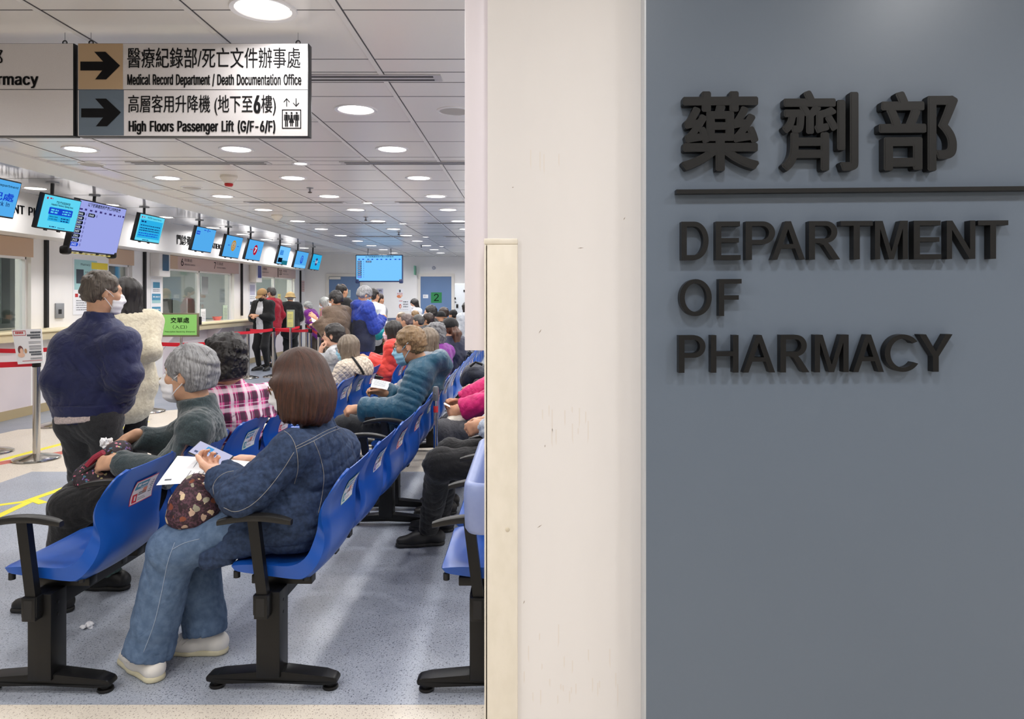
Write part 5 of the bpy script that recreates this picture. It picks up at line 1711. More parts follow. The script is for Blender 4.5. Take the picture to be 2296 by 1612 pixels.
belt('red belt passing behind the notice sheet and the man in navy', (-6.0, 8.1), pos(126, 8.3), 0.87)
belt('plain red belt below the green entrance sign', pos(335, 9.3), pos(477, 9.3), 0.87)
belt('red belt with white letters just right of the green sign', pos(519, 12.0), pos(613.5, 13.4), 0.87, ('門診藥劑部 排隊', 0.12, 0.42))
belt('red belt higher in the picture, across the legs of the tan cap man', pos(556, 13.2), pos(613.5, 13.4), 0.87)
belt('red belt from the middle post to the post before the brown coat', pos(613.5, 13.4), pos(695.5, 13.0), 0.87)
belt('red belt behind the printed holder, at the bucket hat person', pos(613.5, 13.45), pos(673.5, 14.6), 0.87)
belt('short red belt below the woman in purple', pos(688, 15.2), pos(716, 11.6), 0.87)
belt('red belt at the far wall, right of the teal shopping bag', pos(857, 16.1), pos(895, 16.4), 0.87)

# notice sheet holder on the near post
r = thing('notice_sheet', 'white notice sheet with a small drawn face on top of the chrome post', 'notice', (*pos(82, 6.50), 0.9))
tl, tr, br, bl = P(26, 739, 6.47), P(93, 737, 6.47), P(98, 813, 6.50), P(40, 817, 6.50)
q = MB()
q.prism([bl, br, tr, tl], (0, 0.004, 0))
u_, v_ = (tr - tl).normalized(), (tl - bl).normalized()
w_, h_ = (tr - tl).length, (tl - bl).length
o_ = bl + Vector((0, -0.002, 0))


def sh_rect(x0, z0, x1, z1, mi, lift=0.002):
    def pp(x, z):
        return bl.lerp(br, x).lerp(tl.lerp(tr, x), z) + Vector((0, -lift, 0))
    q.poly([pp(x0, z0), pp(x1, z0), pp(x1, z1), pp(x0, z1)], mi)


for (a, b, c, d) in [(0.04, 0.82, 0.46, 0.835), (0.04, 0.945, 0.46, 0.96), (0.04, 0.82, 0.055, 0.96), (0.445, 0.82, 0.46, 0.96)]:
    sh_rect(a, b, c, d, 1)
for i in range(5):
    sh_rect(0.11 + i * 0.055, 0.87, 0.15 + i * 0.055, 0.93, 1)
for z, x0, s in [(0.87, 0.62, 0.05), (0.79, 0.5, 0.05), (0.72, 0.6, 0.045), (0.30, 0.5, 0.05), (0.23, 0.56, 0.05)]:
    x = x0
    while x < 0.95:
        sh_rect(x, z, x + s * 0.8, z + 0.055, 2)
        x += s
for z in (0.62, 0.58, 0.5, 0.47, 0.43, 0.40, 0.15, 0.12):
    sh_rect(0.52, z, 0.95, z + 0.014, 3)
sh_rect(0.2, 0.075, 0.95, 0.088, 1)
hd = []
for (cx, cz, rx, rz_, mi, lift) in [(0.2, 0.40, 0.10, 0.13, 4, 0.002), (0.23, 0.37, 0.06, 0.09, 5, 0.003), (0.2, 0.26, 0.13, 0.07, 5, 0.0025), (0.38, 0.37, 0.05, 0.07, 6, 0.003)]:
    q.add([bl.lerp(br, cx + rx * math.cos(t)).lerp(tl.lerp(tr, cx + rx * math.cos(t)), cz + rz_ * math.sin(t)) + Vector((0, -lift, 0)) for t in np.linspace(0, 6.283, 17)[:-1]], [list(range(16))], mi)
q.build('sheet', [PAPER, PRE, PDK, PGR, mat('drawn_hair', (120, 74, 74), 0.6), PLT, mat('drawn_tan', (196, 150, 110), 0.6)], r)
x_, y_ = pos(82, 6.57)
MB().span((x_ - 0.012, y_ - 0.064, 0.915), (x_ + 0.012, y_ - 0.03, 1.10)).build('clip_plate', glass('clear_acrylic', (225, 235, 238), 0.12), r)

# green entrance sign on its own stand
YG = 6.3
gx = (404 - VX) * YG / FPX
r = thing('entrance_sign', 'green framed sign on a steel stand reading Prescription Receiving Entrance', 'sign', (gx, YG, 0))
a, b = P(362, 755, YG), P(446, 702, YG)
SGRN = mat('sign_light_green', (142, 206, 108), 0.5)
q = MB().span((a.x, YG - 0.004, a.z), (b.x, YG + 0.012, b.z), 0.002)
w, h = b.x - a.x, b.z - a.z
o_ = Vector((a.x, YG - 0.004, a.z))
rect(q, o_, EX, EZ, 0.05 * w, 0.07 * h, 0.95 * w, 0.94 * h, 1, 0.001)
put_text(q, '交單處', o_ + EX * 0.25 * w + EZ * 0.58 * h, EX, EZ, 0.5 * w, 0.24 * h, 2, 0.015, 0, 4, 0.002)
put_text(q, '（入口）', o_ + EX * 0.31 * w + EZ * 0.34 * h, EX, EZ, 0.38 * w, 0.15 * h, 2, 0.0, 0, 4, 0.002)
put_text(q, 'Prescription Receiving (Entrance)', o_ + EX * 0.1 * w + EZ * 0.17 * h, EX, EZ, 0.8 * w, 0.08 * h, 2, 0.0, 0, 3, 0.002)
q.build('sign_face', [mat('frame_bronze', (132, 124, 104), 0.35, 0.6), SGRN, INK], r)
MB().tube([(gx, YG + 0.02, 0.03), (gx, YG + 0.02, a.z + 0.1)], 0.012, 14).build('pole', STEEL, r)
MB().lathe([(0.15, 0), (0.155, 0.008), (0.14, 0.018), (0.03, 0.035), (0.012, 0.04)], (gx, YG + 0.02, 0), 40).build('base', STEEL, r)
MB().span((a.x - 0.012, YG + 0.004, a.z + h * 0.65), (a.x + 0.02, YG + 0.03, a.z + h * 0.98), 0.003).build('clip', BLKPL, r)
MB().span((b.x - 0.02, YG + 0.004, a.z + h * 0.5), (b.x + 0.012, YG + 0.03, a.z + h * 0.85), 0.003).build('clip', BLKPL, r)

# printed holder in the queue
YH = 12.6
a, b = P(643, 735, YH), P(660, 694.5, YH)
r = thing('leaflet_holder', 'upright clear holder with a yellow printed sheet standing in the queue', 'holder', ((a.x + b.x) / 2, YH, 0))
q = MB().span((a.x, YH - 0.02, a.z), (b.x, YH + 0.02, b.z), 0.004)
o_ = Vector((a.x, YH - 0.02, a.z))
w, h = b.x - a.x, b.z - a.z
rect(q, o_, EX, EZ, 0.12 * w, 0.05 * h, 0.9 * w, 0.9 * h, 1, 0.002)
lines(q, o_, EX, EZ, 0.2 * w, 0.8 * w, [0.15 * h, 0.25 * h, 0.5 * h, 0.6 * h, 0.7 * h], 0.03 * h, 2, None, 0.004)
q.build('holder', [mat('holder_grey_green', (140, 148, 130), 0.3), mat('paper_lemon', (222, 214, 130), 0.5), PGR], r)
MB().tube([((a.x + b.x) / 2, YH, 0.02), ((a.x + b.x) / 2, YH, a.z + 0.02)], 0.022, 14).build('pole', STEEL, r)
MB().lathe([(0.16, 0), (0.165, 0.008), (0.15, 0.018), (0.03, 0.035), (0.022, 0.04)], ((a.x + b.x) / 2, YH, 0), 36).build('base', STEEL, r)
YH = 14.6
a, b = P(717, 714, YH), P(724, 689, YH)
r = thing('yellow_stand', 'narrow yellow upright board between the woman in pink and the wall', 'sign', ((a.x + b.x) / 2, YH, 0))
MB().span((a.x, YH, 0.55), (b.x, YH + 0.02, b.z), 0.003).build('board', mat('board_yellow', (232, 206, 40), 0.5), r)
MB().tube([((a.x + b.x) / 2, YH + 0.01, 0.02), ((a.x + b.x) / 2, YH + 0.01, 0.56)], 0.015, 10).build('pole', STEEL, r)
MB().lathe([(0.12, 0), (0.12, 0.01), (0.02, 0.03)], ((a.x + b.x) / 2, YH + 0.01, 0), 24).build('base', STEEL, r)

# silver walking-frame style post between the middle and right rows
YP = 4.6
xp = (977 - VX) * YP / FPX
zp = CH - (866 - VY) * YP / FPX
r = thing('silver_post', 'slim silver post with a grey clamp head standing behind the middle bench', 'post', (xp, YP, 0))
MB().tube([(xp, YP, 0.01), (xp, YP, zp - 0.09)], 0.014, 16).build('tube', STEEL, r)
MB().lathe([(0.018, -0.09), (0.019, -0.085), (0.019, -0.012), (0.014, -0.002), (0.004, 0)], (xp, YP, zp), 20).build('clamp_head', mat('clamp_grey', (96, 98, 104), 0.4, 0.3), r)
MB().lathe([(0.005, 0), (0.005, 0.004)], (0, 0, 0), 10).build('screw', STEEL, r).location = (0, 0, 0)
sc = [o for o in r.children if o.name.startswith('screw')][0]
sc.data.transform(Matrix.Translation(Vector((0, -0.019, zp - 0.045))) @ Matrix.Rotation(math.pi / 2, 4, 'X') @ Matrix.Translation(-Vector((-xp, -YP, 0))))
z_r = CH - (917 - VY) * YP / FPX
MB().lathe([(0.0146, -0.02), (0.0146, 0.02)], (xp, YP, z_r), 16).build('red_label', PRE, r)
MB().lathe([(0.06, 0), (0.06, 0.006), (0.015, 0.012)], (xp, YP, 0), 24).build('base', STEEL, r)

# pale blue plastic tub end beside the pillar: long rounded tray on the right bench
TUB = mat('tub_blue', (134, 148, 192), 0.35, 0, 0.5, rgb2=(127, 141, 186), ns=(20, 20, 20), bump=(90, 0.05, 0.001))
y0t, y1t = 2.30, 3.10
x0t = (1036 - VX) * y0t / FPX
z0t, z1t = CH - (1207 - VY) * y0t / FPX, CH - (1088 - VY) * y0t / FPX
r = thing('plastic_tub', 'long pale blue plastic tub with a rounded rim beside the pillar, at the right bench', 'tub', (x0t + 0.09, 2.4, 0))


def rr(x0, x1, y0, y1, rad, n=6):
    pts = []
    for cx, cy, a0 in [(x1 - rad, y1 - rad, 0), (x0 + rad, y1 - rad, 1), (x0 + rad, y0 + rad, 2), (x1 - rad, y0 + rad, 3)]:
        pts += [(cx + rad * math.cos((a0 + t / n) * math.pi / 2), cy + rad * math.sin((a0 + t / n) * math.pi / 2)) for t in range(n + 1)]
    return pts


x1t = x0t + 0.185
ring = []
for (ins, z) in [(0.030, z0t), (0.012, z0t + 0.006), (0.004, z0t + 0.02), (0.0, z1t - 0.045), (0.003, z1t - 0.008), (0.012, z1t), (0.024, z1t), (0.034, z1t - 0.006), (0.040, z1t - 0.02), (0.05, z0t + 0.03), (0.08, z0t + 0.02)]:
    ring.append([(x, y, z) for x, y in rr(x0t + ins, x1t - ins, y0t + ins, y1t - ins, 0.055 - ins * 0.4)])
n = len(ring[0])
V = [p for rg in ring for p in rg]
F = [[i * n + k, i * n + (k + 1) % n, (i + 1) * n + (k + 1) % n, (i + 1) * n + k] for i in range(len(ring) - 1) for k in range(n)]
F += [list(range(n))[::-1], [(len(ring) - 1) * n + k for k in range(n)]]
place('tub_shell', V, F, TUB, r, None, 1.0)
MB().span((x0t + 0.10, 2.36, 0.02), (x0t + 0.14, 2.41, z0t + 0.012), 0.004).build('stand_leg', BEAMB, r)
MB().span((x0t + 0.085, 2.22, 0.0), (x0t + 0.16, 2.56, 0.03), 0.008).build('stand_foot', BEAMB, r)

# crumpled tissue on the floor
rn = random.Random(11)


def crumple(name, label, c, size, seed, mt=PAPER):
    bm = bmesh.new()
    bmesh.ops.create_icosphere(bm, subdivisions=3, radius=1)
    rg = random.Random(seed)
    dirs = [Vector((rg.gauss(0, 1), rg.gauss(0, 1), rg.gauss(0, 1))).normalized() for _ in range(14)]
    for v in bm.verts:
        k = 1.0
        for i, d in enumerate(dirs):
            k -= 0.28 * max(0, 1 - abs(v.co.dot(d) - 0.5) * 5) * (0.5 + 0.5 * (i % 2))
        v.co = Vector((v.co.x * size[0] * k, v.co.y * size[1] * k, max(v.co.z, -0.55) * size[2] * k))
    zmin = min(v.co.z for v in bm.verts)
    V = [v.co + Vector(c) - EZ * (zmin if True else 0) for v in bm.verts]
    F = [[v.index for v in f.verts] for f in bm.faces]
    bm.free()
    return tag(place(name, V, F, mt, None, None, 0.5, Vector(c)), label, 'tissue')


tf = PF(197, 1408)
crumple('tissue', 'crumpled white tissue lying on the floor under the first empty seat', (tf.x, tf.y, 0.001), (0.032, 0.03, 0.017), 4)
tt = PF(212, 1399)
# ================================================================ figures: smooth blended bodies and clothes
F32 = np.float32


def va(v):
    return np.array(tuple(v), np.float64)


def nz(v):
    v = va(v)
    return v / (np.linalg.norm(v) + 1e-12)


class Cap:
    """tapered limb; lat / w widen the section along lat; flat cuts the far end square; rib adds quilted rings along it"""

    def __init__(s, a, b, ra, rb=None, lat=None, wa=1.0, wb=None, flat=False, flata=False, k=0.03, rib=None):
        s.a, s.b, s.ra, s.rb = va(a), va(b), ra, ra if rb is None else rb
        s.lat = None if lat is None else nz(lat)
        s.wa, s.wb = wa, wa if wb is None else wb
        s.flat, s.flata, s.k, s.rib = flat, flata, k, rib

    def box(s):
        m = max(s.ra * max(1, s.wa), s.rb * max(1, s.wb)) + s.k + 0.03
        return np.minimum(s.a, s.b) - m, np.maximum(s.a, s.b) + m

    def d(s, p):
        ab = s.b - s.a
        L2 = ab @ ab + 1e-12
        q = p - s.a
        t = np.clip((q @ ab) / L2, 0, 1)
        r = s.ra + (s.rb - s.ra) * t
        q = q - t[:, None] * ab
        if s.lat is not None:
            w = s.wa + (s.wb - s.wa) * t
            ql = q @ s.lat
            dd = np.sqrt(np.maximum((q * q).sum(1) - ql * ql, 0) + (ql / w) ** 2)
        else:
            dd = np.sqrt((q * q).sum(1))
        dd = dd - r
        if s.rib:
            n, amp = s.rib
            dd = dd + amp * (1 - np.sqrt(np.abs(np.sin(t * n * math.pi)) + 1e-6))
        if s.flat:
            dd = np.maximum(dd, (p - s.b) @ (ab / math.sqrt(L2)))
        if s.flata:
            dd = np.maximum(dd, (s.a - p) @ (ab / math.sqrt(L2)))
        return dd


class Ell:
    def __init__(s, c, r, R=None, k=0.02):
        s.c, s.r, s.k = va(c), np.array(r, float), k
        s.R = np.eye(3) if R is None else np.array(R, float)      # rows are the axes

    def box(s):
        m = s.r.max() + s.k + 0.03
        return s.c - m, s.c + m

    def d(s, p):
        q = (p - s.c) @ s.R.T
        k0 = np.sqrt(((q / s.r) ** 2).sum(1))
        k1 = np.sqrt(((q / s.r ** 2) ** 2).sum(1)) + 1e-9
        return np.where(k0 < 1e-4, -s.r.min(), k0 * (k0 - 1) / k1)


class Box:
    def __init__(s, c, h, R=None):
        s.c, s.h = va(c), np.array(h, float)
        s.R = np.eye(3) if R is None else np.array(R, float)

    def box(s):
        m = np.linalg.norm(s.h) + 0.03
        return s.c - m, s.c + m

    def d(s, p):
        q = np.abs((p - s.c) @ s.R.T) - s.h
        return np.minimum(q.max(1), 0) + np.linalg.norm(np.maximum(q, 0), axis=1)


def seat_cut(x, y):
    """the bench shell a seated person presses against: seat slab and leaning back"""
    best = None
    for bx, by, rz in BENCHES:
        if by - 0.15 < y < by + 2.25:
            cx = bx - math.tan(rz) * (y - by)
            if best is None or abs(cx - x) < abs(best - x):
                best = cx
    if best is None or abs(best - x) > 0.5:
        return []
    a, b = np.array([best + 0.118, 0, 0.46]), np.array([best + 0.246, 0, 0.80])
    u = (b - a) / np.linalg.norm(b - a)
    nr = np.array([u[2], 0, -u[0]])
    c = (a + b) / 2 + nr * 0.10 + np.array([0, y, 0])
    return [(Box((best + 0.06, y, 0.30), (0.235, 0.45, 0.174)), 0.012), (Box(c, (0.10, 0.45, 0.19), np.array([nr, [0, 1, 0], u])), 0.012)]


def smin(a, b, k):
    h = np.maximum(k - np.abs(a - b), 0) / k
    return np.minimum(a, b) - h * h * k * 0.25


def folds_fn(amp, freq, seed, axis=None):
    """cloth folds: a few soft swells and sharp bent creases"""
    rg = np.random.RandomState(seed)
    D = rg.normal(size=(7, 3))
    D /= np.linalg.norm(D, axis=1)[:, None]
    fr = freq * np.array([0.9, 1.2, 1.6, 2.2, 2.8, 3.4, 4.2]) * rg.uniform(0.85, 1.15, 7)
    ph = rg.uniform(0, 6.28, 7)
    E_ = rg.normal(size=(7, 3)) * freq * 0.55
    G_ = rg.normal(size=(7, 3)) * freq * 0.5

    def fn(p):
        o = np.zeros(len(p))
        for i in range(7):
            wv = np.sin((p @ D[i]) * fr[i] + ph[i] + 2.0 * np.sin(p @ E_[i] + ph[i] * 2))
            if i < 3:
                o += wv * 0.8
            else:
                o += ((1 - np.abs(wv)) ** 3 - 0.25) * 1.7 * (0.5 + 0.5 * np.sin(p @ G_[i] + ph[i] * 3))
        return o * amp * 0.42
    return fn


CORN = np.array([[0, 0, 0], [1, 0, 0], [0, 1, 0], [1, 1, 0], [0, 0, 1], [1, 0, 1], [0, 1, 1], [1, 1, 1]])
EDG = [(0, 1), (2, 3), (4, 5), (6, 7), (0, 2), (1, 3), (4, 6), (5, 7), (0, 4), (1, 5), (2, 6), (3, 7)]


def sdf_mesh(prims, vox, subs=(), disp=None, smooth=2, planes=(), inter=()):
    """surface of the blended union of prims, minus subs (item, k), cut by planes (point, outward normal)"""
    lo = np.min([p.box()[0] for p in prims], 0) - 2 * vox
    hi = np.max([p.box()[1] for p in prims], 0) + 2 * vox
    n = np.ceil((hi - lo) / vox).astype(int) + 1
    G = np.full(tuple(n), 0.2, np.float64)
    ax = [lo[i] + np.arange(n[i]) * vox for i in range(3)]

    def sub(b):
        i0 = np.clip(np.floor((b[0] - lo) / vox).astype(int), 0, n - 1)
        i1 = np.clip(np.ceil((b[1] - lo) / vox).astype(int) + 1, 1, n)
        return tuple(slice(i0[i], i1[i]) for i in range(3))

    def pts(sl):
        g = np.meshgrid(ax[0][sl[0]], ax[1][sl[1]], ax[2][sl[2]], indexing='ij')
        return np.stack([q.ravel() for q in g], 1), g[0].shape
    for p in prims:
        sl = sub(p.box())
        q, sh = pts(sl)
        if q.size:
            G[sl] = smin(G[sl], p.d(q).reshape(sh), p.k)
    for it, k in subs:
        sl = sub(it.box())
        q, sh = pts(sl)
        if q.size:
            G[sl] = -smin(-G[sl], it.d(q).reshape(sh), k)
    if disp is not None:
        m = np.abs(G) < max(4 * vox, 0.03)
        ii = np.nonzero(m)
        q = np.stack([ax[i][ii[i]] for i in range(3)], 1)
        G[m] += disp(q)
    for it in inter:
        q, sh = pts((slice(None),) * 3)
        G = np.maximum(G, it.d(q).reshape(sh))
    for c, nr in planes:
        nr = nz(nr)
        c = va(c)
        h = (ax[0] - c[0])[:, None, None] * nr[0] + (ax[1] - c[1])[None, :, None] * nr[1] + (ax[2] - c[2])[None, None, :] * nr[2]
        G = np.maximum(G, h)
    G[0], G[-1], G[:, 0], G[:, -1], G[:, :, 0], G[:, :, -1] = (0.1,) * 6
    S = G < 0
    m0 = [slice(0, -1), slice(1, None)]
    cnt = np.zeros(tuple(n - 1), np.int8)
    for c in CORN:
        cnt += S[m0[c[0]], m0[c[1]], m0[c[2]]]
    act = (cnt > 0) & (cnt < 8)
    I = np.stack(np.nonzero(act), 1)
    idx = np.full(tuple(n - 1), -1, np.int64)
    idx[act] = np.arange(len(I))
    cv = [G[tuple((I + c).T)] for c in CORN]
    acc = np.zeros((len(I), 3))
    w = np.zeros(len(I))
    for a, b in EDG:
        fa, fb = cv[a], cv[b]
        cr = (fa < 0) != (fb < 0)
        t = np.where(cr, fa / np.where(cr, fa - fb, 1), 0)
        pos = CORN[a] + t[:, None] * (CORN[b] - CORN[a])
        acc += pos * cr[:, None]
        w += cr
    V = lo + (I + acc / w[:, None]) * vox
    Q = []
    for axis in range(3):
        o1, o2 = [(1, 2), (2, 0), (0, 1)][axis]
        sa = [slice(1, -1)] * 3
        sa[axis] = slice(0, -1)
        sb = list(sa)
        sb[axis] = slice(1, None)
        A, B = S[tuple(sa)], S[tuple(sb)]
        ch = np.stack(np.nonzero(A != B), 1)
        if not len(ch):
            continue
        flip = A[tuple(ch.T)]
        base = ch + np.array([0 if i == axis else 1 for i in range(3)])
        e1, e2 = np.eye(3, dtype=int)[o1], np.eye(3, dtype=int)[o2]
        q = np.stack([idx[tuple((base - e1 - e2).T)], idx[tuple((base - e2).T)], idx[tuple(base.T)], idx[tuple((base - e1).T)]], 1)
        q[~flip] = q[~flip][:, ::-1]
        Q.append(q)
    Q = np.concatenate(Q)
    Q = Q[(Q >= 0).all(1)]
    for _ in range(smooth):
        s_ = np.zeros_like(V)
        c_ = np.zeros(len(V))
        for j in range(4):
            a, b = Q[:, j], Q[:, (j + 1) % 4]
            for d_ in range(3):
                s_[:, d_] += np.bincount(a, V[b, d_], len(V)) + np.bincount(b, V[a, d_], len(V))
            c_ += np.bincount(a, minlength=len(V)) + np.bincount(b, minlength=len(V))
        ok = c_ > 0
        V[ok] = 0.45 * V[ok] + 0.55 * s_[ok] / c_[ok][:, None]
    return V, Q


def sdf_part(name, prims, vox, m, parent, **kw):
    V, Q = sdf_mesh(prims, vox, **kw)
    return place(name, V, Q, m, parent, None, 4)


def ik(a, c, l1, l2, pole):
    """middle joint of a two-bone limb from a to c bending toward pole"""
    a, c = va(a), va(c)
    d = c - a
    L = np.linalg.norm(d)
    Lm = min(L, (l1 + l2) * 0.999)
    u = d / (L + 1e-9)
    x = (l1 * l1 - l2 * l2 + Lm * Lm) / (2 * Lm)
    h = math.sqrt(max(l1 * l1 - x * x, 0))
    p = va(pole)
    p = p - u * (p @ u)
    p = p / (np.linalg.norm(p) + 1e-9)
    return a + u * x * (L / Lm) + p * h


class Pose:
    pass


UP = np.array([0, 0, 1.0])


def base_pose(f, s):
    P_ = Pose()
    P_.f = nz((f[0], f[1], 0))
    P_.r = np.array([P_.f[1], -P_.f[0], 0.0])
    P_.s = s
    P_.hand = {}
    return P_


def head_dir(P_, yaw=0.0, pitch=0.0):
    """yaw > 0 turns to the person's left, pitch > 0 looks down"""
    cy, sy = math.cos(yaw), math.sin(yaw)
    f = P_.f * cy - P_.r * sy
    r = P_.r * cy + P_.f * sy
    cp, sp = math.cos(pitch), math.sin(pitch)
    P_.hf = f * cp - UP * sp
    P_.hu = UP * cp + f * sp
    P_.hr = r


def sit(x, y, f=(-1, 0), s=1.0, z=0.585, lean=0.08, yaw=0.0, pitch=0.1, knee=0.0, feet=0.05, tw=0.0, slump=0.0):
    P_ = base_pose(f, s)
    F_, R_ = P_.f, P_.r
    p = np.array([x, y, z])
    P_.pelvis = p
    P_.chest = p + UP * 0.30 * s - F_ * lean * 0.7
    P_.neck = p + UP * (0.475 - slump) * s - F_ * (lean - slump * 1.2)
    head_dir(P_, yaw, pitch)
    P_.head = P_.neck + UP * 0.150 * s + P_.hf * 0.03 + F_ * 0.015
    c, sn = math.cos(tw), math.sin(tw)
    Rs = R_ * c + F_ * sn
    P_.Rs = Rs
    sh = P_.neck - UP * 0.055 * s
    P_.sh = {1: sh + Rs * 0.165 * s, -1: sh - Rs * 0.165 * s}
    P_.hip = {q: p + R_ * 0.088 * s * q for q in (1, -1)}
    P_.kn = {q: p + F_ * 0.43 * s + R_ * (0.10 + knee) * s * q + UP * (-0.02) for q in (1, -1)}
    P_.an = {q: np.array([*(P_.kn[q] + F_ * feet)[:2], 0.085]) for q in (1, -1)}
    P_.toe = {q: F_ + R_ * 0.15 * q for q in (1, -1)}
    lap = p + F_ * 0.27 * s + UP * 0.12
    set_arms(P_, {q: lap + R_ * 0.06 * q for q in (1, -1)})
    return P_


def stand(x, y, f=(-1, 0), h=1.65, yaw=0.0, pitch=0.1, bend=0.0, step=0.0, tw=0.0, arms='down', z0=0.0):
    s = h / 1.70
    P_ = base_pose(f, s)
    F_, R_ = P_.f, P_.r
    p = np.array([x, y, z0 + 0.92 * s])
    P_.pelvis = p
    cb, sb = math.cos(bend), math.sin(bend)
    T = UP * cb + F_ * sb
    P_.chest = p + T * 0.32 * s
    P_.neck = p + T * 0.51 * s + F_ * 0.01
    head_dir(P_, yaw, pitch)
    P_.head = P_.neck + (UP * 0.75 + T * 0.25) * 0.148 * s + P_.hf * 0.03
    Rs = R_ * math.cos(tw) + F_ * math.sin(tw)
    P_.Rs = Rs
    sh = P_.neck - T * 0.06 * s
    P_.sh = {q: sh + Rs * 0.17 * s * q for q in (1, -1)}
    P_.hip = {q: p + R_ * 0.088 * s * q - UP * 0.02 for q in (1, -1)}
    P_.an = {q: np.array([*(p + R_ * 0.10 * s * q + F_ * step * q)[:2], z0 + 0.085 * s]) for q in (1, -1)}
    P_.kn = {q: ik(P_.hip[q], P_.an[q], 0.42 * s, 0.42 * s, F_) for q in (1, -1)}
    P_.toe = {q: F_ + R_ * 0.25 * q for q in (1, -1)}
    if arms == 'down':
        set_arms(P_, {q: P_.hip[q] + R_ * 0.13 * q - UP * 0.02 + F_ * 0.05 for q in (1, -1)})
    elif arms == 'front':
        set_arms(P_, {q: p + F_ * 0.26 * s + UP * 0.19 * s + R_ * 0.07 * q for q in (1, -1)})
    elif arms == 'phone':
        set_arms(P_, {q: p + F_ * 0.27 * s + UP * 0.30 * s + R_ * 0.05 * q for q in (1, -1)})
    return P_


def set_arms(P_, wr, pole=None):
    P_.wr = {q: va(wr[q]) for q in wr}
    P_.el = {}
    for q in (1, -1):
        po = (-UP * 0.8 + P_.r * q * 0.6 - P_.f * 0.5) if pole is None else pole[q]
        P_.el[q] = ik(P_.sh[q], P_.wr[q], 0.285 * P_.s, 0.245 * P_.s, po)


def hand_prims(w, d, n, side, s=1.0, curl=0.5, spread=0.1, thumb=0.5, k=0.006, curls=None):
    """w wrist, d hand direction, n palm normal (palm faces n), side = unit vector from little finger to index finger"""
    d, n = nz(d), va(n)
    n = nz(n - d * (n @ d))
    t = nz(np.cross(d, n)) * side
    out = [Cap(w - d * 0.02, w + d * 0.035 * s, 0.024 * s, 0.027 * s, t, 1.25, 1.35, k=0.012)]
    L = [0.074, 0.080, 0.074, 0.058]
    for i in range(4):
        off = (1.5 - i) * 0.0195 * s
        kn = w + d * (0.088 - 0.006 * abs(i - 1)) * s + t * off
        out.append(Cap(w + d * 0.02 * s + t * off * 0.6, kn, 0.0145 * s, 0.0115 * s, k=0.012))
        a = (curls[i] if curls else curl) * 1.35
        q, ang, ln = kn, 0.0, L[i] * s
        dd0 = nz(d + t * (1.5 - i) * spread)
        for j, fr in enumerate((0.46, 0.30, 0.24)):
            ang += a * (0.75 if j == 0 else 1.0)
            v = dd0 * math.cos(ang) + n * math.sin(ang)
            q2 = q + v * ln * fr
            out.append(Cap(q, q2, (0.0100 - 0.0009 * j) * s, (0.0092 - 0.0010 * j) * s, k=k))
            q = q2
    b = w + d * 0.022 * s + t * 0.026 * s + n * 0.006
    m1 = b + (d * 0.72 + t * (0.75 - 0.5 * thumb) + n * (0.25 + 0.5 * thumb)) * 0.040 * s
    m2 = m1 + (d * 0.85 + t * (0.35 - 0.7 * thumb) + n * (0.25 + 0.4 * thumb)) * 0.030 * s
    m3 = m2 + (d * 0.9 + t * (0.15 - 0.8 * thumb) + n * 0.2) * 0.022 * s
    out += [Cap(b, m1, 0.0155 * s, 0.0120 * s, k=0.010), Cap(m1, m2, 0.0115 * s, 0.0105 * s, k=k), Cap(m2, m3, 0.0105 * s, 0.0085 * s, k=k)]
    return out


def head_prims(P_):
    c, f, u, r, s = P_.head, P_.hf, P_.hu, P_.hr, P_.s * getattr(P_, 'hs', 1.0)
    R = np.array([r, f, u])

    def at(a, b, d):
        return c + (r * a + f * b + u * d) * s
    pr = [Ell(at(0, -0.012, 0.034), (0.076 * s, 0.096 * s, 0.088 * s), R, 0.02),
          Ell(at(0, 0.026, -0.030), (0.062 * s, 0.070 * s, 0.078 * s), R, 0.03),
          Ell(at(0, 0.036, -0.075), (0.046 * s, 0.052 * s, 0.040 * s), R, 0.025),
          Ell(at(0, 0.074, -0.098), (0.022 * s, 0.020 * s, 0.018 * s), R, 0.02),
          Cap(at(-0.034, 0.078, 0.028), at(0.034, 0.078, 0.028), 0.014 * s, k=0.02),
          Cap(at(0, 0.090, 0.018), at(0, 0.108, -0.026), 0.009 * s, 0.0135 * s, k=0.012),
          Cap(at(-0.012, 0.098, -0.030), at(0.012, 0.098, -0.030), 0.0095 * s, k=0.008),
          Cap(at(-0.018, 0.084, -0.058), at(0.018, 0.084, -0.058), 0.0095 * s, k=0.007),
          Cap(at(-0.015, 0.082, -0.070), at(0.015, 0.082, -0.070), 0.0098 * s, k=0.007),
          Ell(at(-0.044, 0.066, -0.020), (0.022 * s, 0.020 * s, 0.020 * s), R, 0.02), Ell(at(0.044, 0.066, -0.020), (0.022 * s, 0.020 * s, 0.020 * s), R, 0.02)]
    sb = [(Ell(at(q * 0.031, 0.096, 0.008), (0.015 * s, 0.013 * s, 0.010 * s), R, 0.01), 0.012) for q in (1, -1)]
    for q in (1, -1):
        e = at(q * 0.080, -0.006, -0.008)
        Re = np.array([nz(r * q - f * 0.35), nz(f + r * q * 0.35), u])
        pr.append(Ell(e, (0.009 * s, 0.021 * s, 0.034 * s), Re, 0.008))
        sb.append((Ell(e + (r * q * 0.010 + f * 0.006 + u * 0.004) * s, (0.007 * s, 0.011 * s, 0.020 * s), Re, 0.005), 0.005))
    nb = P_.neck - UP * 0.03
    pr.append(Cap(nb, at(0, -0.022, -0.05), 0.056 * s, 0.054 * s, k=0.03))
    return pr, sb


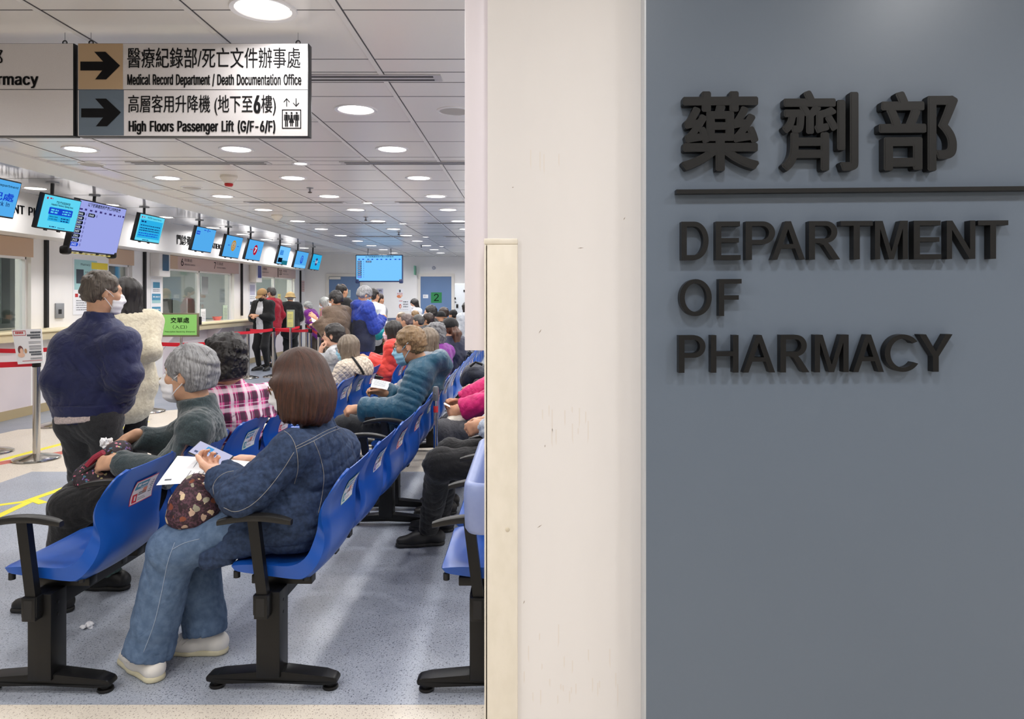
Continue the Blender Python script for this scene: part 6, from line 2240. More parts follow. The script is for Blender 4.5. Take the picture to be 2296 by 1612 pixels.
def torso_prims(P_, g, wid=1.0, belly=0.0, low=0.0, k=0.05):
    s = P_.s
    F_, Rs = P_.f, P_.Rs
    lr = P_.r
    waist = P_.pelvis * 0.62 + P_.chest * 0.38
    return [Cap(P_.pelvis - UP * (0.02 + low), waist, (0.108 + belly * 0.3) * s + g, (0.100 + belly * 0.8) * s + g, lr, 1.36 * wid, 1.34 * wid, k=k),
            Cap(waist, P_.chest, (0.100 + belly * 0.8) * s + g, (0.106 + belly * 0.3) * s + g, lr, 1.34 * wid, 1.38 * wid, k=k),
            Cap(P_.chest, P_.neck - UP * 0.07 * s, 0.106 * s + g, 0.080 * s + g, Rs, 1.38 * wid, 1.5 * wid, k=k),
            Cap(P_.sh[-1], P_.sh[1], 0.056 * s + g, k=k)]


def arm_prims(P_, g, q, ra=0.050, re=0.043, rw=0.030, wrist=0.0, flat=True, k=0.035, rib=None):
    s = P_.s
    d = nz(P_.wr[q] - P_.el[q])
    we = P_.wr[q] - d * wrist
    r1 = (rib, 0.010) if rib else None
    return [Cap(P_.sh[q], P_.el[q], ra * s + g, re * s + g, k=k, rib=(int(rib * 1.0), 0.010) if rib else None),
            Cap(P_.el[q], we, re * s + g, rw * s + g, flat=flat, k=k, rib=(int(rib * 0.9), 0.010) if rib else None)]


def leg_prims(P_, g, q, rt=0.082, rk=0.058, ra=0.040, ank=0.0, k=0.05, flat=True):
    s = P_.s
    d = nz(P_.an[q] - P_.kn[q])
    return [Cap(P_.hip[q], P_.kn[q], rt * s + g, rk * s + g, k=k), Cap(P_.kn[q], P_.an[q] - d * ank, rk * s + g, ra * s + g, flat=flat, k=k)]


SKIN = {}


def skin(t):
    tones = {'fair': (226, 178, 152), 'mid': (206, 154, 122), 'tan': (198, 148, 116), 'old': (206, 160, 130)}
    a = tones[t]
    return mat('skin_' + t, a, 0.5, 0, 0.4, rgb2=tuple(int(v * 0.93) for v in a), ns=(22, 22, 22), det=4, bump=(140, 0.12, 0.0008), sss=0.08)


def hair_mat(name, c1, c2, st=0.6, sc=16):
    """strands fall from the crown: the hair object's origin is the middle of the head"""
    if 'hair_' + name in MATS:
        return MATS['hair_' + name]
    m = mat('hair_' + name, c1, 0.38, 0, 0.5)
    nt = m.node_tree
    b = nt.nodes['Principled BSDF']
    tc = nt.nodes.new('ShaderNodeTexCoord')

    def vm(op, x, v):
        n = nt.nodes.new('ShaderNodeVectorMath')
        n.operation = op
        nt.links.new(x, n.inputs[0])
        if isinstance(v, tuple):
            n.inputs[1].default_value = v
        elif v is not None:
            nt.links.new(v, n.inputs[1])
        return n.outputs[0]
    p = tc.outputs['Object']
    rad = vm('NORMALIZE', vm('MULTIPLY', vm('ADD', p, (0.004, 0.02, 0)), (1, 1, 0.0)), None)
    w = nt.nodes.new('ShaderNodeTexNoise')
    w.inputs['Scale'].default_value = 14
    nt.links.new(p, w.inputs['Vector'])
    v = vm('ADD', vm('MULTIPLY', rad, (sc, sc, sc)), vm('ADD', vm('MULTIPLY', p, (0, 0, 9.0)), vm('MULTIPLY', w.outputs['Color'], (1.6, 1.6, 1.6))))
    n = nt.nodes.new('ShaderNodeTexNoise')
    n.inputs['Scale'].default_value = 1.3
    n.inputs['Detail'].default_value = 6
    n.inputs['Roughness'].default_value = 0.72
    nt.links.new(v, n.inputs['Vector'])
    cr = nt.nodes.new('ShaderNodeValToRGB')
    cr.color_ramp.elements[0].position, cr.color_ramp.elements[1].position = 0.36, 0.68
    cr.color_ramp.elements[0].color, cr.color_ramp.elements[1].color = (*lin(c1), 1), (*lin(c2), 1)
    nt.links.new(n.outputs['Fac'], cr.inputs[0])
    nt.links.new(cr.outputs[0], b.inputs['Base Color'])
    bp = nt.nodes.new('ShaderNodeBump')
    bp.inputs['Strength'].default_value = st
    bp.inputs['Distance'].default_value = 0.006
    nt.links.new(n.outputs['Fac'], bp.inputs['Height'])
    nt.links.new(bp.outputs[0], b.inputs['Normal'])
    return m


def hair_object(pr, vox, m, root, head, name='hair', **kw):
    V, Q = sdf_mesh(pr, vox, **kw)
    o = place(name, V, Q, m, root, None, 4)
    d = Vector(head) - root.location
    o.data.transform(Matrix.Translation(-d))
    o.location = d
    return o


HAIRS = {'black': ((16, 14, 14), (44, 38, 36)), 'darkbrown': ((30, 21, 18), (64, 46, 38)), 'brown': ((48, 26, 16), (110, 66, 42)), 'grey': ((92, 92, 94), (176, 176, 178)), 'salt': ((50, 50, 54), (150, 150, 154)),
         'greybrown': ((84, 72, 60), (150, 134, 116)), 'lightbrown': ((92, 70, 44), (160, 130, 92)), 'silver': ((120, 122, 120), (198, 198, 194)), 'darkgrey': ((44, 42, 42), (92, 88, 86))}


def hair_part(P_, style, m, vox, root, seed=0):
    c, f, u, r, s = P_.head, P_.hf, P_.hu, P_.hr, P_.s * getattr(P_, 'hs', 1.0)
    R = np.array([r, f, u])
    rg = np.random.RandomState(seed + 7)

    def at(a, b, d):
        return c + (r * a + f * b + u * d) * s
    pr = [Ell(at(0, -0.016, 0.040), (0.086 * s, 0.104 * s, 0.096 * s), R, 0.03)]
    subs, planes = [], []
    face = (Ell(at(0, 0.105, -0.045), (0.080 * s, 0.075 * s, 0.110 * s), R), 0.012)
    amp, fq = 0.006, 60
    if style in ('short', 'thick', 'balding', 'swirl'):
        e = 0.012 if style == 'thick' else 0.0
        pr = [Ell(at(0, -0.016, 0.038), ((0.083 + e) * s, (0.102 + e) * s, (0.094 + e) * s), R, 0.03), Ell(at(0, -0.05, -0.02), ((0.066 + e) * s, (0.056 + e) * s, 0.062 * s), R, 0.04)]
        subs = [face, (Ell(at(0, 0.075, -0.075), (0.11 * s, 0.085 * s, 0.085 * s), R), 0.01)]
        subs += [(Ell(at(q * 0.086, 0.004, -0.016), (0.022 * s, 0.026 * s, 0.036 * s), R), 0.008) for q in (1, -1)]
        planes = [(at(0, -0.04, -0.072), -u * 0.9 - f * 0.25)]
        if style == 'balding':
            subs.append((Ell(at(0, 0.03, 0.125), (0.062 * s, 0.095 * s, 0.055 * s), R), 0.02))
    elif style == 'bob':
        pr += [Cap(at(q * 0.066, 0.0, 0.03), at(q * 0.074, -0.005, -0.105), 0.030 * s, 0.026 * s, f, 2.0, 1.9, k=0.04) for q in (1, -1)]
        pr += [Cap(at(0, -0.05, 0.03), at(0, -0.068, -0.115), 0.060 * s, 0.040 * s, r, 1.25, 1.7, k=0.04)]
        subs = [(Ell(at(0, 0.10, -0.055), (0.068 * s, 0.085 * s, 0.105 * s), R), 0.015), (Cap(at(0, 0.02, -0.04), at(0, 0.03, -0.22), 0.056 * s), 0.01)]
        planes = [(at(0, 0, -0.122), -u)]
    elif style == 'long':
        pr += [Cap(at(q * 0.064, -0.01, 0.03), at(q * 0.072, -0.02, -0.17), 0.030 * s, 0.026 * s, f, 1.9, 1.5, k=0.04) for q in (1, -1)]
        pr += [Cap(at(0, -0.05, 0.03), c + (-f * 0.09 + r * 0) * s - UP * 0.38 * s, 0.062 * s, 0.030 * s, r, 1.3, 2.2, k=0.04)]
        subs = [(Ell(at(0, 0.10, -0.055), (0.066 * s, 0.085 * s, 0.115 * s), R), 0.015), (Cap(at(0, 0.03, -0.04), at(0, 0.045, -0.22), 0.056 * s), 0.01)]
    elif style == 'pony':
        pr = [Ell(at(0, -0.016, 0.036), (0.080 * s, 0.100 * s, 0.090 * s), R, 0.03), Ell(at(0, -0.05, -0.02), (0.066 * s, 0.056 * s, 0.055 * s), R, 0.04),
              Cap(at(0, -0.10, 0.0), at(0, -0.13, -0.06), 0.03 * s, 0.038 * s, r, 1.1, 1.4, k=0.03), Cap(at(0, -0.13, -0.06), c - f * 0.13 * s - UP * 0.27 * s, 0.040 * s, 0.022 * s, r, 1.4, 2.0, k=0.03)]
        subs = [face]
    elif style == 'wavy':
        pr = [Ell(at(0, -0.02, 0.040), (0.094 * s, 0.110 * s, 0.100 * s), R, 0.03), Ell(at(0, -0.055, -0.035), (0.082 * s, 0.066 * s, 0.080 * s), R, 0.04)]
        subs = [face, (Ell(at(0, 0.085, -0.08), (0.11 * s, 0.090 * s, 0.09 * s), R), 0.01)]
        planes = [(at(0, -0.04, -0.105), -u * 0.9 - f * 0.2)]
        amp, fq = 0.011, 60
    if style in ('bob', 'long', 'pony'):
        ph = rg.uniform(0, 6, 4)

        def disp(p):
            q = p - c
            an = np.arctan2(q @ r, q @ f)
            zz = q @ u
            return amp * 0.8 * (np.sin(an * 17 + ph[0] + 1.2 * np.sin(zz * 21 + ph[3])) * 0.6 + np.sin(an * 39 + ph[1] + 2 * np.sin(zz * 17)) * 0.45 + np.sin(an * 71 + ph[2] + zz * 9) * 0.3)
    else:
        ff = folds_fn(amp, fq, seed + 3)
        ff2 = folds_fn(amp * 0.5, fq * 2.7, seed + 4)

        def disp(p):
            return ff(p) + ff2(p)
    return hair_object(pr, vox, m, root, c, subs=subs, planes=planes, disp=disp, smooth=1)


def mask_part(P_, m, vox, root, loops=True):
    c, f, u, r, s = P_.head, P_.hf, P_.hu, P_.hr, P_.s * getattr(P_, 'hs', 1.0)
    R = np.array([r, f, u])

    def at(a, b, d):
        return c + (r * a + f * b + u * d) * s
    pr = [Ell(at(0, 0.040, -0.062), (0.064 * s, 0.076 * s, 0.066 * s), R, 0.02), Cap(at(0, 0.098, -0.004), at(0, 0.116, -0.035), 0.010 * s, 0.016 * s, k=0.03), Ell(at(0, 0.080, -0.10), (0.030 * s, 0.026 * s, 0.024 * s), R, 0.02)]

    def disp(p):
        return 0.0022 * np.sin(((p - c) @ u) * 190)
    o = sdf_part('face_mask', pr, min(vox, 0.006), m, root, planes=[(at(0, 0.040, 0), -f), (at(0, 0, -0.002), u * 0.9 - f * 0.2)], disp=disp, smooth=1)
    if loops:
        for q in (1, -1):
            lp = MB()
            for e, d in ((-0.022, 0.020), (-0.092, -0.030)):
                lp.tube([at(q * 0.062, 0.045, e), at(q * 0.078, 0.018, (e + d) / 2), at(q * 0.086, -0.012, d)], 0.0022, 5)
            lp.build('ear_loop', m, o)
    return o


def glasses_part(P_, m, root, rad=0.021):
    c, f, u, r, s = P_.head, P_.hf, P_.hu, P_.hr, P_.s * getattr(P_, 'hs', 1.0)

    def at(a, b, d):
        return c + (r * a + f * b + u * d) * s
    g = MB()
    for q in (1, -1):
        g.tube([at(q * 0.033 + rad * 1.15 * math.cos(t), 0.110 - 0.006 * abs(math.cos(t) * q + 1), 0.004 + rad * 0.85 * math.sin(t)) for t in np.linspace(0, 6.283, 17)[:-1]], 0.0019, 6, closed=True)
        g.tube([at(q * 0.057, 0.104, 0.008), at(q * 0.078, 0.06, 0.010), at(q * 0.086, -0.01, 0.012), at(q * 0.086, -0.035, -0.006)], 0.0018, 6)
    g.tube([at(-0.010, 0.110, 0.008), at(0, 0.113, 0.010), at(0.010, 0.110, 0.008)], 0.0018, 6)
    o = g.build('glasses', m, root)
    le = MB()
    for q in (1, -1):
        le.add([at(q * 0.033 + rad * 1.1 * math.cos(t), 0.1095, 0.004 + rad * 0.8 * math.sin(t)) for t in np.linspace(0, 6.283, 17)[:-1]], [list(range(16))])
    le.build('lens', glass('lens_glass', (236, 238, 240), 0.1), o)
    return o


def shoe_part(P_, q, m, sole_m, vox, root, L=0.25):
    s = P_.s
    d = nz((P_.toe[q][0], P_.toe[q][1], 0))
    t = np.array([-d[1], d[0], 0])
    a = P_.an[q].copy()
    z0 = a[2] - 0.085 * s
    b = np.array([a[0], a[1], z0])
    heel, toe = b - d * 0.055 * s, b + d * (L - 0.085) * s
    pr = [Cap(heel + UP * 0.040, b + d * 0.07 * s + UP * 0.045, 0.036 * s, 0.040 * s, t, 1.0, 1.1, k=0.03), Cap(b + d * 0.05 * s + UP * 0.04, toe + UP * 0.030, 0.040 * s, 0.026 * s, t, 1.1, 1.5, k=0.03),
          Cap(heel + UP * 0.05, a + UP * 0.0, 0.034 * s, 0.040 * s, k=0.03)]
    o = sdf_part('shoe', pr, vox, m, root, planes=[(b + UP * 0.016, -UP), (a + UP * 0.005, UP)], smooth=2)
    pr = [Cap(heel + UP * 0.012, b + d * 0.06 * s + UP * 0.012, 0.040 * s, 0.040 * s, t, 1.0, 1.08, k=0.02), Cap(b + d * 0.06 * s + UP * 0.012, toe + UP * 0.012, 0.040 * s, 0.030 * s, t, 1.08, 1.45, k=0.02)]
    sdf_part('sole', pr, min(vox, 0.008), sole_m, o, planes=[(b + UP * 0.024, UP), (b + UP * 0.001, -UP)], smooth=1)
    return o


def eyes_part(P_, root):
    c, f, u, r, s = P_.head, P_.hf, P_.hu, P_.hr, P_.s * getattr(P_, 'hs', 1.0)
    for q in (1, -1):
        e = c + (r * q * 0.031 + f * 0.081 + u * 0.008) * s
        V, Qd = sdf_mesh([Ell(e, (0.0115 * s,) * 3)], 0.003, smooth=1)
        o = place('eye', V, Qd, mat('eye_white', (222, 214, 208), 0.2), root, None, 4)
        V, Qd = sdf_mesh([Ell(e + f * 0.0075 * s, (0.006 * s, 0.006 * s, 0.006 * s))], 0.002, smooth=1)
        place('iris', V, Qd, mat('eye_dark', (34, 22, 18), 0.15), o, None, 4)
    br = [Cap(c + (r * q * 0.016 + f * 0.100 + u * 0.026) * s, c + (r * q * 0.048 + f * 0.084 + u * 0.030) * s, 0.0042 * s, 0.003 * s, k=0.002) for q in (1, -1)]
    V, Qd = sdf_mesh(br, 0.003, smooth=1)
    place('eyebrow', V, Qd, getattr(P_, 'brow', None) or mat('brow_dark', (52, 42, 38), 0.7), root, None, 4)


def body_part(P_, vox, root, tone, hands=True, g=-0.012):
    pr, sb = head_prims(P_)
    sb = sb + P_.cut
    pr += torso_prims(P_, g)
    for q in (1, -1):
        pr += arm_prims(P_, -0.008, q, flat=False)
        pr += leg_prims(P_, -0.012, q, flat=False)
        hd = P_.hand.get(q, {})
        d = va(hd.get('d', P_.wr[q] - P_.el[q]))
        n = va(hd.get('n', -UP * 0.7 - P_.r * q * 0.6))
        if hands:
            # thumb side: for the left hand with palm down the thumb points to the person's right
            side = hd.get('side')
            if side is None:
                side = 1.0 if q == 1 else -1.0
            pr += hand_prims(P_.wr[q], d, n, side, P_.s, hd.get('curl', 0.45), hd.get('spread', 0.1), hd.get('thumb', 0.5), curls=hd.get('curls'))
        t = nz((P_.toe[q][0], P_.toe[q][1], 0))
        pr.append(Cap(P_.an[q] - UP * 0.03, P_.an[q] - UP * 0.05 + t * 0.10 * P_.s, 0.030, 0.024, k=0.02))
    return sdf_part('body', pr, vox, skin(tone), root, subs=sb, smooth=2)


def person(label, P_, vox=0.009, tone='mid', top=None, topc='top', bottom=None, hair=('short', 'black'), mask=None, glasses=None, shoes=((30, 28, 28), (20, 20, 20)), eyes=False, seed=1, group=None,
           hands=True, build_legs=True, g_top=0.020, g_bot=0.012, collar=True, sleeves=0.0, low=0.06, belly=0.0, hem=None, bot_kw=None, arm_kw=None, extra_top=(), fold=0.010, ffreq=24, hood=False, hairvox=None, top_planes=(),
           top_smooth=1, wid=1.0, inner=None, open_front=0.07, top_subs=(), trib=False, hat=None):
    p = P_.pelvis
    root = thing('person', label, 'person', (p[0], p[1], 0.0), 0, group)
    P_.root = root
    P_.cut = seat_cut(p[0], p[1]) if p[2] < 0.70 else []
    body_part(P_, vox, root, tone, hands)
    if eyes:
        eyes_part(P_, root)
    if bottom is not None:
        pr = []
        for q in (1, -1):
            pr += leg_prims(P_, g_bot, q, **({'ank': 0.02} | (bot_kw or {})))
        pr.append(Cap(P_.hip[-1], P_.hip[1], 0.098 * P_.s + g_bot, k=0.05))
        wst = P_.pelvis * 0.72 + P_.chest * 0.28
        pr.append(Cap(P_.pelvis, wst, 0.104 * P_.s + g_bot, 0.098 * P_.s + g_bot, P_.r, 1.36, 1.34, k=0.05))
        P_.trousers = sdf_part('trousers', pr, vox, bottom, root, disp=folds_fn(0.007, 20, seed + 20), smooth=1, subs=P_.cut)
    subs_ = list(top_subs) + P_.cut
    if inner is not None:
        sdf_part('shirt', torso_prims(P_, g_top - 0.006, wid, belly, 0.03) + [Cap(P_.neck - UP * 0.05, P_.neck + UP * 0.015, 0.07 * P_.s, 0.062 * P_.s, k=0.02)], vox, inner, root, disp=folds_fn(0.004, 24, seed + 9), smooth=2)
        ff = P_.f * 0.17 * P_.s
        subs_.append((Cap(P_.pelvis - UP * 0.25 + ff, P_.chest + ff, open_front, open_front * 0.9, P_.f, 1.9, k=0.01), 0.01))
        subs_.append((Cap(P_.chest + ff, P_.neck + ff * 0.8 + UP * 0.03, open_front * 0.9, open_front * 0.6, P_.f, 1.9, k=0.01), 0.01))
    if top is not None:
        pr = torso_prims(P_, g_top, wid, belly, low)
        for q in (1, -1):
            pr += arm_prims(P_, g_top, q, **({'wrist': 0.015 + sleeves} | (arm_kw or {})))
        if collar:
            cb = P_.neck - UP * 0.01
            pr.append(Cap(P_.neck - UP * 0.05, cb + (P_.head - cb) * 0.34, 0.066 * P_.s + g_top * 0.5, 0.064 * P_.s + g_top * 0.3, flat=True, k=0.02))
        if hood:
            hb = P_.neck - P_.f * 0.085 * P_.s - UP * 0.01
            pr += [Cap(hb + P_.r * 0.07 * P_.s, hb - P_.r * 0.07 * P_.s, 0.06 * P_.s, k=0.03), Cap(hb, hb - UP * 0.10 * P_.s - P_.f * 0.02, 0.075 * P_.s, 0.04 * P_.s, P_.r, 1.3, k=0.04),
                   Cap(hb + P_.r * 0.08 * P_.s, P_.neck + P_.f * 0.05 + P_.r * 0.07 * P_.s, 0.04 * P_.s, 0.03 * P_.s, k=0.03), Cap(hb - P_.r * 0.08 * P_.s, P_.neck + P_.f * 0.05 - P_.r * 0.07 * P_.s, 0.04 * P_.s, 0.03 * P_.s, k=0.03)]
        if trib:
            for cp_, n_ in zip(pr[:3], (2, 4, 3)):
                cp_.rib = (n_, 0.010)
        if low > 0.04 and bottom is not None:
            pr.append(Cap(P_.hip[-1], P_.hip[1], 0.098 * P_.s + g_bot + 0.014, k=0.05))
        pr += list(extra_top)
        pl = list(top_planes)
        if hem is not None:
            pl.append((P_.pelvis + UP * hem, -UP))
        P_.top = sdf_part(topc, pr, vox, top, root, disp=folds_fn(fold, ffreq, seed), planes=pl, smooth=top_smooth, subs=subs_)
    if hair and hair[0] != 'none':
        hm = hair[1] if not isinstance(hair[1], str) else hair_mat(hair[1], *HAIRS[hair[1]])
        P_.hair = hair_part(P_, hair[0], hm, hairvox or vox * 0.8, root, seed)
    if hat:
        hat_part(P_, hat[0], hat[1], vox, root)
    if mask:
        mask_part(P_, mask, vox, root)
    if glasses:
        glasses_part(P_, glasses, root)
    if shoes and build_legs:
        for q in (1, -1):
            shoe_part(P_, q, mat('shoe_%d_%d_%d' % shoes[0], shoes[0], 0.5), mat('sole_%d_%d_%d' % shoes[1], shoes[1], 0.6), vox, root)
    return root


def hat_part(P_, style, m, vox, root):
    c, f, u, r, s = P_.head, P_.hf, P_.hu, P_.hr, P_.s * getattr(P_, 'hs', 1.0)
    R = np.array([r, f, u])

    def at(a, b, d):
        return c + (r * a + f * b + u * d) * s
    pr = [Ell(at(0, -0.014, 0.045), (0.098 * s, 0.116 * s, 0.098 * s), R, 0.02)]
    planes = [(at(0, 0, 0.022), -u + f * 0.12)]
    if style == 'bucket':
        pr = [Cap(at(0, -0.012, 0.03), at(0, -0.012, 0.10), 0.104 * s, 0.088 * s, f, 1.12, flat=True, k=0.02), Cap(at(0, -0.012, 0.032), at(0, -0.012, -0.005), 0.106 * s, 0.140 * s, f, 1.1, flat=True, k=0.015)]
        planes = [(at(0, 0, -0.008), -u)]
    o = sdf_part('hat', pr, min(vox, 0.010), m, root, planes=planes, smooth=1)
    if style == 'cap':
        sdf_part('brim', [Cap(at(-0.035, 0.085, 0.034), at(0.035, 0.085, 0.034), 0.014 * s, k=0.02), Ell(at(0, 0.125, 0.026), (0.074 * s, 0.068 * s, 0.010 * s), np.array([r, nz(f - u * 0.22), nz(u + f * 0.22)]), 0.02)], min(vox, 0.007), m, o, smooth=1)
    return o


def stand_px(px, py, Y, f=(-1, 0), **kw):
    """a standing figure whose head centre the photograph shows at px, py"""
    hz = CH - (py - VY) * Y / FPX
    h = (hz + 0.05) / 1.0
    for _ in range(12):
        q = stand(0, 0, f, h, **kw)
        h += (hz - q.head[2]) * 1.02
    q = stand(0, 0, f, h, **kw)
    x, y = (px - VX) * Y / FPX - q.head[0], Y - q.head[1]
    return stand(x, y, f, h, **kw)


def sit_px(px, py, Y, f=(-1, 0), **kw):
    hz = CH - (py - VY) * Y / FPX
    s = 1.0
    for _ in range(12):
        q = sit(0, 0, f, s, **kw)
        s += (hz - q.head[2]) / 0.65
    s = min(max(s, 0.80), 1.12)
    q = sit(0, 0, f, s, **kw)
    return sit((px - VX) * Y / FPX - q.head[0], Y - q.head[1], f, s, **kw)
# ================================================================ cloth materials
def cloth(name, c, c2=None, rough=0.85, ns=120, b=0.25, sheen=0.15, wr=0.5):
    if 'cloth_' + name in MATS:
        return MATS['cloth_' + name]
    m = mat('cloth_' + name, c, rough, 0, 0.3, rgb2=c2 or tuple(int(v * 0.85) for v in c), ns=(ns, ns, ns), det=3, bump=(ns * 4, b, 0.0012), sheen=sheen)
    nt = m.node_tree
    bs = nt.nodes['Principled BSDF']
    b0 = [n for n in nt.nodes if n.type == 'BUMP'][0]
    tc = [n for n in nt.nodes if n.type == 'TEX_COORD'][0]
    n = nt.nodes.new('ShaderNodeTexNoise')
    n.inputs['Scale'].default_value = 17
    n.inputs['Detail'].default_value = 3
    n.inputs['Distortion'].default_value = 1.6
    nt.links.new(tc.outputs['Object'], n.inputs['Vector'])
    b1 = nt.nodes.new('ShaderNodeBump')
    b1.inputs['Strength'].default_value = wr
    b1.inputs['Distance'].default_value = 0.012
    nt.links.new(n.outputs['Fac'], b1.inputs['Height'])
    nt.links.new(b0.outputs[0], b1.inputs['Normal'])
    nt.links.new(b1.outputs[0], bs.inputs['Normal'])
    return m


DENIM = cloth('denim_dark', (34, 47, 71), (49, 65, 94), ns=60, b=0.5, sheen=0.0, wr=0.35)
JEANS = cloth('denim_light', (76, 97, 126), (93, 114, 143), ns=40, b=0.5, sheen=0.0, wr=0.4)
FLEECE = cloth('fleece', (40, 52, 56), (54, 68, 72), ns=160, b=0.7, sheen=0.4)
NAVY = cloth('navy_jacket', (33, 40, 84), (28, 34, 72), ns=10, b=0.1, rough=0.6)
DKGREY = cloth('grey_trousers', (50, 51, 54), (42, 43, 46), ns=150)
BLACKC = cloth('black', (20, 20, 22), (28, 28, 30))
CREAMC = cloth('cream_wool', (206, 198, 176), (190, 180, 158), ns=60)
TEALP = cloth('teal_puffer', (20, 66, 88), (26, 78, 102), rough=0.42, ns=12, b=0.15)
CORAL = cloth('coral', (224, 70, 60), (206, 58, 50), rough=0.6, ns=12, b=0.1)
BROWN = cloth('brown_wool', (104, 88, 74), (92, 76, 64), ns=90, b=0.5)
BLUEC = cloth('bright_blue', (28, 56, 152), (24, 46, 132), rough=0.6, ns=14, b=0.1)
NAVY2 = cloth('dark_navy', (22, 28, 56), (18, 24, 48), rough=0.6, ns=14, b=0.1)
OLIVE = cloth('olive_grey', (96, 98, 88), (82, 84, 76), ns=60)
REDV = cloth('red_vest', (158, 26, 46), (142, 20, 40), ns=40)
WHITEC = cloth('white', (224, 224, 228), (208, 208, 214))
HIVIS = cloth('hivis', (214, 240, 66), (196, 226, 54), rough=0.5)
PURPLE = cloth('purple', (126, 46, 140), (112, 38, 126), ns=40)
PINKC = cloth('dusty_pink', (206, 136, 140), (188, 116, 122), ns=40)
SILVER = cloth('silver_grey', (186, 188, 192), (160, 164, 170), rough=0.5, ns=20, b=0.15)
MAGENTA = cloth('magenta', (206, 24, 110), (180, 16, 92), rough=0.6, ns=20, b=0.2)
GREYC = cloth('grey', (140, 142, 148), (124, 126, 132))
KHAKI = cloth('khaki', (170, 150, 110), (150, 132, 96))
DKBROWN = cloth('dark_brown', (62, 50, 42), (50, 40, 34))
TANHAT = cloth('tan_cap', (172, 136, 92), (156, 122, 80), ns=200, b=0.3)
STRAW = cloth('straw_hat', (206, 178, 124), (188, 158, 106), ns=160, b=0.5)
MASKW = mat('mask_white', (232, 232, 236), 0.7, bump=(300, 0.1, 0.0005))
MASKB = mat('mask_blue', (150, 198, 222), 0.7, bump=(300, 0.1, 0.0005))
MASKP = mat('mask_pink', (214, 188, 202), 0.7)
MASKK = mat('mask_black', (20, 20, 22), 0.7)
GOLDF = mat('glasses_gold', (120, 92, 62), 0.3, 0.8)
DARKF = mat('glasses_dark', (42, 26, 26), 0.3)


def stripes_mat(name, base, bands):
    """woven check: bands = [(axis, period, width, offset, colour, strength)] along object x / y / z"""
    m = bpy.data.materials.new(name)
    m.use_nodes = True
    nt = m.node_tree
    b = nt.nodes['Principled BSDF']
    b.inputs['Roughness'].default_value = 0.85
    tc = nt.nodes.new('ShaderNodeTexCoord')
    sp = nt.nodes.new('ShaderNodeSeparateXYZ')
    nt.links.new(tc.outputs['Object'], sp.inputs[0])
    rgb = nt.nodes.new('ShaderNodeRGB')
    rgb.outputs[0].default_value = (*lin(base), 1)
    cur = rgb.outputs[0]
    for ax_, per, wid_, off, c, st in bands:
        if ax_ == 'd':
            a = nt.nodes.new('ShaderNodeMath')
            a.operation = 'ADD'
            nt.links.new(sp.outputs[0], a.inputs[0])
            nt.links.new(sp.outputs[1], a.inputs[1])
            src = a.outputs[0]
        else:
            src = sp.outputs['xyz'.index(ax_)]
        def mth(op, x, v):
            n = nt.nodes.new('ShaderNodeMath')
            n.operation = op
            nt.links.new(x, n.inputs[0])
            n.inputs[1].default_value = v
            return n.outputs[0]
        w = mth('LESS_THAN', mth('MODULO', mth('ADD', src, 10 * per + off), per), wid_)
        w = mth('MULTIPLY', w, st)
        mx = nt.nodes.new('ShaderNodeMix')
        mx.data_type = 'RGBA'
        nt.links.new(w, mx.inputs['Factor'])
        nt.links.new(cur, mx.inputs['A'])
        mx.inputs['B'].default_value = (*lin(c), 1)
        cur = mx.outputs['Result']
    nt.links.new(cur, b.inputs['Base Color'])
    MATS[name] = m
    return m


PLAID = stripes_mat('cloth_pink_plaid', (216, 84, 146), [('d', 0.112, 0.040, 0.0, (34, 26, 44), 0.75), ('z', 0.100, 0.038, 0.0, (34, 26, 44), 0.72), ('d', 0.112, 0.026, 0.062, (240, 224, 232), 0.75),
                                                        ('z', 0.100, 0.022, 0.056, (240, 224, 232), 0.6), ('d', 0.112, 0.004, 0.02, (230, 210, 220), 0.9), ('z', 0.100, 0.004, 0.02, (230, 210, 220), 0.9)])
PLAIDR = stripes_mat('cloth_red_check', (150, 34, 40), [('d', 0.03, 0.014, 0.0, (26, 22, 24), 0.8), ('z', 0.03, 0.012, 0.0, (26, 22, 24), 0.8)])


def bands_bump(name, c, c2):
    """quilted cloth with a diamond stitch"""
    m = cloth(name, c, c2, rough=0.75, ns=60, b=0.1)
    nt = m.node_tree
    b = nt.nodes['Principled BSDF']
    tc = [n for n in nt.nodes if n.type == 'TEX_COORD'][0]
    sp = nt.nodes.new('ShaderNodeSeparateXYZ')
    nt.links.new(tc.outputs['Object'], sp.inputs[0])

    def mth(op, x, y):
        n = nt.nodes.new('ShaderNodeMath')
        n.operation = op
        for i, v in enumerate((x, y)):
            if v is None:
                continue
            if isinstance(v, (int, float)):
                n.inputs[i].default_value = v
            else:
                nt.links.new(v, n.inputs[i])
        return n.outputs[0]
    s_ = mth('ADD', sp.outputs[0], sp.outputs[1])
    h = []
    for sg in (1, -1):
        q = mth('MULTIPLY', mth('ADD', s_, mth('MULTIPLY', sp.outputs[2], sg * 1.2)), 55)
        h.append(mth('POWER', mth('ABSOLUTE', mth('SINE', q, None), None), 0.4))
    hh = mth('MULTIPLY', h[0], h[1])
    bp = nt.nodes.new('ShaderNodeBump')
    bp.inputs['Strength'].default_value = 0.7
    bp.inputs['Distance'].default_value = 0.012
    nt.links.new(hh, bp.inputs['Height'])
    nt.links.new(bp.outputs[0], b.inputs['Normal'])
    return m


QUILT = bands_bump('quilted_cream', (214, 200, 184), (198, 184, 166))


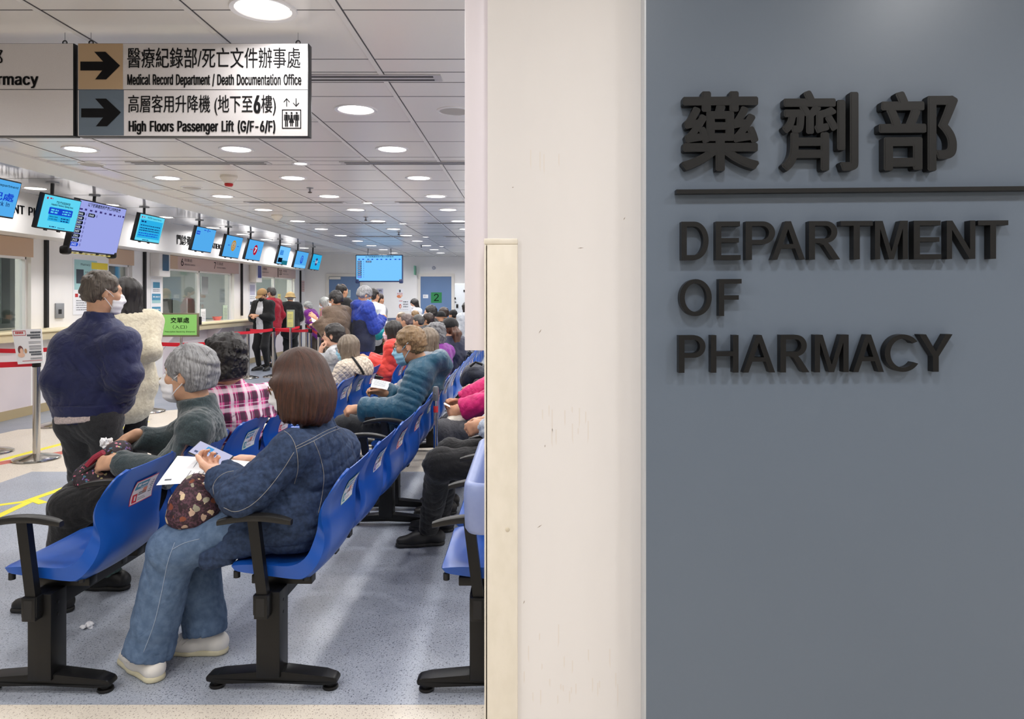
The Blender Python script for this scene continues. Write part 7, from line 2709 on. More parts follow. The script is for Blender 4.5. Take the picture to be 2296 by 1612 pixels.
def on_surface(part, pts):
    """points of a part's surface that the picture shows at the given pixels (seams and buttons are laid on the cloth there)"""
    Mw = WORLD[part.name]
    me = part.data
    V = [Mw @ v.co for v in me.vertices]
    F = [list(p.vertices) for p in me.polygons]
    bv = BVHTree.FromPolygons(V, F)
    o = Vector((0, 0, CH))
    out = []
    for px, py in pts:
        d = (P(px, py, 1.0) - o).normalized()
        h = bv.ray_cast(o, d)
        if h[0] is not None:
            out.append((h[0], h[1] if h[1].dot(d) < 0 else -h[1]))
    return out


def dense(pts, step=5):
    o = []
    q = np.array(pts, float)
    q = np.vstack([2 * q[0] - q[1], q, 2 * q[-1] - q[-2]])
    for i in range(len(pts) - 1):
        a, b, c, d = q[i:i + 4]
        n = max(2, int(np.linalg.norm(c - b) / step))
        for t in np.linspace(0, 1, n, endpoint=False):
            o.append(0.5 * ((2 * b) + (c - a) * t + (2 * a - 5 * b + 4 * c - d) * t * t + (3 * b - a - 3 * c + d) * t ** 3))
    o.append(q[-2])
    return o


# ================================================================ 1. the woman in the denim jacket
Pd = sit(-0.905, 2.98, f=(-0.93, 0.36), z=0.555)
Pd.f = nz((-0.93, 0.36, 0))
Pd.r = np.array([Pd.f[1], -Pd.f[0], 0])
Pd.chest = va(P(712, 1060, 2.99))
Pd.neck = va(P(724, 968, 2.99))
Pd.sh = {-1: va(P(655, 1006, 2.81)), 1: va(P(757, 1003, 3.12))}
Pd.Rs = nz(Pd.sh[1] - Pd.sh[-1])
head_dir(Pd, 0.46, 0.34)
Pd.head = va(P(666, 856, 2.95))
Pd.hs = 1.0
Pd.el = {-1: va(P(548, 1112, 2.70)), 1: va(P(640, 1105, 3.18))}
Pd.wr = {-1: va(P(491, 1062, 2.84)), 1: va(P(560, 1034, 3.08))}
Pd.hip = {-1: va(P(655, 1165, 2.87)), 1: va(P(690, 1150, 3.06))}
Pd.kn = {-1: va(P(392, 1228, 2.83)), 1: va(P(436, 1222, 3.02))}
Pd.an = {-1: va(PF(331, 1513)) + UP * 0.085, 1: va(PF(460, 1463)) + UP * 0.085}
Pd.toe = {-1: np.array([-0.78, 0.62, 0]), 1: np.array([-1, 0.03, 0])}
Pd.hand = {-1: dict(d=(-0.74, 0.62, 0.22), n=(0.15, 0.15, 1), curls=(0.62, 0.68, 0.74, 0.8), thumb=0.25), 1: dict(d=(-0.95, -0.25, 0.10), n=(-0.1, -0.35, -0.9), curl=0.45, thumb=0.6)}
seat_top = 0.47
flap = Cap(P(610, 1196, 2.775), P(455, 1258, 2.745), 0.020, 0.016, UP, 3.4, 2.2, k=0.03)
rt1 = person('seated woman with brown hair in a dark denim jacket, looking at her phone', Pd, vox=0.0062, tone='fair', top=DENIM, topc='denim_jacket', bottom=JEANS, hair=None,
             shoes=((232, 228, 222), (214, 206, 176)), g_top=0.021, g_bot=0.014, low=0.05, seed=5, fold=0.009, ffreq=17, collar=True, arm_kw=dict(ra=0.056, re=0.052, rw=0.044, wrist=0.03),
             bot_kw=dict(rt=0.082, rk=0.070, ra=0.074, ank=0.0), extra_top=[flap, Cap(Pd.hip[-1], Pd.hip[1], 0.132, k=0.05), Cap(Pd.hip[-1], Pd.hip[-1] * 0.62 + Pd.kn[-1] * 0.38, 0.120, 0.098, k=0.05), Cap(Pd.hip[1], Pd.hip[1] * 0.7 + Pd.kn[1] * 0.3, 0.118, 0.1, k=0.05)], mask=MASKW, glasses=GOLDF, eyes=True)
jk = Pd.top
# brown bob to the shoulders
hc_, hf_, hu_, hr_ = Pd.head, Pd.hf, Pd.hu, Pd.hr
hfl = nz(hf_ * (1, 1, 0))
hrl = np.array([hfl[1], -hfl[0], 0])


def hat_(a, b, d):
    return hc_ + hrl * a + hfl * b + UP * d


hax = np.array([hrl, hfl, UP])
hp = [Ell(hat_(0, -0.016, 0.034), (0.088, 0.112, 0.108), hax, 0.03), Ell(hat_(0, -0.045, -0.050), (0.118, 0.112, 0.110), hax, 0.04), Ell(hat_(0, -0.055, -0.120), (0.098, 0.085, 0.075), hax, 0.04)]
hp += [Cap(hat_(q * 0.082, 0.03, 0.0), hat_(q * 0.092, 0.018, -0.125), 0.030, 0.022, hfl, 2.0, 1.9, k=0.05) for q in (1, -1)]
hs_ = [(Ell(hat_(0, 0.170, -0.085), (0.40, 0.120, 0.110), hax), 0.012), (Ell(hat_(0, 0.150, -0.16), (0.32, 0.108, 0.115), hax), 0.02), (Cap(hat_(0, 0.03, -0.05), hat_(0, 0.06, -0.26), 0.062), 0.015)]


def hd_disp(p):
    q = p - hc_
    an = np.arctan2(q @ hrl, q @ hfl)
    z = q[:, 2]
    low_ = np.clip(0.5 - z * 5, 0.25, 1.6)
    return 0.0034 * low_ * (np.sin(an * 19 + 1.3 * np.sin(z * 14)) * 0.7 + np.sin(an * 43 + 2.0 * np.sin(z * 11 + 1)) * 0.5 + np.sin(an * 90 + z * 8) * 0.35)


HAIRB = hair_mat('auburn', (30, 16, 10), (88, 50, 32), 0.7, 20)


class Ragged:
    """uneven lower edge of the bob"""

    def d(self, p):
        q = p - hc_
        an = np.arctan2(q @ hrl, q @ hfl)
        cut = -0.160 + 0.020 * np.cos(an) * 0.5 + 0.006 * np.sin(an * 13 + 1) + 0.005 * np.sin(an * 31) + 0.004 * np.sin(an * 67)
        return cut - q[:, 2]


hair_object(hp, 0.0055, HAIRB, rt1, hc_, subs=hs_, inter=[Ragged()], disp=hd_disp, smooth=1)
# stitching and buttons of the jacket
STITCH = mat('stitch_thread', (150, 146, 140), 0.7)
SEAMD = mat('seam_dark', (30, 44, 72), 0.8)


def seam(name, part, pts, r=0.0010, m=None, lift=0.0006, two=0.0):
    h = on_surface(part, dense(pts, 4))
    if len(h) > 2:
        MB().tube([p + n * lift for p, n in h], r, 5).build(name, m or STITCH, part, 4)


for pts in [[(622, 958), (650, 976), (664, 1006), (668, 1050), (660, 1085)], [(664, 1007), (700, 990), (740, 969), (781, 954)], [(662, 1002), (698, 984), (738, 963), (779, 948)],
            [(703, 988), (717, 1022), (726, 1065), (722, 1110), (714, 1150)], [(659, 1014), (632, 1056), (596, 1102), (562, 1133), (528, 1147), (502, 1138)],
            [(480, 1108), (478, 1090), (488, 1072), (506, 1060), (524, 1056)]]:
    seam('stitching', jk, pts)
for px, py in ((477, 1218), (432, 1275)):
    h = on_surface(jk, [(px, py)])
    if h:
        p, n = h[0]
        R = n.to_track_quat('Z', 'Y').to_matrix()
        q = MB().lathe([(0.0075, 0.0), (0.008, 0.002), (0.005, 0.0035)], (0, 0, 0), 14)
        q.v = [R @ v + p for v in q.v]
        q.build('button', mat('copper_button', (158, 112, 84), 0.35, 0.7), jk)
for pts in [[(392, 1216), (376, 1262), (362, 1330), (345, 1400), (322, 1462)], [(386, 1232), (412, 1218), (448, 1208)]]:
    seam('side_seam', Pd.trousers, pts, 0.0013, mat('seam_pale', (150, 164, 186), 0.8))
# laces and dark heel tabs of the white shoes
sh_ = [o for o in rt1.children if o.name.startswith('shoe') and not o.name.startswith('shoe_')]
for o in sh_:
    for pts in ([(280, 1458), (297, 1466)], [(275, 1466), (291, 1476)], [(271, 1475), (285, 1486)], [(392, 1438), (402, 1428)], [(400, 1442), (411, 1431)], [(408, 1446), (420, 1436)]):
        h = on_surface(o, dense(pts, 2))
        if len(h) > 3:
            MB().tube([p + n * 0.001 for p, n in h], 0.0022, 5).build('shoe_lace', mat('lace_white', (214, 210, 204), 0.8), o)
# red check cuff of a shirt
cw = Pd.wr[-1] - nz(Pd.wr[-1] - Pd.el[-1]) * 0.03
sdf_part('shirt_cuff', [Cap(cw - nz(Pd.wr[-1] - Pd.el[-1]) * 0.02, cw + nz(Pd.wr[-1] - Pd.el[-1]) * 0.022, 0.046, 0.040, flat=True, flata=True, k=0.01)], 0.0045, PLAIDR, rt1, smooth=1)

# phone on her left palm
ph_c = P(473, 1019, 2.97)
ux = (P(520, 1042, 2.955) - P(428, 1000, 2.985)).normalized()
nn = Vector((-0.15, -0.42, 0.89)).normalized()
nn = (nn - ux * nn.dot(ux)).normalized()
uy = nn.cross(ux)
Rp = Matrix((ux, uy, nn)).transposed()
r = thing('phone', 'smartphone with a bright screen in the hands of the woman in denim', 'phone', tuple(ph_c))
MB().box(ph_c, (0.162, 0.076, 0.009), Rp, 0.004, 0).build('case', mat('phone_case', (52, 58, 56), 0.35), r)
q = MB().box(ph_c + nn * 0.0046, (0.154, 0.069, 0.0012), Rp, 0.0004, 0)
o_ = ph_c + nn * 0.0054 - ux * 0.077 - uy * 0.0345
for x0, x1, y0, y1, i in [(0.04, 0.07, 0.008, 0.03, 1), (0.045, 0.075, 0.034, 0.06, 1), (0.015, 0.03, 0.01, 0.02, 2), (0.09, 0.1, 0.02, 0.05, 2), (0.11, 0.12, 0.01, 0.02, 2)]:
    rect(q, o_, ux, uy, x0, y0, x1, y1, i, 0.0003)
q.build('screen', [glow('phone_screen', (206, 206, 236), 0.95), glow('phone_blue', (84, 168, 232), 0.9), glow('phone_text', (120, 130, 170), 0.6)], r)


def sheet(name, label, cat, grid, m_items, nlat=14, thick=0.0006):
    """a bent paper: grid = 2x2 corner points tl, tr, bl, br plus a bow along its normal"""
    tl, tr, bl, br, bow = grid
    nrm = (tr - tl).cross(bl - tl).normalized()
    if nrm.y > 0 and nrm.z < 0:
        nrm = -nrm
    q = MB()

    def pt(u, v, lift=0.0):
        p = tl.lerp(tr, u).lerp(bl.lerp(br, u), v)
        return p + nrm * (bow * math.sin(math.pi * u) * (0.4 + 0.6 * v) + lift)
    V = [pt(i / nlat, j / nlat) for j in range(nlat + 1) for i in range(nlat + 1)]
    F = [[j * (nlat + 1) + i, j * (nlat + 1) + i + 1, (j + 1) * (nlat + 1) + i + 1, (j + 1) * (nlat + 1) + i] for j in range(nlat) for i in range(nlat)]
    q.add(V, F, 0)
    q.add([v - nrm * thick for v in V], [f[::-1] for f in F], 0)
    for u0, v0, u1, v1, i in m_items:
        n = 6
        V = [pt(u0 + (u1 - u0) * a / n, v0 + (v1 - v0) * b / n, 0.0009) for b in range(n + 1) for a in range(n + 1)]
        F = [[b * (n + 1) + a, b * (n + 1) + a + 1, (b + 1) * (n + 1) + a + 1, (b + 1) * (n + 1) + a] for b in range(n) for a in range(n)]
        q.add(V, F, i)
    return tag(q.build(name, [PAPER, PGR, PDK], loc=(tl + br) / 2, smooth=4), label, cat)


rs = random.Random(8)
items = [(0.34, 0.05, 0.42, 0.14, 2), (0.06, 0.82, 0.14, 0.86, 2)]
for i in range(10):
    u = 0.1 + 0.055 * i
    for k in range(2):
        v0 = 0.1 + 0.42 * k + rs.uniform(0, 0.08)
        items.append((u + 0.2, v0, u + 0.208, v0 + rs.uniform(0.12, 0.3), 1))
sheet('form_sheet', 'white printed form spread over the handbag of the woman in denim', 'paper', (P(398, 1022, 3.04), P(572, 1036, 3.02), P(350, 1088, 2.86), P(545, 1088, 2.84), 0.010), items)

# her woven bag of dark cloth with cat faces and flowers
def patch_bag(name, label, prims, vox, cols, disp=None, seed=0, planes=()):
    m = bpy.data.materials.new('bag_' + str(seed))
    m.use_nodes = True
    nt = m.node_tree
    b = nt.nodes['Principled BSDF']
    b.inputs['Roughness'].default_value = 0.75
    tc = nt.nodes.new('ShaderNodeTexCoord')
    base, spots, sc, th = cols
    no = nt.nodes.new('ShaderNodeTexNoise')
    no.inputs['Scale'].default_value = 120
    nt.links.new(tc.outputs['Object'], no.inputs['Vector'])
    cr = nt.nodes.new('ShaderNodeValToRGB')
    cr.color_ramp.elements[0].position, cr.color_ramp.elements[1].position = 0.42, 0.6
    cr.color_ramp.elements[0].color = (*lin(base[0]), 1)
    cr.color_ramp.elements[1].color = (*lin(base[1]), 1)
    nt.links.new(no.outputs['Fac'], cr.inputs[0])
    n0 = nt.nodes.new('ShaderNodeTexNoise')
    n0.inputs['Scale'].default_value = 30
    nt.links.new(tc.outputs['Object'], n0.inputs['Vector'])
    ad = nt.nodes.new('ShaderNodeMix')
    ad.data_type = 'VECTOR'
    ad.inputs['Factor'].default_value = 0.03
    nt.links.new(tc.outputs['Object'], ad.inputs['A'])
    nt.links.new(n0.outputs['Color'], ad.inputs['B'])
    vo = nt.nodes.new('ShaderNodeTexVoronoi')
    vo.inputs['Scale'].default_value = sc
    nt.links.new(ad.outputs[1], vo.inputs['Vector'])
    lt = nt.nodes.new('ShaderNodeMath')
    lt.operation = 'LESS_THAN'
    lt.inputs[1].default_value = th
    nt.links.new(vo.outputs['Distance'], lt.inputs[0])
    sx = nt.nodes.new('ShaderNodeSeparateColor')
    nt.links.new(vo.outputs['Color'], sx.inputs[0])
    c2 = nt.nodes.new('ShaderNodeValToRGB')
    c2.color_ramp.interpolation = 'CONSTANT'
    while len(c2.color_ramp.elements) < len(spots):
        c2.color_ramp.elements.new(0.5)
    for i, c in enumerate(spots):
        c2.color_ramp.elements[i].position = i / len(spots)
        c2.color_ramp.elements[i].color = (*lin(c), 1)
    nt.links.new(sx.outputs[0], c2.inputs[0])
    mx = nt.nodes.new('ShaderNodeMix')
    mx.data_type = 'RGBA'
    nt.links.new(lt.outputs[0], mx.inputs['Factor'])
    nt.links.new(cr.outputs[0], mx.inputs['A'])
    nt.links.new(c2.outputs[0], mx.inputs['B'])
    nt.links.new(mx.outputs['Result'], b.inputs['Base Color'])
    c = np.mean([(p.a + p.b) / 2 if isinstance(p, Cap) else p.c for p in prims], 0)
    r = thing(name, label, 'bag', tuple(c))
    sdf_part('bag_body', prims, vox, m, r, disp=disp, smooth=2, planes=planes)
    return r


BAGC = (((40, 22, 30), (84, 52, 66)), [(40, 22, 30), (206, 184, 150), (208, 92, 76), (44, 26, 34), (120, 62, 40), (188, 160, 140), (44, 26, 34), (150, 146, 128)], 34, 0.42)
bg = patch_bag('handbag', 'dark cloth handbag with pale patches on the lap of the woman in denim',
               [Ell(P(438, 1136, 2.86), (0.098, 0.085, 0.082), None, 0.03), Ell(P(440, 1105, 2.88), (0.060, 0.06, 0.07), None, 0.06), Ell(P(425, 1160, 2.84), (0.078, 0.07, 0.036), None, 0.04)], 0.005, BAGC, folds_fn(0.005, 40, 3), 1)

# ================================================================ 2. the old man in the green fleece
Pe = sit(-1.70, 3.46, f=(-1, 0.06), z=0.55)
Pe.chest = va(P(446, 1022, 3.46))
Pe.neck = va(P(452, 928, 3.46))
Pe.sh = {-1: va(P(436, 962, 3.27)), 1: va(P(452, 940, 3.63))}
Pe.Rs = nz(Pe.sh[1] - Pe.sh[-1])
head_dir(Pe, 0.05, -0.05)
Pe.hs = 1.05
Pe.head = va(P(424, 840, 3.44))
Pe.el = {-1: va(P(408, 1068, 3.20)), 1: va(P(372, 992, 3.70))}
Pe.wr = {-1: va(P(262, 1036, 3.30)), 1: va(P(300, 976, 3.58))}
Pe.hip = {q: np.array([-1.70, 3.46 + 0.09 * q, 0.55]) for q in (1, -1)}
Pe.kn = {-1: va(P(160, 1136, 3.32)), 1: va(P(176, 1116, 3.56))}
Pe.an = {-1: va(PF(120, 1370)) + UP * 0.085, 1: va(PF(250, 1320)) + UP * 0.085}
Pe.toe = {-1: np.array([-1, 0.05, 0]), 1: np.array([-1, 0.1, 0])}
Pe.hand = {-1: dict(d=(-0.95, 0.12, -0.10), n=(0.0, 0.75, -0.66), curls=(0.55, 0.62, 0.66, 0.7), thumb=0.3), 1: dict(d=(-0.80, -0.1, -0.50), n=(0.35, -0.35, -0.85), curl=0.72, thumb=0.6)}
Pe.brow = mat('brow_grey', (120, 110, 104), 0.7)
rt2 = person('grey-haired old man in a dark green fleece and white mask, holding a tissue', Pe, vox=0.0066, tone='old', top=FLEECE, topc='fleece', bottom=BLACKC, hair=('thick', 'grey'), mask=MASKW, eyes=True,
             shoes=((22, 21, 22), (18, 18, 18)), g_top=0.024, low=0.03, seed=9, fold=0.007, ffreq=18, arm_kw=dict(ra=0.046, re=0.044, rw=0.034, wrist=0.02), bot_kw=dict(rt=0.086, rk=0.066, ra=0.052), wid=1.0, hairvox=0.0055,
             extra_top=[Cap(Pe.neck - UP * 0.03, Pe.neck + (Pe.head - Pe.neck) * 0.42, 0.085, 0.080, flat=True, k=0.03)])
for q in (1, -1):
    d_ = nz(Pe.kn[q] - Pe.an[q])
    sdf_part('sock', [Cap(Pe.an[q] - d_ * 0.04, Pe.an[q] + d_ * 0.09, 0.044, 0.048, k=0.01)], 0.008, cloth('sock_green', (84, 108, 104)), rt2, smooth=1)
crumple('tissue', 'crumpled white tissue in the right hand of the old man in the green fleece', tuple(P(238, 1004, 3.54)), (0.034, 0.032, 0.040), 9)
BAGE = (((36, 26, 34), (48, 36, 44)), [(186, 92, 120), (36, 26, 34), (196, 186, 130), (110, 90, 150), (60, 110, 130), (200, 120, 140)], 62, 0.33)
bp_ = patch_bag('backpack', 'small dark backpack with flower print and red trim on the lap of the old man', [Cap(P(196, 1062, 3.40), P(262, 1020, 3.44), 0.050, 0.060, (0, 1, 0.2), 1.7, 1.6, k=0.03),
                Cap(P(215, 1085, 3.40), P(262, 1062, 3.42), 0.055, 0.05, (0, 1, 0), 1.8, k=0.04)], 0.006, BAGE, folds_fn(0.003, 30, 5), 2)
st_ = MB()
for pts, r_ in [([(182, 1062), (206, 1046), (232, 1026), (252, 1008)], 0.006)]:
    st_.tube([P(x, y, 3.33) for x, y in pts], r_, 8)
st_.build('zip_band', mat('bag_black_trim', (44, 40, 38), 0.6), bp_)
MB().tube([P(x, y, 3.345) for x, y in [(196, 1044), (212, 1026), (232, 1014)]], 0.014, 8).build('red_trim', mat('bag_red', (150, 40, 62), 0.7), bp_)

# ================================================================ 3. plaid shirt
Pp = sit(-1.69, 4.05, f=(-0.80, 0.60), z=0.55)
Pp.chest = va(P(540, 948, 4.04))
Pp.neck = va(P(522, 872, 4.02))
Pp.Rs = nz((0.60, 0.80, 0))
Pp.sh = {q: Pp.neck - UP * 0.06 + Pp.Rs * 0.175 * q + np.array([0.03, 0, 0]) for q in (1, -1)}
head_dir(Pp, 0.0, 0.05)
Pp.hs = 1.08
Pp.head = va(P(502, 808, 3.97))
set_arms(Pp, {q: Pp.pelvis + Pp.f * 0.30 + UP * 0.10 + Pp.r * 0.09 * q for q in (1, -1)})
person('person with short dark wavy hair in a pink and black plaid shirt, seen from behind', Pp, vox=0.0085, tone='mid', top=PLAID, topc='plaid_shirt', bottom=BLACKC, hair=('wavy', 'black'), g_top=0.024, low=0.08, seed=12, fold=0.011, ffreq=20)

# ================================================================ 4. teal puffer jacket
Pt = sit(-0.87, 5.25, f=(-1, 0.12), z=0.56)
Pt.chest = va(P(950, 880, 5.25))
Pt.neck = va(P(952, 818, 5.25))
Pt.Rs = nz((0.12, 1, 0))
Pt.sh = {-1: va(P(942, 838, 5.06)), 1: va(P(955, 832, 5.44))}
head_dir(Pt, 0.05, 0.18)
Pt.head = va(P(919, 774, 5.22))
Pt.hs = 1.06
Pt.el = {-1: va(P(906, 922, 4.97)), 1: va(P(915, 902, 5.50))}
Pt.wr = {-1: va(P(806, 917, 5.02)), 1: va(P(862, 882, 5.36))}
Pt.hand = {-1: dict(d=(-1, 0, -0.05), n=(0.1, 0.6, -0.75), curl=0.85, thumb=0.6), 1: dict(d=(-0.9, -0.1, 0.3), n=(0, -0.6, -0.6), curl=0.6)}
person('man in a quilted teal puffer jacket with a hood, wearing glasses and a blue mask', Pt, vox=0.0078, tone='tan', top=TEALP, topc='puffer_jacket', bottom=DKGREY, hair=('short', 'lightbrown'), mask=MASKB, glasses=GOLDF, eyes=True,
       g_top=0.036, low=0.06, seed=14, fold=0.003, arm_kw=dict(ra=0.066, re=0.060, rw=0.050, wrist=0.01, rib=6), trib=True, collar=False, top_smooth=1,
       extra_top=[Cap(P(965, 822, 5.12), P(965, 818, 5.42), 0.066, k=0.03), Cap(P(985, 806, 5.16), P(987, 802, 5.38), 0.066, 0.066, k=0.04), Cap(P(993, 822, 5.27), P(990, 846, 5.27), 0.075, 0.035, (0, 1, 0), 1.5, k=0.04),
                  Cap(P(925, 818, 5.12), P(975, 806, 5.10), 0.030, 0.045, k=0.03)])
sheet('form_sheet', 'small folded white form in the hand of the man in the teal jacket', 'paper', (P(836, 849, 5.34), P(876, 857, 5.42), P(831, 868, 5.27), P(868, 874, 5.33), 0.004), [(0.1, 0.1 + 0.12 * i, 0.8, 0.13 + 0.12 * i, 1) for i in range(6)], 6)

# ================================================================ 5. the standing man in navy and the woman beside him
Pn = stand(-2.48, 4.1, f=(0.22, 0.97), h=1.60)
Pn.pelvis = va(P(197, 908, 4.1))
Pn.chest = va(P(206, 800, 4.12))
Pn.neck = va(P(218, 722, 4.12))
head_dir(Pn, -0.55, 0.10)
Pn.head = va(P(230, 656, 4.14))
Pn.hs = 1.02
Pn.Rs = Pn.r
Pn.sh = {-1: va(P(152, 778, 4.10)), 1: va(P(272, 772, 4.05))}
Pn.el = {-1: va(P(132, 846, 4.02)), 1: va(P(278, 842, 4.02))}
Pn.wr = {-1: va(P(142, 900, 4.22)), 1: va(P(272, 905, 4.18))}
Pn.hip = {q: Pn.pelvis + Pn.r * 0.085 * q - UP * 0.08 for q in (1, -1)}
Pn.an = {-1: np.array([-2.50, 4.16, 0.085]), 1: np.array([-2.33, 4.2, 0.085])}
Pn.kn = {q: (Pn.hip[q] + Pn.an[q]) / 2 + Pn.f * 0.02 for q in (1, -1)}
rt5 = person('standing man seen from behind in a navy blouson jacket and dark grey trousers', Pn, vox=0.0078, tone='old', top=NAVY, topc='blouson', bottom=DKGREY, hair=('short', hair_mat('ageing', (44, 38, 34), (116, 104, 92))), mask=MASKW, g_top=0.028,
             g_bot=0.010, low=0.0, seed=21, fold=0.008, ffreq=15, arm_kw=dict(ra=0.050, re=0.050, rw=0.040, wrist=0.02, k=0.07), wid=1.10, belly=0.02, bot_kw=dict(rt=0.092, rk=0.066, ra=0.058))
sdf_part('waistband', [Cap(P(197, 928, 4.1), P(196, 903, 4.1), 0.140, 0.150, Pn.r, 1.34, k=0.02, flat=True, flata=True)], 0.0078, NAVY, rt5, smooth=1)
sdf_part('shirt_hem', [Cap(P(198, 946, 4.1), P(196, 915, 4.1), 0.140, 0.138, Pn.r, 1.34, k=0.02, flat=True, flata=True)], 0.0078, cloth('shirt_pale', (214, 198, 196)), rt5, smooth=1, planes=[(P(195, 941, 4.1), (0.10, 0, -1))])

Pc = stand_px(282, 660, 5.2, f=(-0.75, 0.66), arms='front')
Pc.el[1] = va(P(338, 786, 5.15))
Pc.wr[1] = va(P(306, 760, 5.3))
person('woman with long black hair in a cream coat, behind the man in navy', Pc, vox=0.010, tone='fair', top=CREAMC, topc='coat', bottom=BLACKC, hair=('long', hair_mat('black', *HAIRS['black'])), mask=MASKW, g_top=0.024, low=0.16, seed=23, fold=0.006, ffreq=16,
       arm_kw=dict(ra=0.052, re=0.050, rw=0.042, wrist=0.0))

# ================================================================ queue and standing people
q = stand_px(588, 662, 14.6, f=(-0.25, -0.97), pitch=0.45, arms='front')
q.wr[-1] = q.pelvis + q.f * 0.24 + UP * 0.22
person('man in a tan cap with an open black jacket over a white tee', q, vox=0.014, tone='mid', top=BLACKC, topc='jacket', bottom=BLACKC, hair=('short', 'black'), hat=('cap', TANHAT), mask=MASKK, g_top=0.034, low=0.05, seed=31, inner=WHITEC, open_front=0.085)
q = stand_px(607, 657, 15.4, f=(-0.9, 0.3), yaw=0.3)
person('man with cropped hair in a red vest standing behind the tan cap man', q, vox=0.015, tone='mid', top=REDV, topc='vest', bottom=BLACKC, hair=('short', 'darkgrey'), mask=MASKW, g_top=0.034, low=0.12, seed=32)
q = stand_px(651, 667, 15.9, f=(-0.2, 1), arms='front')
person('person in a straw bucket hat and black jacket at the counter, seen from behind', q, vox=0.015, tone='mid', top=BLACKC, topc='jacket', bottom=BLACKC, hair=('short', 'grey'), hat=('bucket', STRAW), g_top=0.04, low=0.14, seed=33)
q = stand_px(690, 687, 16.6, f=(-0.95, 0.1), bend=0.45, pitch=0.4, arms='front')
person('grey-haired old woman in purple bending over beside the bucket hat person', q, vox=0.015, tone='fair', top=PURPLE, topc='jacket', bottom=DKBROWN, hair=('wavy', 'silver'), mask=MASKW, g_top=0.034, low=0.12, seed=34)
q = stand_px(727, 680, 13.4, f=(-0.9, -0.2), pitch=0.35, arms='front')
person('silver-haired woman in dusty pink behind the man in the brown coat', q, vox=0.013, tone='fair', top=PINKC, topc='jacket', bottom=DKBROWN, hair=('bob', 'silver'), mask=MASKW, g_top=0.03, low=0.12, seed=35)
q = stand_px(752, 672, 10.0, f=(-0.92, 0.38), pitch=0.15, arms='phone')
q.wr = {1: va(P(714, 722, 9.9)), -1: va(P(708, 716, 9.7))}
for k_ in (1, -1):
    q.el[k_] = ik(q.sh[k_], q.wr[k_], 0.28, 0.25, -UP - q.f * 0.3)
person('man with black hair and glasses in a wide brown wool coat, holding papers', q, vox=0.011, tone='mid', top=BROWN, topc='coat', bottom=DKBROWN, hair=('thick', 'black'), mask=MASKW, glasses=GOLDF, g_top=0.046, low=0.12, seed=36, fold=0.014, ffreq=13, arm_kw=dict(ra=0.06, re=0.055, rw=0.045))
sheet('form_sheet', 'white papers in the hands of the man in the brown coat', 'paper', (P(697, 706, 9.7), P(713, 712, 9.75), P(700, 722, 9.6), P(710, 724, 9.65), 0.005), [], 4)
q = stand_px(767, 653, 12.0, f=(0.6, 0.8))
person('balding man in black behind the brown coat, before the left blue door', q, vox=0.013, tone='mid', top=BLACKC, topc='jacket', bottom=BLACKC, hair=('balding', 'black'), g_top=0.03, low=0.1, seed=37)
q = stand_px(818, 662, 10.2, f=(0.86, 0.5), pitch=0.45, arms='phone')
r8 = person('tall grey-haired man in a bright blue and navy hooded jacket, head bowed', q, vox=0.0105, tone='mid', top=BLUEC, topc='jacket', bottom=OLIVE, hair=('thick', 'grey'), mask=MASKB, glasses=GOLDF, g_top=0.042, low=0.13, seed=38, hood=True, fold=0.013, ffreq=15,
            arm_kw=dict(ra=0.064, re=0.06, rw=0.046))
sdf_part('lower_panel', [Cap(q.pelvis - UP * 0.16, q.chest - UP * 0.02, 0.176 * q.s, 0.168 * q.s, q.r, 1.36, k=0.03, flat=True, flata=True), Cap(q.hip[-1], q.hip[1], 0.142 * q.s, k=0.04)], 0.0105, NAVY2, r8, disp=folds_fn(0.006, 15, 4), smooth=2)
q = stand_px(838, 664, 11.4, f=(0.5, 0.86), arms='down')
q11 = q
person('person in a yellow hi-vis vest over a white shirt, behind the man in blue', q, vox=0.012, tone='mid', top=WHITEC, topc='shirt', bottom=BLACKC, hair=('short', 'black'), g_top=0.024, low=0.06, seed=39)
sdf_part('safety_vest', torso_prims(q, 0.036, 0.96, 0, -0.10)[:3], 0.012, HIVIS, q.root, disp=folds_fn(0.004, 18, 2), smooth=2)
bg = thing('shopping_bag', 'teal shopping bag hanging behind the man in the blue jacket', 'bag', tuple(P(846, 752, 11.1)))
sdf_part('bag_body', [Cap(P(845, 745, 11.1), P(842, 728, 11.1), 0.10, 0.06, (1, 0, 0), 1.0, 1.0, k=0.02), Ell(P(846, 744, 11.1), (0.10, 0.07, 0.13), None, 0.04)], 0.012, mat('bag_teal', (44, 170, 178), 0.45, rgb2=(36, 150, 160), ns=(12, 12, 12)), bg, disp=folds_fn(0.006, 22, 6))
MB().tube([P(842, 722, 11.1), P(841, 705, 11.15), P(838, 690, 11.2)], 0.008, 6).build('bag_strap', MATS['bag_teal'], bg)
q = stand_px(850, 672, 12.6, f=(0.7, 0.7))
person('person in a grey shirt and khaki trousers behind the hi-vis vest', q, vox=0.014, tone='mid', top=GREYC, topc='shirt', bottom=KHAKI, hair=('short', 'darkbrown'), g_top=0.03, low=0.08, seed=40)
q = stand_px(929, 681, 16.0, f=(-0.8, -0.55), pitch=0.5, bend=0.15, arms='front')
person('woman with long dark hair in a white top, reading by the right blue door', q, vox=0.014, tone='fair', top=WHITEC, topc='blouse', bottom=BLACKC, hair=('long', 'black'), mask=MASKW, g_top=0.022, seed=41)
q = stand_px(1046, 690, 12.6, f=(-0.6, 0.75))
person('person with long black hair at the edge of the hanging white panel', q, vox=0.013, tone='fair', top=SILVER, topc='jacket', bottom=BLACKC, hair=('long', 'black'), g_top=0.03, low=0.12, seed=42)

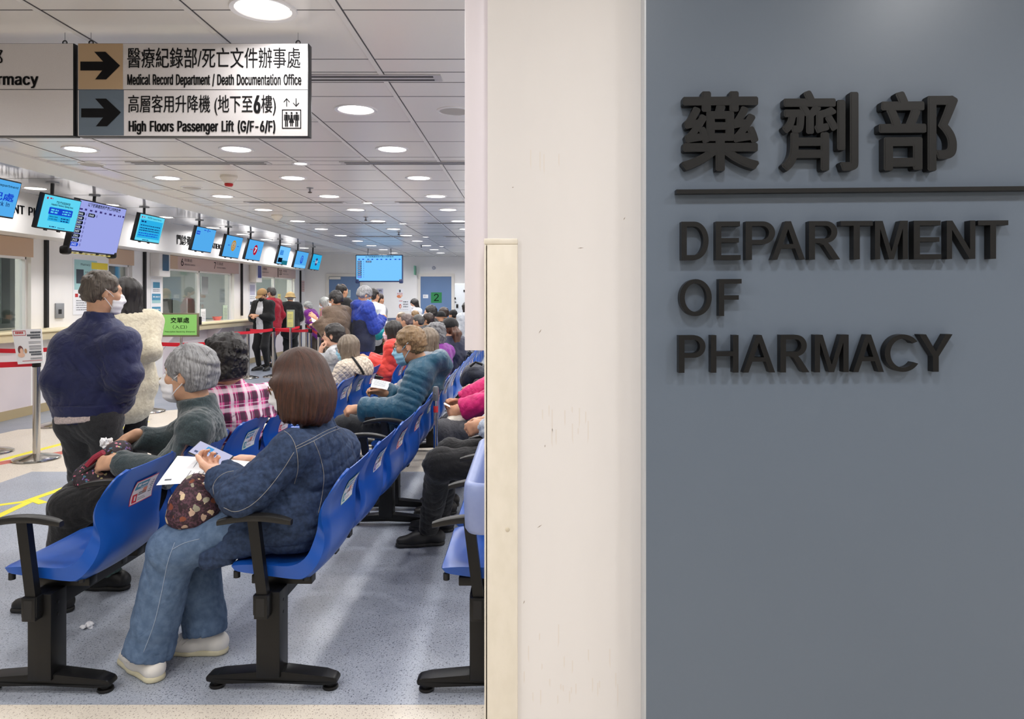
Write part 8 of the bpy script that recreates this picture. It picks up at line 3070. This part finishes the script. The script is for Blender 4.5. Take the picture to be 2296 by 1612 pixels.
# ================================================================ seated people of the left and middle rows
q = sit_px(779, 790, 6.35, f=(-0.96, 0.2), lean=0.16, slump=0.08, pitch=0.15)
q.hs = 1.08
rq = person('woman with greyish brown hair in a quilted cream jacket with a black bag strap', q, vox=0.0085, tone='fair', top=QUILT, topc='quilted_jacket', bottom=BLACKC, hair=('bob', 'greybrown'), mask=MASKB, glasses=DARKF, g_top=0.026, low=0.08, seed=51, fold=0.011, ffreq=16,
            arm_kw=dict(ra=0.054, re=0.052, rw=0.044))
h = on_surface(q.top, dense([(786, 797), (798, 812), (808, 826), (815, 838)], 3))
if len(h) > 2:
    MB().tube([p + n * 0.004 for p, n in h], 0.011, 6).build('bag_strap', BLACKC, rq)
q = sit_px(747, 757, 7.0, f=(-1, 0.0), lean=0.02, pitch=-0.05)
q.hs = 1.1
q.wr[-1] = q.head + q.f * 0.10 - UP * 0.14 - q.r * 0.06
q.el[-1] = ik(q.sh[-1], q.wr[-1], 0.28, 0.24, -UP + q.f * 0.4)
q.hand[-1] = dict(d=(0.15, 0.1, 1), n=(0.9, 0.3, 0.0), curl=0.8)
person('woman with short black hair and glasses, chin resting on her hand', q, vox=0.009, tone='fair', top=SILVER, topc='jacket', bottom=BLACKC, hair=('thick', 'black'), glasses=DARKF, g_top=0.03, low=0.06, seed=52, eyes=True)
q = sit_px(880, 742, 8.0, f=(-0.98, 0.15), lean=0.04)
q.hs = 1.08
q.wr = {-1: va(P(826, 806, 7.88)), 1: va(P(823, 803, 8.02))}
for k_ in (1, -1):
    q.el[k_] = ik(q.sh[k_], q.wr[k_], 0.27, 0.25, -UP)
person('person with black hair and a pink mask in a coral red rain jacket', q, vox=0.010, tone='mid', top=CORAL, topc='rain_jacket', bottom=DKBROWN, hair=('bob', 'black'), mask=MASKP, g_top=0.036, low=0.08, seed=53, fold=0.013, ffreq=16, arm_kw=dict(ra=0.062, re=0.056, rw=0.046))
far = [
    # px, py, Y, label, hair, hat, top, mask, tone
    (957, 765, 6.2, 'person with greyish brown bobbed hair just behind the man in the teal jacket', ('bob', 'greybrown'), None, GREYC, None, 'fair', (-1, 0.2)),
    (973, 752, 6.8, 'person with thick salt and pepper hair in a purple jacket', ('wavy', 'salt'), None, PURPLE, None, 'mid', (-0.95, 0.35)),
    (1008, 738, 8.0, 'woman in a black cap with a long reddish brown ponytail', ('pony', hair_mat('ponytail', (44, 26, 18), (100, 60, 40))), ('cap', BLACKC), NAVY2, None, 'fair', (-0.7, 0.7)),
    (937, 730, 11.3, 'person with thinning dark grey hair right of the coral jacket', ('short', 'darkgrey'), None, DKGREY, None, 'mid', (-1, 0.1)),
    (911, 721, 10.75, 'person with swirled dark brown hair between the coral jacket and the bald man', ('swirl', hair_mat('mauve', (66, 54, 52), (124, 106, 100))), None, DKGREY, None, 'mid', (-0.95, 0.3)),
    (899, 713, 13.6, 'man with a high bald forehead and grey-brown hair looking left', ('balding', 'greybrown'), None, BROWN, None, 'fair', (-1, 0)),
    (930, 710, 15.2, 'man with short light brown hair in the back rows', ('short', 'lightbrown'), None, KHAKI, None, 'mid', (-0.9, 0.4)),
    (960, 718, 11.9, 'person with dark brown tied hair in front of the man with the white collar', ('thick', 'darkbrown'), None, BLACKC, None, 'mid', (-0.9, 0.4)),
    (965, 702, 12.5, 'man with cropped black hair and a white collar before the right blue door', ('short', 'black'), None, BLACKC, MASKW, 'fair', (-1, 0)),
    (987, 712, 13.5, 'person in a black beanie beside the dark tied hair', ('none', 'black'), ('beanie', BLACKC), BLACKC, None, 'mid', (-0.8, 0.6)),
    (994, 704, 14.4, 'person with dark brown hair behind the black beanie', ('thick', 'darkbrown'), None, BLACKC, None, 'mid', (-0.9, 0.4)),
    (1015, 710, 15.4, 'person in a black baseball cap near the grey cabinet', ('short', 'black'), ('cap', BLACKC), BLACKC, None, 'mid', (-0.9, 0.4)),
]
for i, (px, py, Y, lab, hr, ht, tp, mk, tn, ff) in enumerate(far):
    q = sit_px(px, py, Y, f=ff, lean=0.05)
    q.hs = 1.08
    person(lab, q, vox=0.0075 + Y * 0.0005, tone=tn, top=tp, topc='jacket', bottom=BLACKC, hair=hr, hat=ht, mask=mk, g_top=0.034, low=0.05, seed=60 + i)

# ================================================================ people of the right row, mostly behind the pillar
q = sit(-0.12, 4.02, f=(-1, 0.0), z=0.56, feet=-0.02)
q.kn = {-1: va(P(985, 1040, 3.95)), 1: va(P(1010, 1018, 4.15))}
q.an = {-1: va(PF(962, 1222)) + UP * 0.085, 1: va(PF(985, 1190)) + UP * 0.085}
set_arms(q, {-1: va(P(1082, 952, 3.98)), 1: va(P(1085, 945, 4.12))})
q.hand = {k_: dict(d=(-0.8, 0.25 * -k_, -0.3), n=(0, -k_ * 0.9, -0.3), curl=0.7) for k_ in (1, -1)}
person('seated person in black trousers and black slip-on shoes beside the plastic tub', q, vox=0.008, tone='mid', top=cloth('pale_blue_shirt', (196, 206, 222)), topc='shirt', bottom=BLACKC, hair=('short', 'black'), shoes=((24, 24, 26), (30, 30, 32)), seed=81, g_bot=0.018)
q = sit(-0.10, 5.0, f=(-1, 0.0), z=0.56)
q.kn = {-1: va(P(1000, 965, 4.85)), 1: va(P(1012, 950, 5.15))}
set_arms(q, {-1: va(P(1036, 920, 4.88)), 1: va(P(1034, 905, 5.08))})
q.hand = {-1: dict(d=(-0.95, 0.3, -0.1), n=(0.1, 0.8, -0.4), curl=0.7), 1: dict(d=(-0.95, -0.2, 0.1), n=(0.1, -0.8, -0.4), curl=0.7)}
person('seated person in a magenta jacket holding a card, cut off by the pillar', q, vox=0.008, tone='mid', top=MAGENTA, topc='jacket', bottom=cloth('mid_grey', (84, 84, 88)), hair=('short', 'black'), seed=82, arm_kw=dict(ra=0.06, re=0.055, rw=0.048, wrist=0.01), g_top=0.03)
MB_ = MB().box(P(1003, 908, 4.92), (0.05, 0.055, 0.001), rotm('Y', 0.5))
tag(MB_.build('card', PAPER, loc=P(1003, 908, 4.92)), 'small pale card between the fingers of the person in magenta', 'card')
bg = thing('cloth_bag', 'white folded cloth bag on the lap of the person in magenta', 'bag', tuple(P(1040, 942, 4.9)))
sdf_part('bag_body', [Cap(P(1012, 944, 4.9), P(1070, 938, 4.92), 0.040, 0.048, (0, 1, 0), 1.7, 1.7, k=0.03)], 0.008, cloth('white_canvas', (222, 216, 202), (206, 200, 184), ns=30), bg, disp=folds_fn(0.008, 30, 3))
q = sit(-0.12, 5.7, f=(-1, 0.0), z=0.56)
set_arms(q, {-1: va(P(1064, 872, 5.62)), 1: va(P(1062, 880, 5.78))})
q.hand = {k_: dict(d=(-0.85, 0.3 * -k_, -0.25), n=(0.0, -k_ * 0.9, -0.3), curl=0.6) for k_ in (1, -1)}
rq = person('seated person in black with clasped hands and a wrist watch, cut off by the pillar', q, vox=0.0085, tone='fair', top=BLACKC, topc='jacket', bottom=BLACKC, hair=('long', 'black'), seed=83, arm_kw=dict(ra=0.058, re=0.052, rw=0.044, wrist=0.02), g_top=0.03)
w_ = q.wr[-1]
dd = Vector(nz(q.wr[-1] - q.el[-1]))
a_ = dd.orthogonal().normalized()
b_ = dd.cross(a_)
MB().tube([Vector(w_) + (a_ * math.cos(t) + b_ * math.sin(t)) * 0.036 for t in np.linspace(0, 6.283, 21)[:-1]], 0.006, 6, closed=True).build('watch', STEEL, rq)
q = sit(-0.12, 6.5, f=(-1, 0.0), z=0.56)
person('seated person with a dark backpack on the lap, hidden behind the pillar', q, vox=0.012, tone='mid', top=NAVY2, topc='jacket', bottom=BLACKC, hair=('short', 'black'), seed=84)
bg = thing('backpack', 'black and navy backpack on a lap left of the pillar, under the hanging white panel', 'bag', tuple(P(1070, 840, 6.35)))
sdf_part('bag_body', [Ell(P(1066, 838, 6.35), (0.11, 0.16, 0.10), None, 0.03), Cap(P(1050, 852, 6.35), P(1082, 846, 6.35), 0.07, 0.075, (0, 1, 0), 1.8, k=0.04)], 0.010, cloth('backpack_navy', (24, 27, 40), (34, 40, 58), ns=8, rough=0.6), bg, disp=folds_fn(0.007, 22, 8))
MB().tube([P(1054, 822, 6.2), P(1066, 812, 6.2), P(1082, 818, 6.2)], 0.010, 8).build('bag_handle', BLACKC, bg)
c_ = P(1079, 868, 5.5)
r = thing('key_ring', 'white plastic ring charm hanging beside the clasped hands, at the pillar edge', 'charm', tuple(c_))
MB().tube([c_ + Vector((0.026 * math.cos(t), 0, 0.040 * math.sin(t))) for t in np.linspace(0, 6.283, 25)[:-1]], 0.005, 8, closed=True).build('ring', mat('ring_white', (226, 226, 230), 0.4), r)
MB().tube([c_ + Vector((0, 0, 0.04)), c_ + Vector((0.004, 0, 0.062))], 0.009, 8).build('clasp', STEEL, r)
